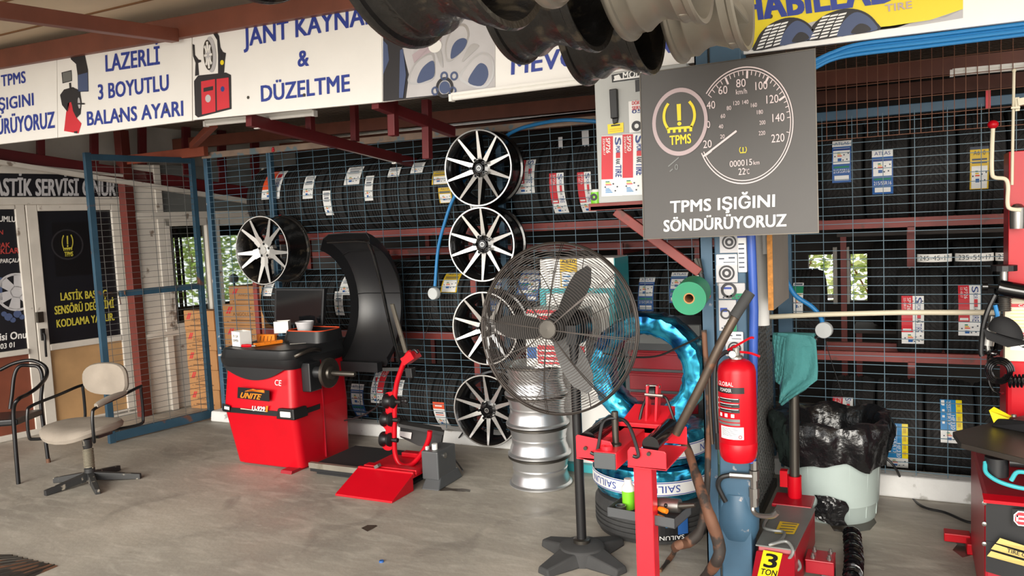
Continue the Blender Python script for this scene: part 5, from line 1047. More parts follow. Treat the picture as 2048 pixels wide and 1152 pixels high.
m = MB(); m.bx((-3.72, 4.60, .60), (-3.38, 4.66, .67)); m.build('hood_arm', 'plastic_black', bal)
# things lying in the tray
ZT = .835; ZR = .890
def open_box(name, label, c, d, rz, mats, flap=True, txt=None):
    t = thing(name, label, 'box', c, rz); w_, l_, h_ = d[0] / 2, d[1] / 2, d[2]; m = MB(); e = .003
    for lo, hi in (((-w_, -l_, 0), (w_, -l_ + e, h_)), ((-w_, l_ - e, 0), (w_, l_, h_)), ((-w_, -l_ + e, 0), (-w_ + e, l_ - e, h_)), ((w_ - e, -l_ + e, 0), (w_, l_ - e, h_)), ((-w_ + e, -l_ + e, 0), (w_ - e, l_ - e, e))): m.bx(lo, hi)
    m.build('carton', 'white', t, world=False)
    m = MB(); m.bx((-w_ + e, -l_ + e, h_ * .5), (w_ - e, l_ - e, h_ * .52)); m.build('contents', 'card_dark', t, world=False)
    if txt:
        m = MB()
        for i, s in enumerate(txt): m.text(s, (-w_ * .7, -l_ - .0015, h_ * (.62 - .3 * i)), (w_ * 1.35, 0, 0), (0, 0, h_ * .16), 0, 0)
        m.build('handwriting', 'black', t, world=False)
    return t
q = PL(478, 693, (0, 0, ZT), (0, 0, 1)); open_box('weight_box', 'small white carton with handwriting standing at the corner of the balancer tray', (q.x - .0, q.y + .03, ZT + .002), (.105, .09, .105), -.25, None, txt=('25 GR', 'DEMİR'))
q = Yp(566, 668, 4.52); open_box('weight_box', 'open white carton in the raised tray in front of the monitor', (q.x, 4.52, ZR - .004), (.105, .09, .085), .5, None)
q = Yp(611, 668, 4.54); t = thing('plastic_tub', 'clear grey plastic tub beside the open white carton', 'tub', (q.x, 4.54, ZR - .004)); m = MB(); m.lathe([(.001, 0), (.05, 0), (.064, .07), (.068, .07), (.068, .082), (.062, .082), (.048, .005), (.001, .005)], 28, M=Matrix.Translation((q.x, 4.54, ZR - .004))); m.build('tub', 'print_grey', t)
def tray_tool(name, label, cat, pts, r, mt, z=ZT, tip=None):
    P_ = [Vector((x, y, z + (max(r) if isinstance(r, list) else r) + .001)) for x, y in pts]; t = thing(name, label, cat, P_[0]); m = MB(); m.tube(P_, r, 8); m.build('handle', mt, t)
    if tip: m = MB(); A, B = [Vector((x, y, z + .014)) for x, y in tip]; m.bar(A, B, .012, .008); m.build('jaw', 'steel', t)
    return t
tray_tool('pliers', 'red handled pliers lying in front of the corner carton', 'pliers', [(-4.165, 4.115), (-4.125, 4.125), (-4.09, 4.132)], [.011, .013, .010], 'red', tip=((-4.09, 4.132), (-4.06, 4.138)))
for lab, x0, y0, x1, y1, z in (('orange packet of balance weights lying across the balancer tray', 508, 694, 565, 686, ZT), ('orange folded packet leaning at the back of the balancer tray', 506, 677, 534, 672, ZT + .0)):
    a, b = (PL(x0, y0, (0, 0, z), (0, 0, 1)), PL(x1, y1, (0, 0, z), (0, 0, 1))) if y0 > 680 else (Vector((-4.25, 4.36, z)), Vector((-4.09, 4.37, z))); t = thing('weight_packet', lab, 'packet', (a + b) / 2); m = MB(); h = .026 if y0 > 680 else .06
    m.bar(a + Z3 * h / 2, b + Z3 * h / 2, .03, h - .001); m.build('packet', 'orange', t, bevel=.005)
    m = MB()
    for k in range(4): p = a + (b - a) * (.2 + .2 * k); m.bar(p + Z3 * h * .2 + Vector((0, -.0155, 0)), p + Z3 * h * .8 + Vector((.01, -.0155, 0)), .004, .003)
    m.build('print', 'black', t)
for lab, p, q in (('thin steel tool lying near the rim of the balancer tray', (580, 690), (612, 688)), ('dark steel chisel lying between the pliers and the orange packet', (560, 687), (585, 684))):
    A, B = PL(*p, (0, 0, ZT), (0, 0, 1)) + Z3 * .006, PL(*q, (0, 0, ZT), (0, 0, 1)) + Z3 * .006; t = thing('hand_tool', lab, 'tool', A); m = MB(); m.tube([A, B], [.006, .003], 8); m.build('shaft', 'steel' if 'thin' in lab else 'steel_dark', t)

# ================================================================== wheel lift beside the balancer
li = thing('wheel_lift', 'red and black wheel lift with ramp and curved roller plate beside the balancer', 'wheel lift', (-3.1, 4.2, 0))
m = MB(); m.bx((-3.60, 4.08, .02), (-2.86, 4.58, .06)); m.build('deck', 'black_matte', li, bevel=.004)
m = MB(); m.bx((-3.60, 4.072, .045), (-3.10, 4.08, .075)); m.bx((-3.60, 4.07, .06), (-3.10, 4.10, .082)); m.build('deck_edge', 'alloy_dull', li)
m = MB(); m.bx((-3.56, 4.10, 0), (-2.8, 4.56, .02)); m.build('base', 'black_matte', li)
m = MB(); a = [Gp(672, 990), Gp(785, 1007), Gp(815, 988)]; zt = .105
m.hexa([(-3.155, 3.785, 0), (-2.735, 3.785, 0), (-2.735, 4.02, 0), (-3.155, 4.02, 0), (-3.155, 3.787, .012), (-2.735, 3.787, .012), (-2.735, 4.02, zt), (-3.155, 4.02, zt)]); m.build('ramp', 'red', li, bevel=.003)
m = MB(); m.bx((-3.155, 4.02, .075), (-2.735, 4.045, .115)); m.bx((-3.155, 4.03, .075), (-2.735, 4.40, .088)); m.bx((-3.13, 4.05, .088), (-2.73, 4.11, .12)); m.bx((-3.05, 4.36, .088), (-2.72, 4.42, .12)); m.build('platform', 'red', li, bevel=.006)
XU = -2.90; YU = 4.22
def U(x, y): return Yp(x, y, YU)
m = MB(); m.tube(smoothpts([U(790, 780), U(789, 860), U(790, 905), U(800, 928), U(822, 930), U(845, 905), U(857, 880), U(860, 862)], 6), .017, 10); m.build('bent_tube', 'red', li)
m = MB(); m.tube(smoothpts([U(789, 800), U(794, 765), U(806, 730), U(815, 710), U(822, 704)], 6), .017, 10); m.bar(U(812, 722), U(832, 708), .09, .05); m.build('upper_arm', 'red', li)
m = MB(); m.tube(smoothpts([U(818, 712), U(828, 700), U(836, 706)]), .009, 8); m.build('grip', 'black', li); m = MB(); m.bar(U(820, 735), U(822, 755), .05, .05); m.build('latch_block', 'black', li, bevel=.004)
# scalloped plate
pl_ = [(785, 783), (772, 786), (766, 797), (766, 808), (771, 818), (770, 826), (764, 836), (764, 850), (770, 858), (771, 864), (765, 872), (762, 884), (766, 896), (774, 901), (784, 898), (788, 880), (788, 790)]
m = MB(); m.prism([U(x, y) for x, y in smoothpts([Vector((x, y, 0)) for x, y in pl_], 3)[::1] and [tuple(p[:2]) for p in smoothpts([Vector((x, y, 0)) for x, y in pl_], 3)]], (0, .012, 0)); m.build('roller_plate', 'red', li)
for x, y in ((785, 802), (780, 838), (778, 878)):
    c = U(x, y); m = MB(); m.lathe([(.001, 0), (.03, 0), (.048, .01), (.05, .02), (.036, .03), (.03, .05), (.044, .062), (.046, .075), (.03, .085), (.015, .09), (.015, .13), (.001, .13)], 24, M=Matrix.Translation(c + Vector((-.055, -.01, 0))) @ ROTX); m.build('roller', 'black', li)
m = MB(); m.tube([U(764, 803), U(812, 802)], .012, 8); m.sphere(U(812, 802), .017); m.sphere(U(763, 804), .015); m.build('lever_bar', 'black', li)
m = MB(); m.prism([Yp(x, y, 4.40) for x, y in ((800, 874), (838, 892), (880, 898), (886, 862), (846, 850), (800, 843))], (0, .02, 0)); m.bar(Yp(796, 846, 4.24), Yp(884, 862, 4.42), .14, .02); m.build('weighing_plate', 'tyre_grey', li)
m = MB(); q = Yp(815, 848, 4.18); m.prism([Yp(799, 871, 4.385), Yp(822, 878, 4.385), Yp(824, 865, 4.385), Yp(800, 862, 4.385)], (0, -.004, 0)); m.build('paper_sticker', 'label_white', li)
m = MB(); a, b = Gp(850, 985), Gp(889, 960); m.hexa([(-2.71, 4.06, 0), (-2.58, 4.06, 0), (-2.58, 4.36, 0), (-2.71, 4.36, 0), (-2.70, 4.12, .07), (-2.60, 4.12, .07), (-2.60, 4.34, .07), (-2.70, 4.34, .07)]); m.bx((-2.72, 4.10, .05), (-2.60, 4.32, .23)); m.build('valve_box', 'grey_dark', li, bevel=.008)
m = MB(); c = Vector((-2.60, 4.18, .19)); m.lathe([(.001, 0), (.018, 0), (.018, .008), (.001, .012)], 16, M=Matrix.Translation(c) @ ROTX); m.build('button', 'steel', li)
m = MB(); m.lathe([(.001, .23), (.018, .23), (.018, .265), (.001, .265)], 14, M=Matrix.Translation((-2.655, 4.16, 0))); m.bx((-2.705, 4.13, .23), (-2.69, 4.15, .25)); m.build('knob', 'plastic_white', li)
m = MB(); m.bar((-3.02, 4.03, .12), (-2.99, 4.03, .135), .03, .02); m.build('catch', 'steel', li)
t = thing('power_cable', 'black cable running from the balancer across to the roller plate', 'cable', Yp(690, 840, 4.6)); m = MB(); m.tube(smoothpts([Yp(689, 841, 4.55), Yp(720, 833, 4.5), Yp(745, 820, 4.4), Yp(758, 809, 4.30)]), .006, 6); m.build('cable', 'cable', t)
t = thing('power_cable', 'black cable looping from the lift valve box to the white kerb', 'cable', Gp(880, 895)); m = MB(); m.tube(smoothpts([(-2.56, 4.33, .05), Gp(893, 893, .01), Gp(910, 884, .01), Yp(925, 866, 4.98), Yp(932, 850, 4.99)]), .006, 6); m.build('cable', 'cable', t)

# ================================================================== stack of steel rims
def steel_rim(label, c, R, Wd):
    t = thing('pressed_rim', label, 'wheel rim', c, 0, 'silver rims in the stack')
    m = MB(); pr = [(R * .80, .02), (R * .97, 0), (R, .004), (R, .012), (R * .96, .018), (R * .93, .022), (R * .915, .04), (R * .86, .07), (R * .85, Wd * .52), (R * .87, Wd * .56), (R * .85, Wd * .6), (R * .89, Wd - .045), (R * .91, Wd - .03), (R * .93, Wd - .02), (R, Wd - .012), (R, Wd - .004), (R * .97, Wd), (R * .88, Wd - .012), (R * .80, Wd - .05), (R * .78, .06)]
    m.lathe(pr, 56, closed=True, mats=[1 if 13 <= i <= 15 else 0 for i in range(len(pr))]); m.build('barrel', ['silver', 'steel_dark'], t, world=False)
    m = MB(); m.lathe([(.001, .07), (.05, .07), (R * .5, .05), (R * .80, .06), (R * .80, .068), (R * .5, .06), (.05, .08), (.001, .08)], 32); m.build('disc', 'silver', t, world=False); return t
zs = 0.0
for lab, px_ in (('bottom silver rim of the stack, resting on the concrete floor', (1082, 965)), ('silver rim second from the bottom of the stack', (1079, 908)), ('silver rim third from the bottom of the stack, level with the red roller stand', (1075, 848)), ('top silver rim of the stack, behind the fan cage', (1072, 785))):
    q = Gp(*px_, zs + .0) if zs == 0 else PL(px_[0], px_[1], (0, 4.41, 0), (0, 1, 0)); c = Vector((q.x, 4.412, zs)); steel_rim(lab, c, .196, .188); zs += .1885

# ================================================================== pedestal fan
fb = Gp(1165, 1118); FC = DP(1113, 657, (fb - CAM).dot(FWD) - .05)
fan = thing('pedestal_fan', 'large black pedestal fan with wire cage and three blades', 'fan', (fb.x, fb.y, 0))
m = MB(); 
for k in range(4):
    a = 1.15 + k * PI / 2; u = Vector((math.cos(a), math.sin(a), 0)); v = Vector((-u.y, u.x, 0)); p = Vector((fb.x, fb.y, 0))
    r0, r1 = p + u * .05, p + u * .255
    m.hexa([r0 - v * .075, r1 - v * .04, r1 + v * .04, r0 + v * .075, r0 - v * .06 + Z3 * .075, r1 - v * .03 + Z3 * .035, r1 + v * .03 + Z3 * .035, r0 + v * .06 + Z3 * .075])
m.lathe([(.11, 0), (.11, .07), (.07, .085), (.001, .085)], 28, M=Matrix.Translation((fb.x, fb.y, 0))); m.build('cross_base', 'tyre_grey', fan, bevel=.008)
m = MB(); m.lathe([(.04, .085), (.04, .1), (.032, .105), (.001, .105)], 20, M=Matrix.Translation((fb.x, fb.y, 0))); m.build('pole_collar', 'steel_dark', fan)
n_ = Vector((-.05, -.985, .09)).normalized()   # the way the fan faces
n_ = (n_ ).normalized(); uu = n_.cross(Z3).normalized(); vv = uu.cross(n_)
MF = Matrix.Translation(FC) @ Matrix((uu, vv, n_)).transposed().to_4x4()
FR_ = .405
m = MB(); back = FC - n_ * .12; m.tube([(fb.x, fb.y, .1), (fb.x, fb.y, back.z - .11), Vector((fb.x, fb.y, back.z - .02))], .023, 16); m.build('pole', 'black', fan)
m = MB(); m.lathe([(.001, -.26), (.05, -.255), (.085, -.23), (.095, -.17), (.095, -.09), (.075, -.06), (.001, -.055)], 28, M=MF); m.bar(Vector((fb.x, fb.y, back.z - .06)), Vector((fb.x, fb.y, back.z + .03)), .05, .06); m.build('motor', 'plastic_black', fan)
def ring_pts(r, h, n=64): return [MF @ Vector((r * math.cos(2 * PI * i / n), r * math.sin(2 * PI * i / n), h)) for i in range(n)]
def dome(r, front=True):
    t_ = r / FR_; return (.085 * (1 - t_ ** 3.0) + .012) if front else -(.10 * (1 - t_ ** 2.6) + .012)
for front in (True, False):
    m = MB()
    for k in range(31): r = .045 + (FR_ - .05) * k / 30; m.tube(ring_pts(r, dome(r, front), 56), .0017, 4, closed=True)
    for k in range(8):
        a = k * PI / 4 + .1 + (0 if front else .25)
        for da in ((0,) if not front else (-.012, .012)): m.tube([MF @ Vector((r * math.cos(a + da), r * math.sin(a + da), dome(r, front) + (.002 if front else -.002))) for r in [.04 + (FR_ - .04) * i / 8 for i in range(9)]], .0022, 4)
    m.build('front_grille' if front else 'rear_grille', 'wire_fan', fan)
m = MB(); m.tube(ring_pts(FR_, .012), .0055, 6, closed=True); m.tube(ring_pts(FR_, -.012), .0055, 6, closed=True); m.build('rim_ring', 'wire_fan', fan)
m = MB(); m.lathe([(.001, .1), (.042, .098), (.048, .088), (.001, .088)], 24, M=MF); m.build('badge', 'steel_dark', fan)
m = MB(); m.lathe([(.001, .05), (.05, .045), (.06, .02), (.06, -.05), (.001, -.055)], 24, M=MF); m.build('hub', 'fan_blade', fan)
for k, a in enumerate((2.10, 2.10 + 2.09, 2.10 - 2.09)):
    m = MB(); vs = []; N = 10
    for i in range(N + 1):
        t_ = i / N; r = .05 + (.335 - .05) * t_; wd = .036 + .03 * math.sin(PI * min(1, t_ * .85 + .1)); wd *= (1 - max(0, t_ - .82) * 3.6)
        pt = .55 - .25 * t_
        for s_ in (-1, 1):
            for e in (0, .003): vs.append(MF @ (Matrix.Rotation(a, 4, 'Z') @ Vector((r, s_ * wd * math.cos(pt), s_ * wd * math.sin(pt) * .8 + e))))
    for i in range(N): b = i * 4; m.add([vs[b + j] for j in range(8)], [(0, 2, 6, 4), (1, 5, 7, 3), (0, 4, 5, 1), (2, 3, 7, 6)] + ([(0, 1, 3, 2)] if i == 0 else []) + ([(4, 6, 7, 5)] if i == N - 1 else []), 0)
    m.build('blade', 'fan_blade', fan)
# ================================================================== foil wrapped tyres and what stands behind them
TC = Vector((-1.205, 3.985, 0))
def foil_tyre(label, R, Wd, Ri, text=None):
    t = thing('foil_tyre', label, 'tyre'); pr = tyre_profile(R, Wd, Ri, 0); rnd = random.Random(int(R * 1e4) + len(label)); mb = MB(); n = 72; k = len(pr); vs = []
    ph = [rnd.uniform(0, 6) for _ in range(6)]
    for i in range(n):
        a = 2 * PI * i / n
        for j, (r, h) in enumerate(pr):
            q = .003 * math.sin(9 * a + ph[0] + j * .4) + .003 * math.sin(23 * a + ph[1] + .9 * j) + .002 * math.sin(41 * a + ph[2] - j * .6); vs.append(((r + q) * math.cos(a), (r + q) * math.sin(a), h + q * .6))
    fs = [(i * k + j, ((i + 1) % n) * k + j, ((i + 1) % n) * k + (j + 1) % k, i * k + (j + 1) % k) for i in range(n) for j in range(k)]
    mb.add(vs, fs, 0, True); mb.build('wrapped_tyre', 'foil', t, world=False)
    if text:
        m = MB(); m.lathe([(R + .009, -.035), (R + .011, -.033), (R + .011, .033), (R + .009, .035)], 72); m.build('paper_band', 'label_white', t, world=False)
        m = MB(); v, f, _ = text2d('SAILUN', .04)
        for s_ in range(6):
            a0 = s_ * PI / 3 + .2; m.add([((R + .0125) * math.cos(a0 - p * .62), (R + .0125) * math.sin(a0 - p * .62), .017 - q * .034) for p, q in v], f)   # the band is upside down
            for b in (-.031, .028): m.lathe([(R + .012, b), (R + .012, b + .004)], 12, a0=a0 - .8, a1=a0 + .25)
        m.build('band_lettering', 'blue_sticker', t, world=False)
    return t
t = bpy.data.objects.new('car_tyre', tyre_mesh(.305, .20, .19, 4, 64, ('tyre_grey', 'tyre_grey')).copy()); COL.objects.link(t); t.rotation_euler = (0, -PI / 2, 0); t.location = (TC.x, TC.y, .1005); tag(t, 'dusty grey black tyre lying on the floor under the blue foil tyres', 'tyre')
m = MB()
def lp(a0, a1, z0, z1, q, e): m.add([Vector((TC.x + math.cos(a) * (.305 + e), TC.y + math.sin(a) * (.305 + e), z)) for a in [a0 + (a1 - a0) * i / 8 for i in range(9)] for z in (z0, z1)], [(2 * i, 2 * i + 2, 2 * i + 3, 2 * i + 1) for i in range(8)], q)
a0 = -1.25; lp(a0, a0 + .55, .03, .17, 0, .002); lp(a0 + .35, a0 + .53, .06, .165, 1, .004); lp(a0 + .15, a0 + .33, .10, .16, 2, .004)
v, f, _ = text2d('SAILUN', .03); m.add([Vector((TC.x + math.cos(a0 + .05 + .4 * (1 - p)) * .311, TC.y + math.sin(a0 + .05 + .4 * (1 - p)) * .311, .058 - q * .02)) for p, q in v], f, 3)
lb = m.build('size_label', ['black', 'label_blue', 'label_cyan', 'label_white'], None); inv = Matrix.LocRotScale(t.location, t.rotation_euler, t.scale).inverted(); lb.data.transform(inv); lb.parent = t
f1 = foil_tyre('blue foil wrapped tyre lying with its white band just above the dusty tyre', .302, .165, .2, True); f1.location = (TC.x, TC.y, .293)
f2 = foil_tyre('blue foil wrapped tyre lying under the upright foil tyre', .298, .16, .2, True); f2.location = (TC.x - .01, TC.y + .01, .466); f2.rotation_euler = (0, 0, 1.1)
f3 = foil_tyre('blue foil wrapped tyre standing upright on the foil stack', .305, .185, .192); q = Yp(1298, 744, 3.995); f3.rotation_euler = (PI / 2, 0, .0); f3.location = (TC.x - .005, TC.y + .01, q.z + .012)
tc = thing('tool_chest', 'red drawer tool chest behind the upright foil tyre', 'tool chest', (-1.27, 4.66, 0)); X0, X1, YF_, YB_ = -1.50, -1.04, 4.46, 4.86
m = MB(); m.bx((X0, YF_ + .012, .06), (X1, YB_, 1.0)); m.build('case', 'grey_dark', tc, bevel=.006)
m = MB(); m.bx((X0 + .01, YF_ + .004, .885), (X1 - .01, YF_ + .014, .995)); m.build('top_panel', 'panel_grey', tc)
for k in range(6): z = .735 - k * .125; m = MB(); m.bx((X0 + .03, YF_, z), (X1 - .03, YF_ + .014, z + .108)); dwr = m.build('drawer', 'red_deep', tc, bevel=.004); m = MB(); m.bx((X0 + .03, YF_ - .012, z + .085), (X1 - .03, YF_ - .0005, z + .1)); m.build('pull', 'red_deep', dwr, bevel=.003)
m = MB()
for x in (X0 + .04, X1 - .04):
    for y in (YF_ + .05, YB_ - .05): m.bx((x - .02, y - .02, 0), (x + .02, y + .02, .06))
m.build('castors', 'black', tc)
mc = thing('gas_cabinet', 'white machine cabinet with turquoise frame behind the fan', 'machine', (-1.88, 4.86, 0)); X0, X1 = -2.135, -1.63
m = MB(); m.bx((X0, 4.72, .05), (X1, 5.0, 1.375)); m.build('case', 'white_gloss', mc, bevel=.006); m = MB(); m.bx((X0 - .005, 4.68, .0), (X1 + .005, 5.0, .05)); m.build('plinth', 'teal', mc)
m = MB(); fx = [((X0, 4.70, 1.155), (X1, 4.72, 1.185)), ((X0, 4.70, .05), (X0 + .035, 4.72, 1.155)), ((X1 - .035, 4.70, .05), (X1, 4.72, 1.155))]
for lo, hi in fx: m.bx(lo, hi)
m.bx((X1, 4.72, .05), (X1 + .004, 4.99, 1.37)); m.build('frame', 'teal', mc)
m = MB(); o = Vector((X0 + .06, 4.7175, 1.285)); m.text('250 TL', o, (.11, 0, 0), (0, 0, .03)); m.build('handwriting', 'panel_grey', mc)
m = MB(); a, b = Yp(1122, 576, 4.716), Yp(1153, 516, 4.716); m.bx((a.x, 4.714, 1.19), (b.x, 4.719, b.z - .005), 0); m.bx((a.x + .008, 4.712, 1.195), (b.x - .008, 4.714, 1.29), 1)
for k in range(3): m.bx((a.x + .02, 4.711, 1.20 + k * .028), (a.x + .05 + .01 * k, 4.712, 1.21 + k * .028), 2)
o = Vector((a.x + .01, 4.713, b.z - .03)); m.text('A610', o, (b.x - a.x - .02, 0, 0), (0, 0, .018), 3, .03); m.build('tyre_sticker', ['yellow_dark', 'label_white', 'label_cyan', 'black'], mc)
for lab, x0, x1, za, zb, off in (('white carton with red print resting on top of the rim stack', 1052, 1172, .756, .925, 0), ('white carton with red stripes, upper of the two behind the fan blades', 1055, 1160, .926, 1.10, .01)):
    a, b = Yp(x0, 700, 4.28), Yp(x1, 700, 4.28); t = thing('carton', lab, 'box', ((a.x + b.x) / 2, 4.40, za)); m = MB(); m.bx((a.x, 4.28 + off, za), (b.x, 4.50, zb)); m.build('box', 'plastic_white', t, bevel=.004)
    m = MB()
    def P(u0, u1, v0, v1, q, e=.0015): m.poly([(a.x + (b.x - a.x) * u, 4.28 + off - e, za + (zb - za) * v) for u, v in ((u0, v0), (u1, v0), (u1, v1), (u0, v1))], q)
    P(.2, .58, .12, .78, 0); P(.72, .98, .12, .78, 0)
    for k in range(3): P(.22, .56, .2 + .18 * k, .26 + .18 * k, 1, .003); P(.74, .96, .2 + .18 * k, .26 + .18 * k, 1, .003)
    P(.02, .18, .3, .7, 2)
    if off: P(.0, 1, .86, .98, 0)
    m.build('print', ['label_red', 'label_white', 'label_blue'], t)

# ================================================================== red roller stand in front
st = thing('roller_stand', 'red tyre roller stand with two black rollers on a square post', 'tyre stand', (-.93, 2.98, 0))
Y0, Y1 = 2.85, 3.165
m = MB(); m.bx((-.963, 2.93, .02), (-.890, 3.00, .69)); m.build('post', 'red_stand', st, bevel=.004)
m = MB(); m.bx((-1.13, 2.80, 0), (-.72, 2.83, .02)); m.bx((-1.13, 3.13, 0), (-.72, 3.16, .02)); m.bx((-.97, 2.80, 0), (-.88, 3.16, .02)); m.build('base_frame', 'red_stand', st)
def plate(x0, x1, y, z0, z1, cut=None): m.prism([(x0, y, z0), (x1, y, z0), (x1, y, z1), (x0, y, z1)] if not cut else cut, (0, .006, 0))
m = MB(); plate(0, 0, Y0, 0, 0, [(-1.167, Y0, .69), (-1.05, Y0, .672), (-1.015, Y0, .745), (-1.025, Y0, .765), (-1.16, Y0, .782), (-1.167, Y0, .775)])
plate(0, 0, Y0, 0, 0, [(-.958, Y0, .675), (-.808, Y0, .672), (-.808, Y0, .738), (-.815, Y0, .745), (-.945, Y0, .752), (-.958, Y0, .735)])
m.build('front_plate', 'red_stand', st, bevel=.002)
m = MB(); plate(-1.167, -.808, Y1, .685, .76); m.build('back_plate', 'red_stand', st, bevel=.003)
m = MB(); m.bx((-.958, Y0, .672), (-.808, Y1, .678)); m.bx((-1.167, Y0, .686), (-1.08, Y1, .692)); m.build('tray_floor', 'red_stand', st)
m = MB(); a = Yp(1200, 935, 2.80); m.bx((-1.075, 2.80, .672), (-.985, Y1 + .01, .738)); m.build('channel', 'red_stand', st, bevel=.004)
m = MB(); m.bx((-1.073, 2.792, .674), (-.987, 2.80, .736)); m.build('end_cap', 'grey_dark', st, bevel=.003)
for x in (-1.125, -.872):
    m = MB(); m.tube([(x, Y0 + .02, .76), (x, Y1 - .012, .76)], .033, 24); m.build('roller', 'black_gloss', st)
    m = MB(); m.tube([(x, Y0 - .012, .733), (x, Y0 + .02, .735)], .008, 10); m.build('axle_bolt', 'steel_dark', st)
m = MB(); m.tube([(-1.02, 2.90, .735), (-1.02, 2.90, .872)], .013, 14); m.lathe([(.022, .736), (.022, .745), (.013, .75)], 16, M=Matrix.Translation((-1.02, 2.90, 0))); m.build('pin', 'steel_dark', st)
m = MB(); m.lathe([(.012, .738), (.022, .738), (.022, .752), (.012, .752)], 18, M=Matrix.Translation((-1.035, 2.84, 0)), closed=True); m.build('socket', 'red_stand', st)
def S3(x, y, Y): return Yp(x, y, Y)
m = MB(); m.tube(smoothpts([S3(1181, 905, 2.835), S3(1190, 908, 2.835), S3(1196, 895, 2.84), S3(1204, 850, 2.86), S3(1215, 838, 2.88), S3(1232, 836, 2.895)]), .007, 8); m.build('locking_lever', 'black', st)
m = MB(); m.tube(smoothpts([S3(1240, 838, 2.895), S3(1250, 842, 2.88), S3(1262, 860, 2.86), S3(1276, 905, 2.84), S3(1274, 914, 2.835), S3(1266, 912, 2.835)]), .007, 8); m.build('locking_lever', 'black', st)
# rear arm
YA = 3.24; m = MB(); m.hexa([(-1.10, Y1, .72), (-.92, Y1, .72), (-.90, YA + .10, .76), (-1.08, YA + .10, .76), (-1.10, Y1, .745), (-.92, Y1, .745), (-.90, YA + .10, .80), (-1.08, YA + .10, .80)])
for x in (1297, 1316): a, b = S3(x - 2, 850, YA), S3(x + 1, 770, YA); m.bar(a, b, .010, .055)
m.build('rear_arm', 'red_stand', st, bevel=.002)
m = MB(); a, b = S3(1290, 789, YA - .03), S3(1326, 792, YA - .03); m.tube([a, b], .008, 8); m.tube([S3(1293, 772, YA), S3(1320, 774, YA)], .008, 8); m.build('cross_bolts', 'steel', st)
m = MB(); m.tube([S3(1302, 785, YA), S3(1313, 785, YA)], .03, 12); m.build('pivot', 'black', st)
m = MB(); m.tube(smoothpts([S3(1278, 845, 3.22), S3(1285, 815, 3.23), S3(1293, 796, 3.23)]), .006, 6); m.build('rear_lever', 'black', st); m = MB(); m.tube(smoothpts([S3(1322, 793, 3.23), S3(1333, 798, 3.22), S3(1345, 830, 3.2), S3(1357, 866, 3.17)]), .006, 6); m.build('rear_lever', 'black', st)
# tool tray bolted to the post
Mt = Matrix.Translation((-.94, 3.045, .415)) @ Matrix.Rotation(-.13, 4, 'Z'); tr = MB(); w_, d_, h_ = .145, .085, .04
for lo, hi in (((-w_, -d_, 0), (w_, d_, .003)), ((-w_, -d_, 0), (w_, -d_ + .003, h_)), ((-w_, d_ - .003, 0), (w_, d_, h_)), ((-w_, -d_, 0), (-w_ + .003, d_, h_)), ((w_ - .003, -d_, 0), (w_, d_, h_))): tr.bx(lo, hi, 0, Mt)
tr.build('tool_tray', 'grey_dark', st)
zt = .424
def TP(x, y, z): return PL(x, y, (0, 0, z), (0, 0, 1))
q = TP(1257, 1026, zt); t = thing('spray_can', 'lime green spray can standing in the stand tool tray', 'can', (-1.035, 3.075, zt)); M = Matrix.Translation((-1.035, 3.075, zt))
m = MB(); m.lathe([(.001, 0), (.026, 0), (.027, .075), (.027, .076)], 20, M=M); m.build('can', 'green_bright', t); m = MB(); m.lathe([(.027, .076), (.027, .09), (.016, .105), (.016, .125), (.001, .125)], 20, M=M); m.build('cap', 'plastic_white', t)
t = thing('air_drill', 'silver air tool with chuck lying across the stand tool tray', 'tool', (-.87, 3.07, zt)); A, B, C_ = S3(1316, 1008, 3.04), S3(1360, 1012, 3.03), S3(1390, 1010, 3.02)
m = MB(); m.tube([A, A + (B - A) * .3, B], [.026, .03, .028], 16); m.build('body', 'steel', t); m = MB(); m.tube([B, B + (C_ - B) * .4, C_], [.014, .012, .008], 12); m.build('chuck', 'steel_dark', t); m = MB(); m.sphere(A + (B - A) * .45 + Vector((0, -.028, .008)), .008); m.build('port', 'black', t)
for lab, hc, p1, p2, p3 in (('orange handled pliers lying over the stand tool tray', 'orange', (1305, 1010), (1318, 1017), (1334, 1023)), ('wooden handled screwdriver with orange collar in the stand tool tray', 'card', (1302, 1026), (1312, 1033), (1327, 1037))):
    A, B, C_ = S3(*p1, 3.02), S3(*p2, 3.0), S3(*p3, 2.985); t = thing('hand_tool', lab, 'tool', B); m = MB(); m.tube([A, B], .006, 8); m.build('jaw', 'steel_dark', t); m = MB(); m.tube([B, (B + C_) / 2, C_], [.009, .012, .010], 10); m.build('handle', hc, t)
    if hc == 'card': m = MB(); m.tube([B - (C_ - B) * .02, B + (C_ - B) * .4], [.0135, .0125], 10); m.build('collar', 'orange', t)
t = thing('cutter', 'red and green handled cutters at the back of the stand tool tray', 'tool', (-.93, 3.09, zt)); m = MB(); m.tube([S3(1292, 1024, 3.0), S3(1318, 1012, 3.04)], .007, 8); m.build('red_handle', 'red', t); m = MB(); m.tube([S3(1298, 1015, 3.04), S3(1325, 1018, 3.04)], .008, 8); m.build('green_handle', 'green', t)
t = thing('steel_cup', 'small steel cup in the corner of the stand tool tray', 'cup', (-1.05, 3.01, zt)); m = MB(); m.lathe([(.001, 0), (.02, 0), (.022, .03), (.018, .03), (.017, .004), (.001, .004)], 18, M=Matrix.Translation((-1.05, 3.02, zt))); m.build('cup', 'steel', t)

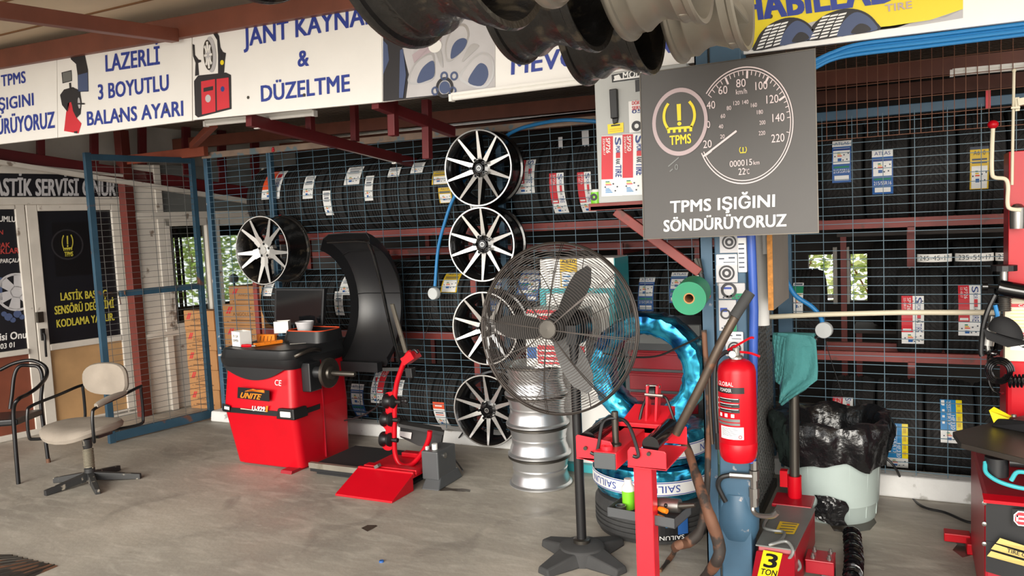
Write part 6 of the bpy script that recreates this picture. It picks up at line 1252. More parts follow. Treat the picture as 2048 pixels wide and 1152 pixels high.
# ================================================================== jack with its handle, cloth, hoses
jk = thing('axle_jack', 'red and grey three ton air jack on the floor beside the pillar', 'jack', (-.49, 3.6, 0))
m = MB(); m.hexa([(-.575, 3.36, .03), (-.415, 3.36, .03), (-.395, 3.88, .05), (-.56, 3.88, .05), (-.575, 3.40, .205), (-.425, 3.40, .205), (-.395, 3.88, .21), (-.56, 3.88, .21)]); m.build('body', 'red_deep', jk, bevel=.004)
m = MB(); m.hexa([(-.583, 3.385, .206), (-.423, 3.385, .206), (-.392, 3.885, .212), (-.565, 3.885, .212), (-.583, 3.385, .212), (-.423, 3.385, .212), (-.392, 3.885, .218), (-.565, 3.885, .218)]); m.build('top_plate', 'panel_grey', jk)
m = MB()
def JT(x, y, e=.0015): q = Gp(x, y, .2165); return q + Z3 * e
for k, (pts) in enumerate(([(1550, 1050), (1592, 1050), (1599, 1042), (1557, 1041)],)): m.poly([JT(1549, 1067), JT(1588, 1069), JT(1599, 1048), JT(1560, 1043)], 0)
for k in range(4): m.poly([JT(1556 + k * 2.6, 1064 - k * 5.2, .003), JT(1586 + k * 2.6, 1066 - k * 5.0, .003), JT(1586.8 + k * 2.6, 1064.5 - k * 5, .003), JT(1557 + k * 2.6, 1062.5 - k * 5.2, .003)], 1)
m.build('warning_plate', ['yellow_dark', 'label_print'], jk)
m = MB(); m.hexa([(-.588, 3.16, .0), (-.405, 3.16, .0), (-.405, 3.40, .0), (-.588, 3.40, .0), (-.588, 3.20, .06), (-.405, 3.20, .06), (-.425, 3.38, .19), (-.58, 3.38, .19)]); m.build('nose', 'red_deep', jk, bevel=.004)
nn = Vector((0, -.13, .18)).cross(X3); P_a = Vector((-.5, 3.20, .06)); nrm = Vector((0, -.585, .811))
def JF(x, y, e=.002): return PL(x, y, P_a + nrm * e, nrm)
m = MB(); m.poly([JF(1513, 1160), JF(1552, 1162), JF(1565, 1107), JF(1527, 1100)], 0)
o = JF(1527, 1133, .004); m.text('3', o, JF(1551, 1137, .004) - o, JF(1533, 1107, .004) - o, 1, .04); o = JF(1520, 1148, .004); m.text('TON', o, JF(1552, 1153, .004) - o, JF(1523, 1137, .004) - o, 1, .02); m.build('capacity_label', ['yellow', 'black'], jk)
m = MB(); m.bx((-.40, 3.52, .06), (-.285, 3.60, .12)); m.bx((-.40, 3.50, .12), (-.285, 3.62, .128)); m.build('outrigger', 'red_deep', jk, bevel=.003); m = MB(); m.bx((-.69, 3.535, .06), (-.575, 3.60, .12)); m.build('outrigger', 'red_deep', jk, bevel=.003)
for x in (-.37, -.305):
    for y in (3.525, 3.595): m = MB(); m.lathe([(.001, .128), (.01, .128), (.01, .138), (.006, .138), (.006, .15), (.001, .15)], 8, M=Matrix.Translation((x, y, 0))); m.build('bolt', 'steel', jk)
for x, y in ((-.31, 3.56), (-.64, 3.567), (-.52, 3.95)): m = MB(); m.tube([(x - .025, y, .04), (x + .025, y, .04)], .04, 18); m.build('castor', 'black', jk)
m = MB(); m.bx((-.59, 3.88, .205), (-.41, 4.05, .222)); m.bx((-.55, 3.85, .04), (-.46, 4.02, .206)); m.build('rear_bracket', 'red_deep', jk, bevel=.004)
m = MB(); m.lathe([(.03, .222), (.033, .23), (.033, .33), (.026, .33), (.026, .23)], 20, M=Matrix.Translation((-.498, 4.0, 0))); m.bx((-.565, 3.99, .27), (-.53, 4.03, .35)); m.build('handle_socket', 'red', jk)
m = MB(); m.tube([(-.498, 4.0, .225), (-.492, 4.01, 1.0)], .0235, 16); m.build('handle_tube', 'steel_dark', jk); m = MB(); m.tube([(-.60, 4.01, 1.0), (-.385, 4.01, 1.0)], .016, 12); m.build('cross_handle', 'black', jk)
m = MB(); m.tube(smoothpts([JT(1545, 1032, .012), JT(1532, 1046, .014), JT(1528, 1060, .012), JT(1545, 1066, .012), JT(1568, 1070, .012), JT(1562, 1085, .012), JT(1540, 1095, .012), JT(1572, 1092, .02), Gp(1586, 1102, .21), Gp(1575, 1120, .17), Gp(1555, 1127, .15), Gp(1590, 1118, .15), Gp(1600, 1135, .12), Gp(1585, 1148, .10), Gp(1600, 1165, .06)], 6), .007, 8); m.build('grey_hose', 'panel_grey', jk)
t = thing('spring_hose', 'thick black coiled hose lying on the floor beside the jack', 'hose', Gp(1680, 1110)); path = smoothpts([Gp(1704, 1068, .045), Gp(1706, 1092, .045), Gp(1708, 1120, .045), Gp(1706, 1150, .045), Gp(1704, 1190, .045), Gp(1700, 1230, .045)], 40); m = MB(); pts = []
for i, p in enumerate(path):
    d = (path[min(i + 1, len(path) - 1)] - path[max(i - 1, 0)]).normalized(); u = d.cross(Z3).normalized(); v = u.cross(d); a = i * 2 * PI / 11; pts.append(p + u * math.cos(a) * .034 + v * math.sin(a) * .034)
m.tube(pts, .010, 6); m.build('coil', 'black_gloss', t)
# teal cloth over the cross handle
t = thing('cleaning_cloth', 'teal rag with brown stain hung over the jack handle', 'cloth', (-.49, 3.98, .78))
def sheet(rows, Yb, amp, name, seedv):
    nR = len(rows); mb = MB(); N = 16; vs = []
    R2 = []
    for i in range(nR - 1):
        for j in range(4): f_ = j / 4; R2.append(tuple(rows[i][q] * (1 - f_) + rows[i + 1][q] * f_ for q in range(3)))
    R2.append(rows[-1])
    for i, (y, xl, xr) in enumerate(R2):
        for j in range(N + 1):
            u = j / N; x = xl + (xr - xl) * u; dy = amp * math.sin(u * 9 + seedv + i * .12) * (.25 + .75 * min(1, i / 6)) + .004 * math.sin(u * 23 + i * .7)
            p = Yp(x, y + (u - .5) * 6, Yb + dy); 
            vs.append(p)
    fs = [(i * (N + 1) + j, i * (N + 1) + j + 1, (i + 1) * (N + 1) + j + 1, (i + 1) * (N + 1) + j) for i in range(len(R2) - 1) for j in range(N)]
    mb.add(vs, fs, 0, True); o = mb.build(name, 'cloth_teal', t); s_ = o.modifiers.new('thick', 'SOLIDIFY'); s_.thickness = .004; return o
sheet([(668, 1556, 1622), (676, 1552, 1632), (700, 1553, 1634), (730, 1566, 1636), (757, 1566, 1635), (775, 1563, 1612), (795, 1560, 1580), (808, 1559, 1563)], 3.965, .012, 'front_fold', .3)
sheet([(672, 1545, 1572), (690, 1547, 1570), (720, 1549, 1568), (745, 1550, 1565), (766, 1551, 1559)], 3.945, .006, 'side_fold', 1.2)
m = MB(); m.lathe([(.045, -.585), (.048, -.5), (.046, -.395)], 16, M=Matrix.Translation((0, 4.01, .985)) @ ROTX, a0=-.25, a1=PI + .25); m.build('top_fold', 'cloth_teal', t)
# bin with bag
bc = Vector((-.362, 4.485, 0)); t = thing('waste_bin', 'white plastic bin lined with a black bag, patched with black plastic', 'bin', bc); M = Matrix.Translation(bc)
m = MB(); m.lathe([(.001, .0), (.205, 0), (.212, .02), (.222, .09), (.224, .092), (.24, .45), (.245, .5), (.235, .5), (.215, .1), (.2, .015), (.001, .015)], 56, M=M)
m.build('tub', 'bin', t)
m = MB()
for k in range(14): a = k * 2 * PI / 14 + .2; m.bar(bc + Vector((math.cos(a) * .2165, math.sin(a) * .2165, .03)), bc + Vector((math.cos(a) * .241, math.sin(a) * .241, .45)), .004, .004)
m.build('ribs', 'bin', t)
rnd = random.Random(4); ph = [rnd.uniform(0, 6.28) for _ in range(8)]; n = 96; rows = []
def wob(a, j): return .014 * math.sin(5 * a + ph[0] + j * .5) + .010 * math.sin(11 * a + ph[1] - j * .8) + .006 * math.sin(23 * a + ph[2] + j * 1.1)
prof = [(.001, .22), (.13, .23), (.175, .32), (.195, .42), (.208, .49), (.232, .528), (.265, .535), (.290, .515), (.298, .47), (.292, .42), (.277, .36), (.264, .31)]
m = MB(); vs = []
for i in range(n):
    a = 2 * PI * i / n
    for j, (r, h) in enumerate(prof):
        w_ = wob(a, j) * (1 if j > 5 else .5 if j > 1 else 0); zz = h + (.022 * math.sin(4 * a + ph[3]) + .012 * math.sin(9 * a + ph[4]) if j >= 10 else .012 * math.sin(7 * a + ph[5] + j) + .01 * math.sin(2 * a + 1))
        lean = .028 * max(0, -math.cos(a)) if j > 5 else 0; rr = max(r + w_ + lean, .264 if j >= 6 else 0); vs.append(bc + Vector((math.cos(a) * rr, math.sin(a) * rr, zz)))
k = len(prof); m.add(vs, [(i * k + j, ((i + 1) % n) * k + j, ((i + 1) % n) * k + j + 1, i * k + j + 1) for i in range(n) for j in range(k - 1)], 0, True); m.build('bin_bag', 'bag', t)
m = MB(); vs = []; ga = math.atan2(Yp(1662, 1015, 4.27).y - bc.y, Yp(1662, 1015, 4.27).x - bc.x); N = 12
for i in range(N + 1):
    for j in range(N + 1):
        u, v = i / N - .5, j / N - .5; a = ga + u * .62 + .05 * math.sin(v * 7); z = .085 + v * .15 * (1 - .35 * abs(u)) - .02 * u; vs.append(bc + Vector((math.cos(a), math.sin(a), 0)) * (.239 + .016 * abs(math.sin(u * 13 + v * 9)) * (1 - 1.2 * max(abs(u), abs(v)))) + Z3 * z)
m.add(vs, [(i * (N + 1) + j, (i + 1) * (N + 1) + j, (i + 1) * (N + 1) + j + 1, i * (N + 1) + j + 1) for i in range(N) for j in range(N)], 0, True); m.build('plastic_patch', 'bag', t)
t = thing('power_cable', 'black cable running over the floor from behind the bin to the red machine', 'cable', Gp(1830, 1010)); m = MB(); m.tube(smoothpts([Yp(1760, 905, 4.79), Yp(1790, 935, 4.78), Gp(1815, 985, .008), Gp(1845, 1013, .008), Gp(1890, 1025, .008), Gp(1930, 1042, .008), Gp(1950, 1046, .008)], 6), .007, 8); m.build('cable', 'cable', t)
# ================================================================== tyre changer at the edge
ch = thing('tyre_changer', 'red tyre changer with turntable, black front panel and tall column', 'tyre changer', (.65, 3.8, 0))
m = MB(); m.bx((.258, 3.42, .02), (1.1, 4.15, .50)); m.build('body', 'red_deep', ch, bevel=.012)
m = MB(); m.prism([(.25, 3.42, .505), (1.1, 3.42, .505), (1.1, 3.36, .50), (.25, 3.36, .50)], (0, 0, .012)); m.build('top_lip', 'red', ch)
def F3(x, y, e=0.0): return Yp(x, y, 3.40 - e)
m = MB()
vs = []
for i in range(9):
    u = i / 8; x = .262 + .8 * u; b = .045 * math.sin(PI * u)
    for zz in (.29, .335, .345, .495): vs.append(Vector((x, 3.415 - b, zz - .02 * math.sin(PI * u) if zz < .3 else zz)))
m.add(vs, [(i * 4 + j, (i + 1) * 4 + j, (i + 1) * 4 + j + 1, i * 4 + j + 1) for i in range(8) for j in range(3)], 0, True); m.build('front_panel', 'plastic_black', ch)
m = MB(); vs = []
for i in range(9):
    u = i / 8; x = .262 + .8 * u; b = .05 * math.sin(PI * u); d = .05 * math.sin(PI * u)
    for zz in (.215 - d * .6, .335): vs.append(Vector((x, 3.412 - b, zz)))
m.add(vs, [(i * 2, (i + 1) * 2, (i + 1) * 2 + 1, i * 2 + 1) for i in range(8)], 0, True); m.build('lower_panel', 'plastic_black', ch)
m = MB()
for k, (x0, y0, x1, y1) in enumerate(((2000, 1078, 2060, 1098), (1990, 1090, 2062, 1114), (1982, 1104, 2066, 1130))): m.poly([F3(x0 - 8, y0 + 8, .026), F3(x1, y1 + 7, .04), F3(x1, y1 - 3, .04), F3(x0, y0 - 2, .026)], 0)
o = F3(2014, 1104, .034); m.text('TIRE CHANGER', o, F3(2104, 1130, .046) - o, F3(2015, 1097, .034) - o, 1, .02); m.build('name_stripes', ['gold', 'black'], ch)
m = MB(); m.poly([F3(2024, 1052, .028), F3(2070, 1060, .045), F3(2070, 1020, .045), F3(2024, 1018, .028)], 0); c = F3(2042, 1037, .036); m.add([c + Vector((math.cos(a) * .025, -.001, math.sin(a) * .03)) for a in [k * PI / 4 + .39 for k in range(8)]], [tuple(range(8))], 1)
m.add([c + Vector((math.cos(a) * .021, -.002, math.sin(a) * .025)) for a in [k * PI / 4 + .39 for k in range(8)]], [tuple(range(8))], 2)
for dx, dz, wx, wz in ((-.004, .008, .026, .006), (-.012, 0, .006, .022), (.004, -.008, .022, .006)): m.poly([c + Vector((dx - wx / 2, -.003, dz - wz / 2)), c + Vector((dx + wx / 2, -.003, dz - wz / 2)), c + Vector((dx + wx / 2, -.003, dz + wz / 2)), c + Vector((dx - wx / 2, -.003, dz + wz / 2))], 1)
m.build('maker_plate', ['black', 'label_white', 'label_red'], ch)
m = MB()
for x0, y0, x1, y1 in ((1996, 1147, 2004, 1133), (2000, 1138, 2012, 1136), (2006, 1148, 2010, 1134), (1998, 1148, 2012, 1146), (2041, 1150, 2048, 1138)): m.poly([Yp(x0, y0, 3.417), Yp(x1, y0, 3.417), Yp(x1, y1, 3.417), Yp(x0, y1, 3.417)])
m.build('pictogram', 'label_white', ch)
for x, y in ((1969, 1008), (1969, 1090), (1969, 1050)): q = F3(x, y, 0); m = MB(); m.lathe([(.001, 0), (.008, 0), (.008, .006), (.001, .008)], 12, M=Matrix.Translation(Vector((q.x, 3.415, q.z))) @ ROTY); m.build('screw', 'steel', ch)
cc = Vector((.63, 3.60, 0)); m = MB(); pl = []
for k in range(4):
    for da, r in ((-.55, .40), (-.18, .47), (.18, .47), (.55, .40)): a = k * PI / 2 + PI + .12 + da; pl.append(cc + Vector((math.cos(a) * r, math.sin(a) * r, .672)))
m.prism(pl, (0, 0, .022)); m.build('turntable', 'steel_dark', ch, bevel=.003)
m = MB(); m.lathe([(.001, .50), (.16, .50), (.16, .6), (.22, .64), (.24, .671), (.001, .671)], 30, M=Matrix.Translation(cc)); m.build('turntable_hub', 'black', ch)
m = MB(); m.tube([(.30, 3.46, .58), (.30, 3.46, .65)], .04, 18); m.tube([(.34, 3.44, .64), (.52, 3.42, .645)], .018, 10); m.build('clamp_cylinder', 'plastic_black', ch)
m = MB(); m.tube(smoothpts([(.262, 3.45, .63), (.265, 3.42, .595), (.32, 3.39, .57), (.42, 3.37, .565), (.56, 3.36, .60)]), .008, 8); m.tube(smoothpts([(.34, 3.39, .585), (.36, 3.385, .62), (.40, 3.38, .615), (.42, 3.375, .57)]), .008, 8); m.build('turquoise_hose', 'teal', ch)
for k in range(4):
    a = PI * .82 + k * PI / 2; u = Vector((math.cos(a), math.sin(a), 0)); v = Vector((-u.y, u.x, 0)); p = cc + Z3 * .6945
    m = MB(); m.hexa([p + u * .16 - v * .055, p + u * .36 - v * .04, p + u * .36 + v * .04, p + u * .16 + v * .055, p + u * .18 - v * .05 + Z3 * .05, p + u * .34 - v * .025 + Z3 * .035, p + u * .34 + v * .025 + Z3 * .035, p + u * .18 + v * .05 + Z3 * .05]); jw = m.build('clamp_jaw', 'black', ch, bevel=.004)
    for r in (.23, .29): m = MB(); m.lathe([(.001, 0), (.010, 0), (.010, .008), (.001, .01)], 10, M=Matrix.Translation(p + u * r + Z3 * .046)); m.build('bolt', 'steel', jw)
m = MB(); q = cc + Vector((-.28, .18, .6945)); m.hexa([q + Vector((-.03, -.02, 0)), q + Vector((.05, -.05, 0)), q + Vector((.06, .0, 0)), q + Vector((-.01, .03, 0)), q + Vector((-.05, .0, .06)), q + Vector((.03, -.05, .035)), q + Vector((.05, .0, .03)), q + Vector((-.03, .03, .07))]); m.build('jaw_cover', 'yellow', ch)
m = MB(); m.bx((.15, 4.18, .02), (.26, 4.25, .06)); m.bx((.24, 4.10, .0), (.30, 4.25, .05)); m.build('pedal', 'red', ch, bevel=.004)
a = Yp(2015, 400, 4.2); XC = a.x; m = MB(); m.bx((XC, 4.16, .45), (XC + .22, 4.36, 1.83)); m.bx((XC + .07, 4.155, 1.25), (XC + .09, 4.16, 1.8)); m.build('column', 'red', ch, bevel=.02); m = MB(); m.bx((XC - .01, 4.10, .30), (XC + .24, 4.40, .92)); m.build('column_foot', 'red', ch, bevel=.02)
m = MB(); q0, q1 = Yp(2010, 722, 4.09), Yp(2100, 597, 4.09); m.bx((q0.x, 4.095, q0.z), (q1.x, 4.16, q1.z), 0); zm = (q0.z + q1.z) / 2
m.bx((q0.x, 4.0935, zm + .10), (q1.x, 4.0945, zm + .115), 1); m.bx((q0.x, 4.0935, zm - .03), (q1.x, 4.0945, zm - .012), 1)
for k in range(6): m.bx((q0.x + .02, 4.093, zm + .085 - k * .015), (q1.x - .03, 4.0942, zm + .088 - k * .015), 2)
m.bx((q0.x + .02, 4.0935, zm - .09), (q0.x + .11, 4.0942, zm - .04), 3); m.poly([Vector((q0.x + .03, 4.092, zm - .05)), Vector((q0.x + .06, 4.092, zm - .075)), Vector((q0.x + .10, 4.092, zm - .055)), Vector((q0.x + .07, 4.092, zm - .08))], 4)
o = Vector((q0.x + .05, 4.0925, zm + .102)); m.text('CAUTION', o, (.10, 0, 0), (0, 0, .011), 3, .02); o = Vector((q0.x + .05, 4.0925, zm - .028)); m.text('WARNING', o, (.10, 0, 0), (0, 0, .011), 3, .02); m.build('warning_panel', ['beige_label', 'label_red', 'gold', 'label_white', 'black'], ch)
Yh = 4.05
m = MB(); m.tube(smoothpts([Yp(1986, 255, Yh), Yp(1984, 300, Yh), Yp(1984, 345, Yh), Yp(1990, 355, Yh), Yp(2010, 358, Yh), Yp(2016, 372, Yh), Yp(2015, 405, Yh), Yp(2020, 417, Yh), Yp(2042, 420, Yh)], 5), .0085, 8); m.build('control_rod', 'beige_label', ch)
m = MB(); m.sphere(Yp(1986, 249, Yh), .022, 0, 16, (1, 1, .85)); m.build('red_knob', 'red', ch)
m = MB(); m.tube([Yp(2028, 142, 4.12), Yp(2024, 370, 4.12)], .006, 8); m.sphere(Yp(2028, 141, 4.12), .009); m.bar(Yp(2022, 216, 4.1), Yp(2040, 215, 4.1), .012, .008); m.bar(Yp(2035, 205, 4.12), Yp(2070, 198, 4.12), .03, .03); m.bar(Yp(2034, 195, 4.12), Yp(2035, 222, 4.12), .016, .012); m.build('thin_rod', 'beige_label', ch)
m = MB(); q = Yp(2035, 434, 4.08); m.lathe([(.001, -.05), (.028, -.05), (.03, -.02), (.03, .04), (.015, .055), (.001, .058)], 20, M=Matrix.Translation(q)); m.build('regulator', 'steel', ch)
m = MB(); q = Yp(2008, 536, 4.02); m.lathe([(.001, -.012), (.05, -.012), (.05, .012), (.001, .012)], 14, M=Matrix.Translation(q), smooth=False); m.build('hand_wheel', 'black', ch); m = MB(); m.tube([q, q - Z3 * .08], .016, 12); m.build('screw_spindle', 'steel', ch)
m = MB(); m.tube(smoothpts([Yp(1996, 574, 4.0), Yp(2012, 578, 4.0), Yp(2080, 590, 4.0)]), .036, 14); m.tube([Yp(1968, 573, 4.0), Yp(1996, 574, 4.0)], .008, 8); m.lathe([(.001, -.01), (.02, -.01), (.02, .01), (.001, .01)], 10, M=Matrix.Translation(Yp(1970, 573, 4.0)) @ ROTX); m.build('helper_arm', 'black_gloss', ch)
m = MB()
for k in range(9): q = Yp(2010, 592 + k * 3.6, 4.03); m.lathe([(.022, -.003), (.026, 0), (.022, .003)], 16, M=Matrix.Translation(q))
m.build('spring', 'steel', ch)
m = MB(); m.tube(smoothpts([Yp(1990, 590, 3.99), Yp(1976, 620, 3.98), Yp(1966, 655, 3.98), Yp(1962, 700, 3.98), Yp(1964, 712, 3.98)]), .011, 8); m.build('bead_lever', 'black', ch)
m = MB(); m.tube([Yp(1980, 655, 4.0), Yp(1974, 690, 4.0)], .026, 16); m.tube([Yp(1984, 632, 4.0), Yp(1980, 655, 4.0)], .01, 10); m.tube([Yp(1974, 690, 4.0), Yp(1976, 702, 4.0)], .01, 10); m.build('air_cylinder', 'steel', ch)
m = MB(); m.tube([Yp(1990, 610, 4.01), Yp(1995, 630, 4.01), Yp(1993, 650, 4.01)], .009, 8); m.build('blue_tube', 'hose_blue', ch)
t = thing('black_cap', 'black baseball cap hung on the tyre changer in front of the warning panel', 'cap', Yp(2015, 650, 3.93)); q = Yp(2012, 650, 3.92); m = MB()
vs = []
for i in range(9):
    for j in range(16): a = 2 * PI * j / 16; th = PI * .5 * i / 8; vs.append(q + Vector((math.cos(a) * math.sin(th) * .065, math.sin(a) * math.sin(th) * .05 , math.cos(th) * .075 - .04 - .02 * math.cos(a) * math.sin(th))))
m.add(vs, [(i * 16 + j, (i + 1) * 16 + j, (i + 1) * 16 + (j + 1) % 16, i * 16 + (j + 1) % 16) for i in range(8) for j in range(16)], 0, True); m.build('crown', 'black_matte', t)
m = MB(); m.prism([q + Vector((-.06, -.03, -.03)), q + Vector((-.085, -.03, -.015)), q + Vector((-.075, -.05, -.055)), q + Vector((.0, -.065, -.085)), q + Vector((.06, -.05, -.075)), q + Vector((.065, -.02, -.065))], (0, .006, .004)); m.build('visor', 'black_matte', t)
t = thing('coil_cable', 'black coiled air line hanging on the tyre changer column', 'hose', Yp(2000, 750, 3.95)); m = MB(); q = Yp(1998, 742, 3.96)
pts = [q + Vector((math.cos(a) * (.055 - a * .0012), -.0006 * a, math.sin(a) * (.06 - a * .0012))) for a in [k * .35 for k in range(72)]] ; m.tube(pts, .005, 6)
pts = [Yp(2018 + k * 1.1, 762 + 3 * math.sin(k * .9) * 4, 3.93 + .015 * math.cos(k * .9)) for k in range(40)]; m.tube(pts, .005, 6); m.tube(smoothpts([Yp(1977, 705, 4.0), Yp(1976, 730, 3.98), Yp(1980, 770, 3.97), Yp(1996, 785, 3.97), Yp(2006, 786, 4.0)]), .005, 6)
pts = [Yp(1985 + 9 * math.cos(k * .7), 700 + k * 1.0, 3.97 + .012 * math.sin(k * .7)) for k in range(34)]; m.tube(pts, .005, 6); m.build('coil', 'black_gloss', t)

t = thing('power_cable', 'black cable slung from the fan to the blue pillar across the upright foil tyre', 'cable', Yp(1300, 715, 3.6)); m = MB(); m.tube(smoothpts([Yp(1205, 706, 3.68), Yp(1245, 713, 3.66), Yp(1310, 713, 3.58), Yp(1360, 693, 3.48), Yp(1412, 668, 3.395)]), .005, 6); m.build('cable', 'cable', t)
# ================================================================== chairs
def sw():
    c = Vector((-4.955, 3.45, 0)); wv = Vector((.984, .167, 0)); f = Vector((.167, -.984, 0))
    t = thing('swivel_chair', 'worn beige swivel chair with black arms, no castors, in front of the open gate', 'chair', c)
    def P(a, b, z): return c + wv * a + f * b + Z3 * z
    for x, y in ((90, 992), (117, 965), (232, 943), (282, 957), (196, 989)):
        q = Gp(x, y); q.z = .0; d = (q - c).normalized(); L_ = max(.27, (q - c).length); v = Vector((-d.y, d.x, 0)); a, b = c + d * .02, c + d * min(L_, .36)
        m = MB(); m.hexa([a - v * .022 + Z3 * .02, b - v * .016 + Z3 * 0, b + v * .016 + Z3 * 0, a + v * .022 + Z3 * .02, a - v * .02 + Z3 * .075, b - v * .014 + Z3 * .035, b + v * .014 + Z3 * .035, a + v * .02 + Z3 * .075]); m.build('star_leg', 'chair_dusty', t, bevel=.003)
    m = MB(); m.lathe([(.034, .015), (.034, .10), (.026, .105), (.026, .24), (.03, .25), (.03, .30), (.012, .305), (.012, .345), (.001, .345)], 18, M=Matrix.Translation(c)); m.build('column', 'chair_dusty', t)
    m = MB(); m.tube([c + Vector((math.cos(k * .55) * .031, math.sin(k * .55) * .031, .105 + k * .00088)) for k in range(150)], .0045, 5); m.build('spring', 'spring', t)
    m = MB(); m.bar(P(-.16, 0, .335), P(.16, 0, .335), .12, .02); m.bar(P(0, .1, .335), P(0, -.26, .335), .06, .02); m.build('seat_plate', 'chair_dusty', t)
    # cushion, rounded and saddle shaped
    m = MB(); N = 28; rings = []
    for r, z in ((.001, .405), (.5, .41), (.8, .412), (.95, .404), (1.0, .385), (.97, .36), (.85, .348), (.001, .347)):
        ring = []
        for i in range(N):
            a = 2 * PI * i / N; ca, sa = math.cos(a), math.sin(a); ex = .8; x = .245 * r * math.copysign(abs(ca) ** ex, ca); y = .225 * r * math.copysign(abs(sa) ** ex, sa); ring.append(P(x, y + .03, z - .03 * max(0, (y - .1) / .12) ** 2 + .015 * (x / .24) ** 2))
        rings.append(ring)
    loft(m, rings[::-1], 0, cap=False); m.build('seat', 'fabric', t)
    m = MB(); rings = []
    for r, d in ((.001, .03), (.7, .028), (.95, .02), (1.0, .0), (.95, -.02), (.6, -.026), (.001, -.026)):
        ring = []
        for i in range(N): a = 2 * PI * i / N; ca, sa = math.cos(a), math.sin(a); x = .19 * r * math.copysign(abs(ca) ** .7, ca); z = .115 * r * math.copysign(abs(sa) ** .75, sa); ring.append(P(x, -.235 + d - .035 * (x / .19) ** 2 * -1, .665 + z))
        rings.append(ring)
    loft(m, rings, 0, cap=False); m.build('backrest', 'fabric', t)
    for s_ in (-1, 1):
        m = MB(); m.tube(smoothpts([P(s_ * .10, .05, .335), P(s_ * .24, .18, .34), P(s_ * .265, .205, .37), P(s_ * .265, .20, .52), P(s_ * .265, .16, .56), P(s_ * .262, -.05, .585), P(s_ * .255, -.235, .61), P(s_ * .25, -.25, .585), P(s_ * .25, -.25, .40), P(s_ * .24, -.22, .35), P(s_ * .1, -.1, .335)], 5), .0105, 8); m.build('arm_frame', 'chair_black', t)
    m = MB(); m.tube(smoothpts([P(.265, .165, .572), P(.264, .05, .592), P(.262, -.10, .602)]), [.016, .02, .021, .021, .021, .021, .021, .02, .02, .019, .018, .015, .012], 10); m.build('armrest_pad', 'fabric', t)
sw()
t = thing('tubular_chair', 'black tubular steel armchair partly cut off by the frame beside the office posters', 'chair', (-5.78, 3.31, 0))
ga_, gb_ = Gp(37, 968), Gp(97, 925); dA, dB = (ga_ - CAM).dot(FWD), (gb_ - CAM).dot(FWD); uL = Vector((-.82, -.57, 0)); offs = uL * .46
A1 = [(37, 967), (30, 880), (27, 820), (36, 799)]; 
loop = smoothpts([ga_] + [DP(x, y, dA) for x, y in A1[1:]] + [DP(56, 788, dA + .12), DP(78, 772, dA + .25), DP(93, 752, dB - .05), DP(90, 733, dB), DP(64, 721, dB), DP(30, 726, dB - .02), DP(0, 740, dB - .05)], 5)
m = MB(); m.tube(loop, .0135, 10); m.build('arm_tube', 'chair_black', t)
far = [p + offs for p in loop[:-8]]; m = MB(); m.tube(far, .0135, 10); m.build('arm_tube', 'chair_black', t)
e0, e1 = loop[-1], far[-1]; m = MB(); m.tube([e0, e1], .0135, 10); m.build('back_tube', 'chair_black', t)
bl = smoothpts([gb_, DP(91, 880, dB), DP(82, 810, dB), DP(85, 760, dB), DP(78, 735, dB), DP(60, 731, dB), DP(40, 732, dB - .03), DP(29, 750, dB - .05), DP(24, 790, dB - .08), DP(20, 818, dB - .1)], 5); m = MB(); m.tube(bl, .0135, 10); m.build('rear_leg', 'chair_black', t)
m = MB(); m.tube([gb_ + offs, DP(82, 810, dB) + offs, DP(85, 745, dB) + offs], .0135, 10); m.build('rear_leg', 'chair_black', t)
sc_ = [DP(34, 838, dA), DP(85, 818, dB)]; m = MB(); q = [sc_[0], sc_[1], sc_[1] + offs, sc_[0] + offs]; m.hexa([p - Z3 * .045 for p in q] + [p for p in q]); m.build('seat', 'chair_black', t, bevel=.012)
m = MB(); m.lathe([(.001, 0), (.017, 0), (.015, .03), (.001, .03)], 10, M=Matrix.Translation(gb_)); m.build('foot', 'rust_iron', t)
# ================================================================== cardboard boxes behind the fence
def carton(label, x0, x1, y0, y1, z0, z1, group=None):
    t = thing('cardboard_box', label, 'box', ((x0 + x1) / 2, (y0 + y1) / 2, z0), 0, None); m = MB(); m.bx((x0, y0, z0), (x1, y1, z1)); m.build('carton', 'card', t, bevel=.004)
    m = MB(); w_, h_ = x1 - x0, z1 - z0
    def P(u0, u1, v0, v1, q, sk=0): m.poly([(x0 + w_ * (u + sk * (v - v0)), y0 - .0015, z0 + h_ * v) for u, v in ((u0, v0), (u1, v0), (u1, v1), (u0, v1))], q)
    P(.08, .12, .55, .88, 0, .25); P(.14, .18, .55, .88, 0, .25); P(.2, .82, .2, .27, 1); P(.1, .13, .15, .2, 1); P(.66, .72, .8, .86, 1)
    o = Vector((x0 + w_ * .25, y0 - .0015, z0 + h_ * .45)); m.text('ANGÖLÜM', o, (w_ * .5, 0, 0), (0, 0, h_ * .16), 2, 0); m.build('print', ['label_red', 'card_dark', 'card_dark'], t)
    m = MB(); m.bx((x0 + .003, (y0 + y1) / 2 - .025, z1), (x1 - .003, (y0 + y1) / 2 + .025, z1 + .001)); m.build('tape', 'card_dark', t)
nm = ('on the floor at the foot of the window stack', 'second up in the stack under the office window', 'third up in the stack under the office window', 'second from the top of the stack under the office window', 'topmost of the stack under the office window')
for k in range(5): carton('brown cardboard box ' + nm[k], -6.135 + .006 * (k % 2), -5.75 + .006 * (k % 2), 5.36, 5.50, .187 * k, .187 * k + .185)
nm = ('on the floor beside the rack upright', 'second up in the stack beside the rack upright', 'third up in the stack beside the rack upright', 'fourth up in the stack beside the rack upright', 'second from the top in the stack beside the rack upright', 'topmost of all, under the split five spoke wheel')
for k in range(6):
    x0 = -5.735 if k < 5 else -5.64; carton('brown cardboard box ' + nm[k], x0, x0 + (.46 if k == 5 else .5), 5.46, 5.76, .197 * k, .197 * k + (.195 if k < 5 else .165))
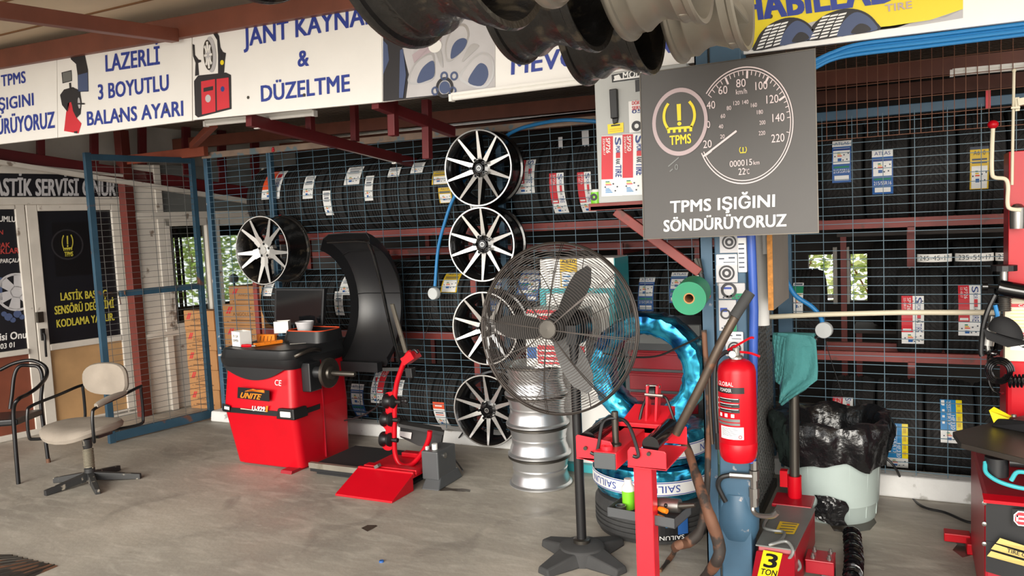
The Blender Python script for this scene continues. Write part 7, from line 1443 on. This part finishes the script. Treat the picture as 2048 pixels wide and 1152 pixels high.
t = thing('white_dish', 'pale round lamp shade seen behind the fence above the boxes', 'lamp', Yp(468, 558, 6.2)); m = MB(); m.sphere(Yp(468, 557, 6.2), .05, 0, 16); m.build('shade', 'print_grey', t); m = MB(); q = Yp(468, 557, 6.2); m.tube([Vector((q.x, q.y, 0)), q], .012, 8); m.build('stem', 'steel_dark', t)
t = thing('plastic_drum', 'pale green plastic drum behind the diamond mesh panel', 'drum', (-.88, 4.42, 0)); m = MB(); m.lathe([(.001, 0), (.125, 0), (.135, .03), (.135, .25), (.14, .26), (.135, .27), (.135, .5), (.14, .51), (.135, .52), (.135, .74), (.125, .77), (.001, .77)], 32, M=Matrix.Translation((-.88, 4.42, 0))); m.build('drum', 'disc_grey' if False else 'drum_green', t)
# ================================================================== rims hanging at the canopy edge
def hanging(label, pl, pr, Wd, R, mt, face=None, rough=None):
    a, b = Yp(*pl, 1.0), Yp(*pr, 1.0); Y = Wd / math.hypot(b.x - a.x, b.z * 1 - a.z) if False else Wd / (b.x - a.x)
    A, B = Yp(*pl, Y), Yp(*pr, Y); ax = (B - A).normalized(); up = (Z3 - ax * ax.z).normalized(); c = A + up * R; v = ax.cross(up)
    t = thing('hanging_wheel', label, 'wheel rim', c); M = Matrix.Translation(c) @ Matrix((up, -v if False else ax.cross(up) * 1, ax)).transposed().to_4x4(); W_ = (B - A).length
    pf = [(R * .90, .02), (R * .97, .002), (R * .985, .0), (R, .006), (R, .012), (R * .985, .017), (R * .945, .019), (R * .935, .024), (R * .925, .046), (R * .935, .050), (R * .935, .054), (R * .92, .058), (R * .875, .072), (R * .845, .088), (R * .84, W_ * .55), (R * .86, W_ * .60), (R * .895, W_ * .70), (R * .925, W_ - .05), (R * .935, W_ - .046), (R * .925, W_ - .042), (R * .935, W_ - .024), (R * .985, W_ - .018), (R, W_ - .006), (R * .985, W_), (R * .93, W_ - .003), (R * .88, W_ - .03), (R * .85, W_ * .68), (R * .815, W_ * .5), (R * .815, .07)]
    m = MB(); m.lathe(pf, 64, M=M, closed=True); m.build('barrel', mt, t)
    q = c + ax * W_ * .5 + Z3 * R * .86; m = MB(); m.bar(q, Vector((q.x, q.y, 2.62 + (q.y - .5) * .1166)), .03, .004); m.build('hanging_strap', 'steel_dark', t)
    if face == 'spokes':
        m = MB()
        for k in range(5):
            an = k * 2 * PI / 5 + .5; u = M.to_3x3() @ Vector((math.cos(an), math.sin(an), 0)); w_ = M.to_3x3() @ Vector((-math.sin(an), math.cos(an), 0)); z0, z1 = W_ - .045, W_ - .012
            a0, b0 = c + u * .04, c + u * R * .94
            m.hexa([a0 - w_ * .035 + ax * (z0 - .03), b0 - w_ * .02 + ax * z0, b0 + w_ * .02 + ax * z0, a0 + w_ * .035 + ax * (z0 - .03), a0 - w_ * .03 + ax * z0, b0 - w_ * .016 + ax * z1, b0 + w_ * .016 + ax * z1, a0 + w_ * .03 + ax * z0])
        m.build('spokes', 'alloy_dull', t, bevel=.006); m = MB(); m.lathe([(.001, W_ - .05), (.06, W_ - .05), (.06, W_ - .10), (.001, W_ - .1)], 24, M=M); m.build('hub', 'alloy_dull', t)
    else:
        m = MB(); m.lathe([(.03, .05), (.09, .05), (R * .82, .035), (R * .82, .05), (.09, .07), (.03, .07)], 40, M=M, closed=True); m.build('wheel_disc', mt, t)
hanging('big black dirty rim hanging nearest, over the wheel photograph sign', (800, 96), (1010, 56), .20, .215, 'rim_dirty')
hanging('black dirty rim hanging behind the biggest one, over the wheel photograph', (1030, 129), (1187, 103), .20, .198, 'rim_dirty')
hanging('black rim hanging lowest, its edge over the grey cabinet', (1165, 172), (1302, 149), .20, .2, 'rim_dirty')
hanging('dull silver rim hanging above the lowest black one', (1248, 82), (1405, 46), .19, .205, 'alloy_dull', 'spokes')
hanging('dull silver rim hanging in front of the yellow tyre sign edge', (1356, 127), (1495, 100), .20, .205, 'alloy_dull', 'spokes')
hanging('small silver rim hanging high between the black ones, only its lower lip in view', (1085, 16), (1205, -8), .10, .13, 'alloy_dull')
hanging('dark rim hanging near the brown canopy beam, only its lower edge in view', (500, 5), (640, -18), .16, .2, 'rim_dirty')
# ================================================================== garden behind, grate, stains
def bush(label, c, d, n, mats, seedv):
    r = random.Random(seedv); t = thing('garden_bush', label, 'bush', (c[0], c[1], 0)); m = MB()
    for k in range(n):
        p = Vector((c[0] + r.uniform(-1, 1) * d[0], c[1] + r.uniform(-1, 1) * d[1], r.uniform(.1, 1) * d[2])); a, b = r.uniform(0, 6.28), r.uniform(-.8, .8); s_ = r.uniform(.04, .09)
        u = Vector((math.cos(a), math.sin(a), b)).normalized() * s_; v = u.cross(Vector((r.uniform(-1, 1), r.uniform(-1, 1), 1))).normalized() * s_ * .6
        m.add([p - u, p + v, p + u, p - v], [(0, 1, 2, 3)], k % 2)
    o = m.build('foliage', mats, t); o['kind'] = 'stuff'
    m = MB()
    for k in range(7): a = r.uniform(0, 6.28); m.tube([Vector((c[0] + r.uniform(-.5, .5) * d[0], c[1] + r.uniform(-.4, .4) * d[1], 0)), Vector((c[0] + r.uniform(-.8, .8) * d[0], c[1] + r.uniform(-.6, .6) * d[1], d[2] * .8))], .015, 5)
    m.build('branches', 'card_dark', t)
bush('sunlit yellow green garden bush seen through the openings in the back wall', (-1.2, 12.2, 0), (2.2, .7, 2.6), 7000, ['leaf', 'leaf2'], 3)
bush('green garden bush seen through the office windows', (-11.6, 12.0, 0), (3.6, .8, 3.0), 10000, ['leaf', 'leaf'], 5)
t = thing('drain_grate', 'dark metal drain grate set in the floor at the near corner', 'grate', (-4.05, 2.35, 0)); m = MB(); q = [Gp(-140, 1110), Gp(20, 1112), Gp(115, 1133), Gp(-20, 1190)]; m.prism([p + Z3 * .0005 for p in q], (0, 0, .004)); m.build('frame', 'rust_iron', t)
m = MB()
for k in range(9):
    f_ = (k + .5) / 9; a = q[0].lerp(q[3], f_) + Z3 * .007; b = q[1].lerp(q[2], f_) + Z3 * .007; m.bar(a, b, .008, .006)
m.build('bars', 'steel_dark', t)
fl = bpy.data.objects['floor']
for k, (pts) in enumerate((((876, 977), (884, 973), (905, 977), (925, 977), (942, 979), (940, 984), (918, 983), (900, 981), (880, 982)), ((722, 1056), (735, 1050), (752, 1050), (755, 1052), (745, 1058), (735, 1063)))):
    m = MB(); m.poly([Gp(x, y, .0008) for x, y in reversed(pts)]); o = m.build('wet_stain', 'stain', fl, world=False); o['kind'] = 'structure'
for k, (pts) in enumerate((((1660, 1050), (1700, 1045), (1745, 1030), (1753, 1045), (1740, 1060), (1700, 1066), (1668, 1062)), ((1890, 1072), (1925, 1066), (1945, 1075), (1944, 1110), (1925, 1115), (1905, 1100), (1915, 1088)))):
    m = MB(); m.poly([Gp(x, y, .0008) for x, y in reversed(pts)]); o = m.build('wet_stain', 'stain', fl, world=False); o['kind'] = 'structure'
t = thing('bottle_cap', 'tiny blue plastic cap on the open concrete floor', 'cap', Gp(763, 1124)); m = MB(); m.lathe([(.001, .008), (.011, .008), (.012, 0), (.001, 0)], 12, M=Matrix.Translation(Gp(763, 1124))); m.build('cap', 'label_blue', t)
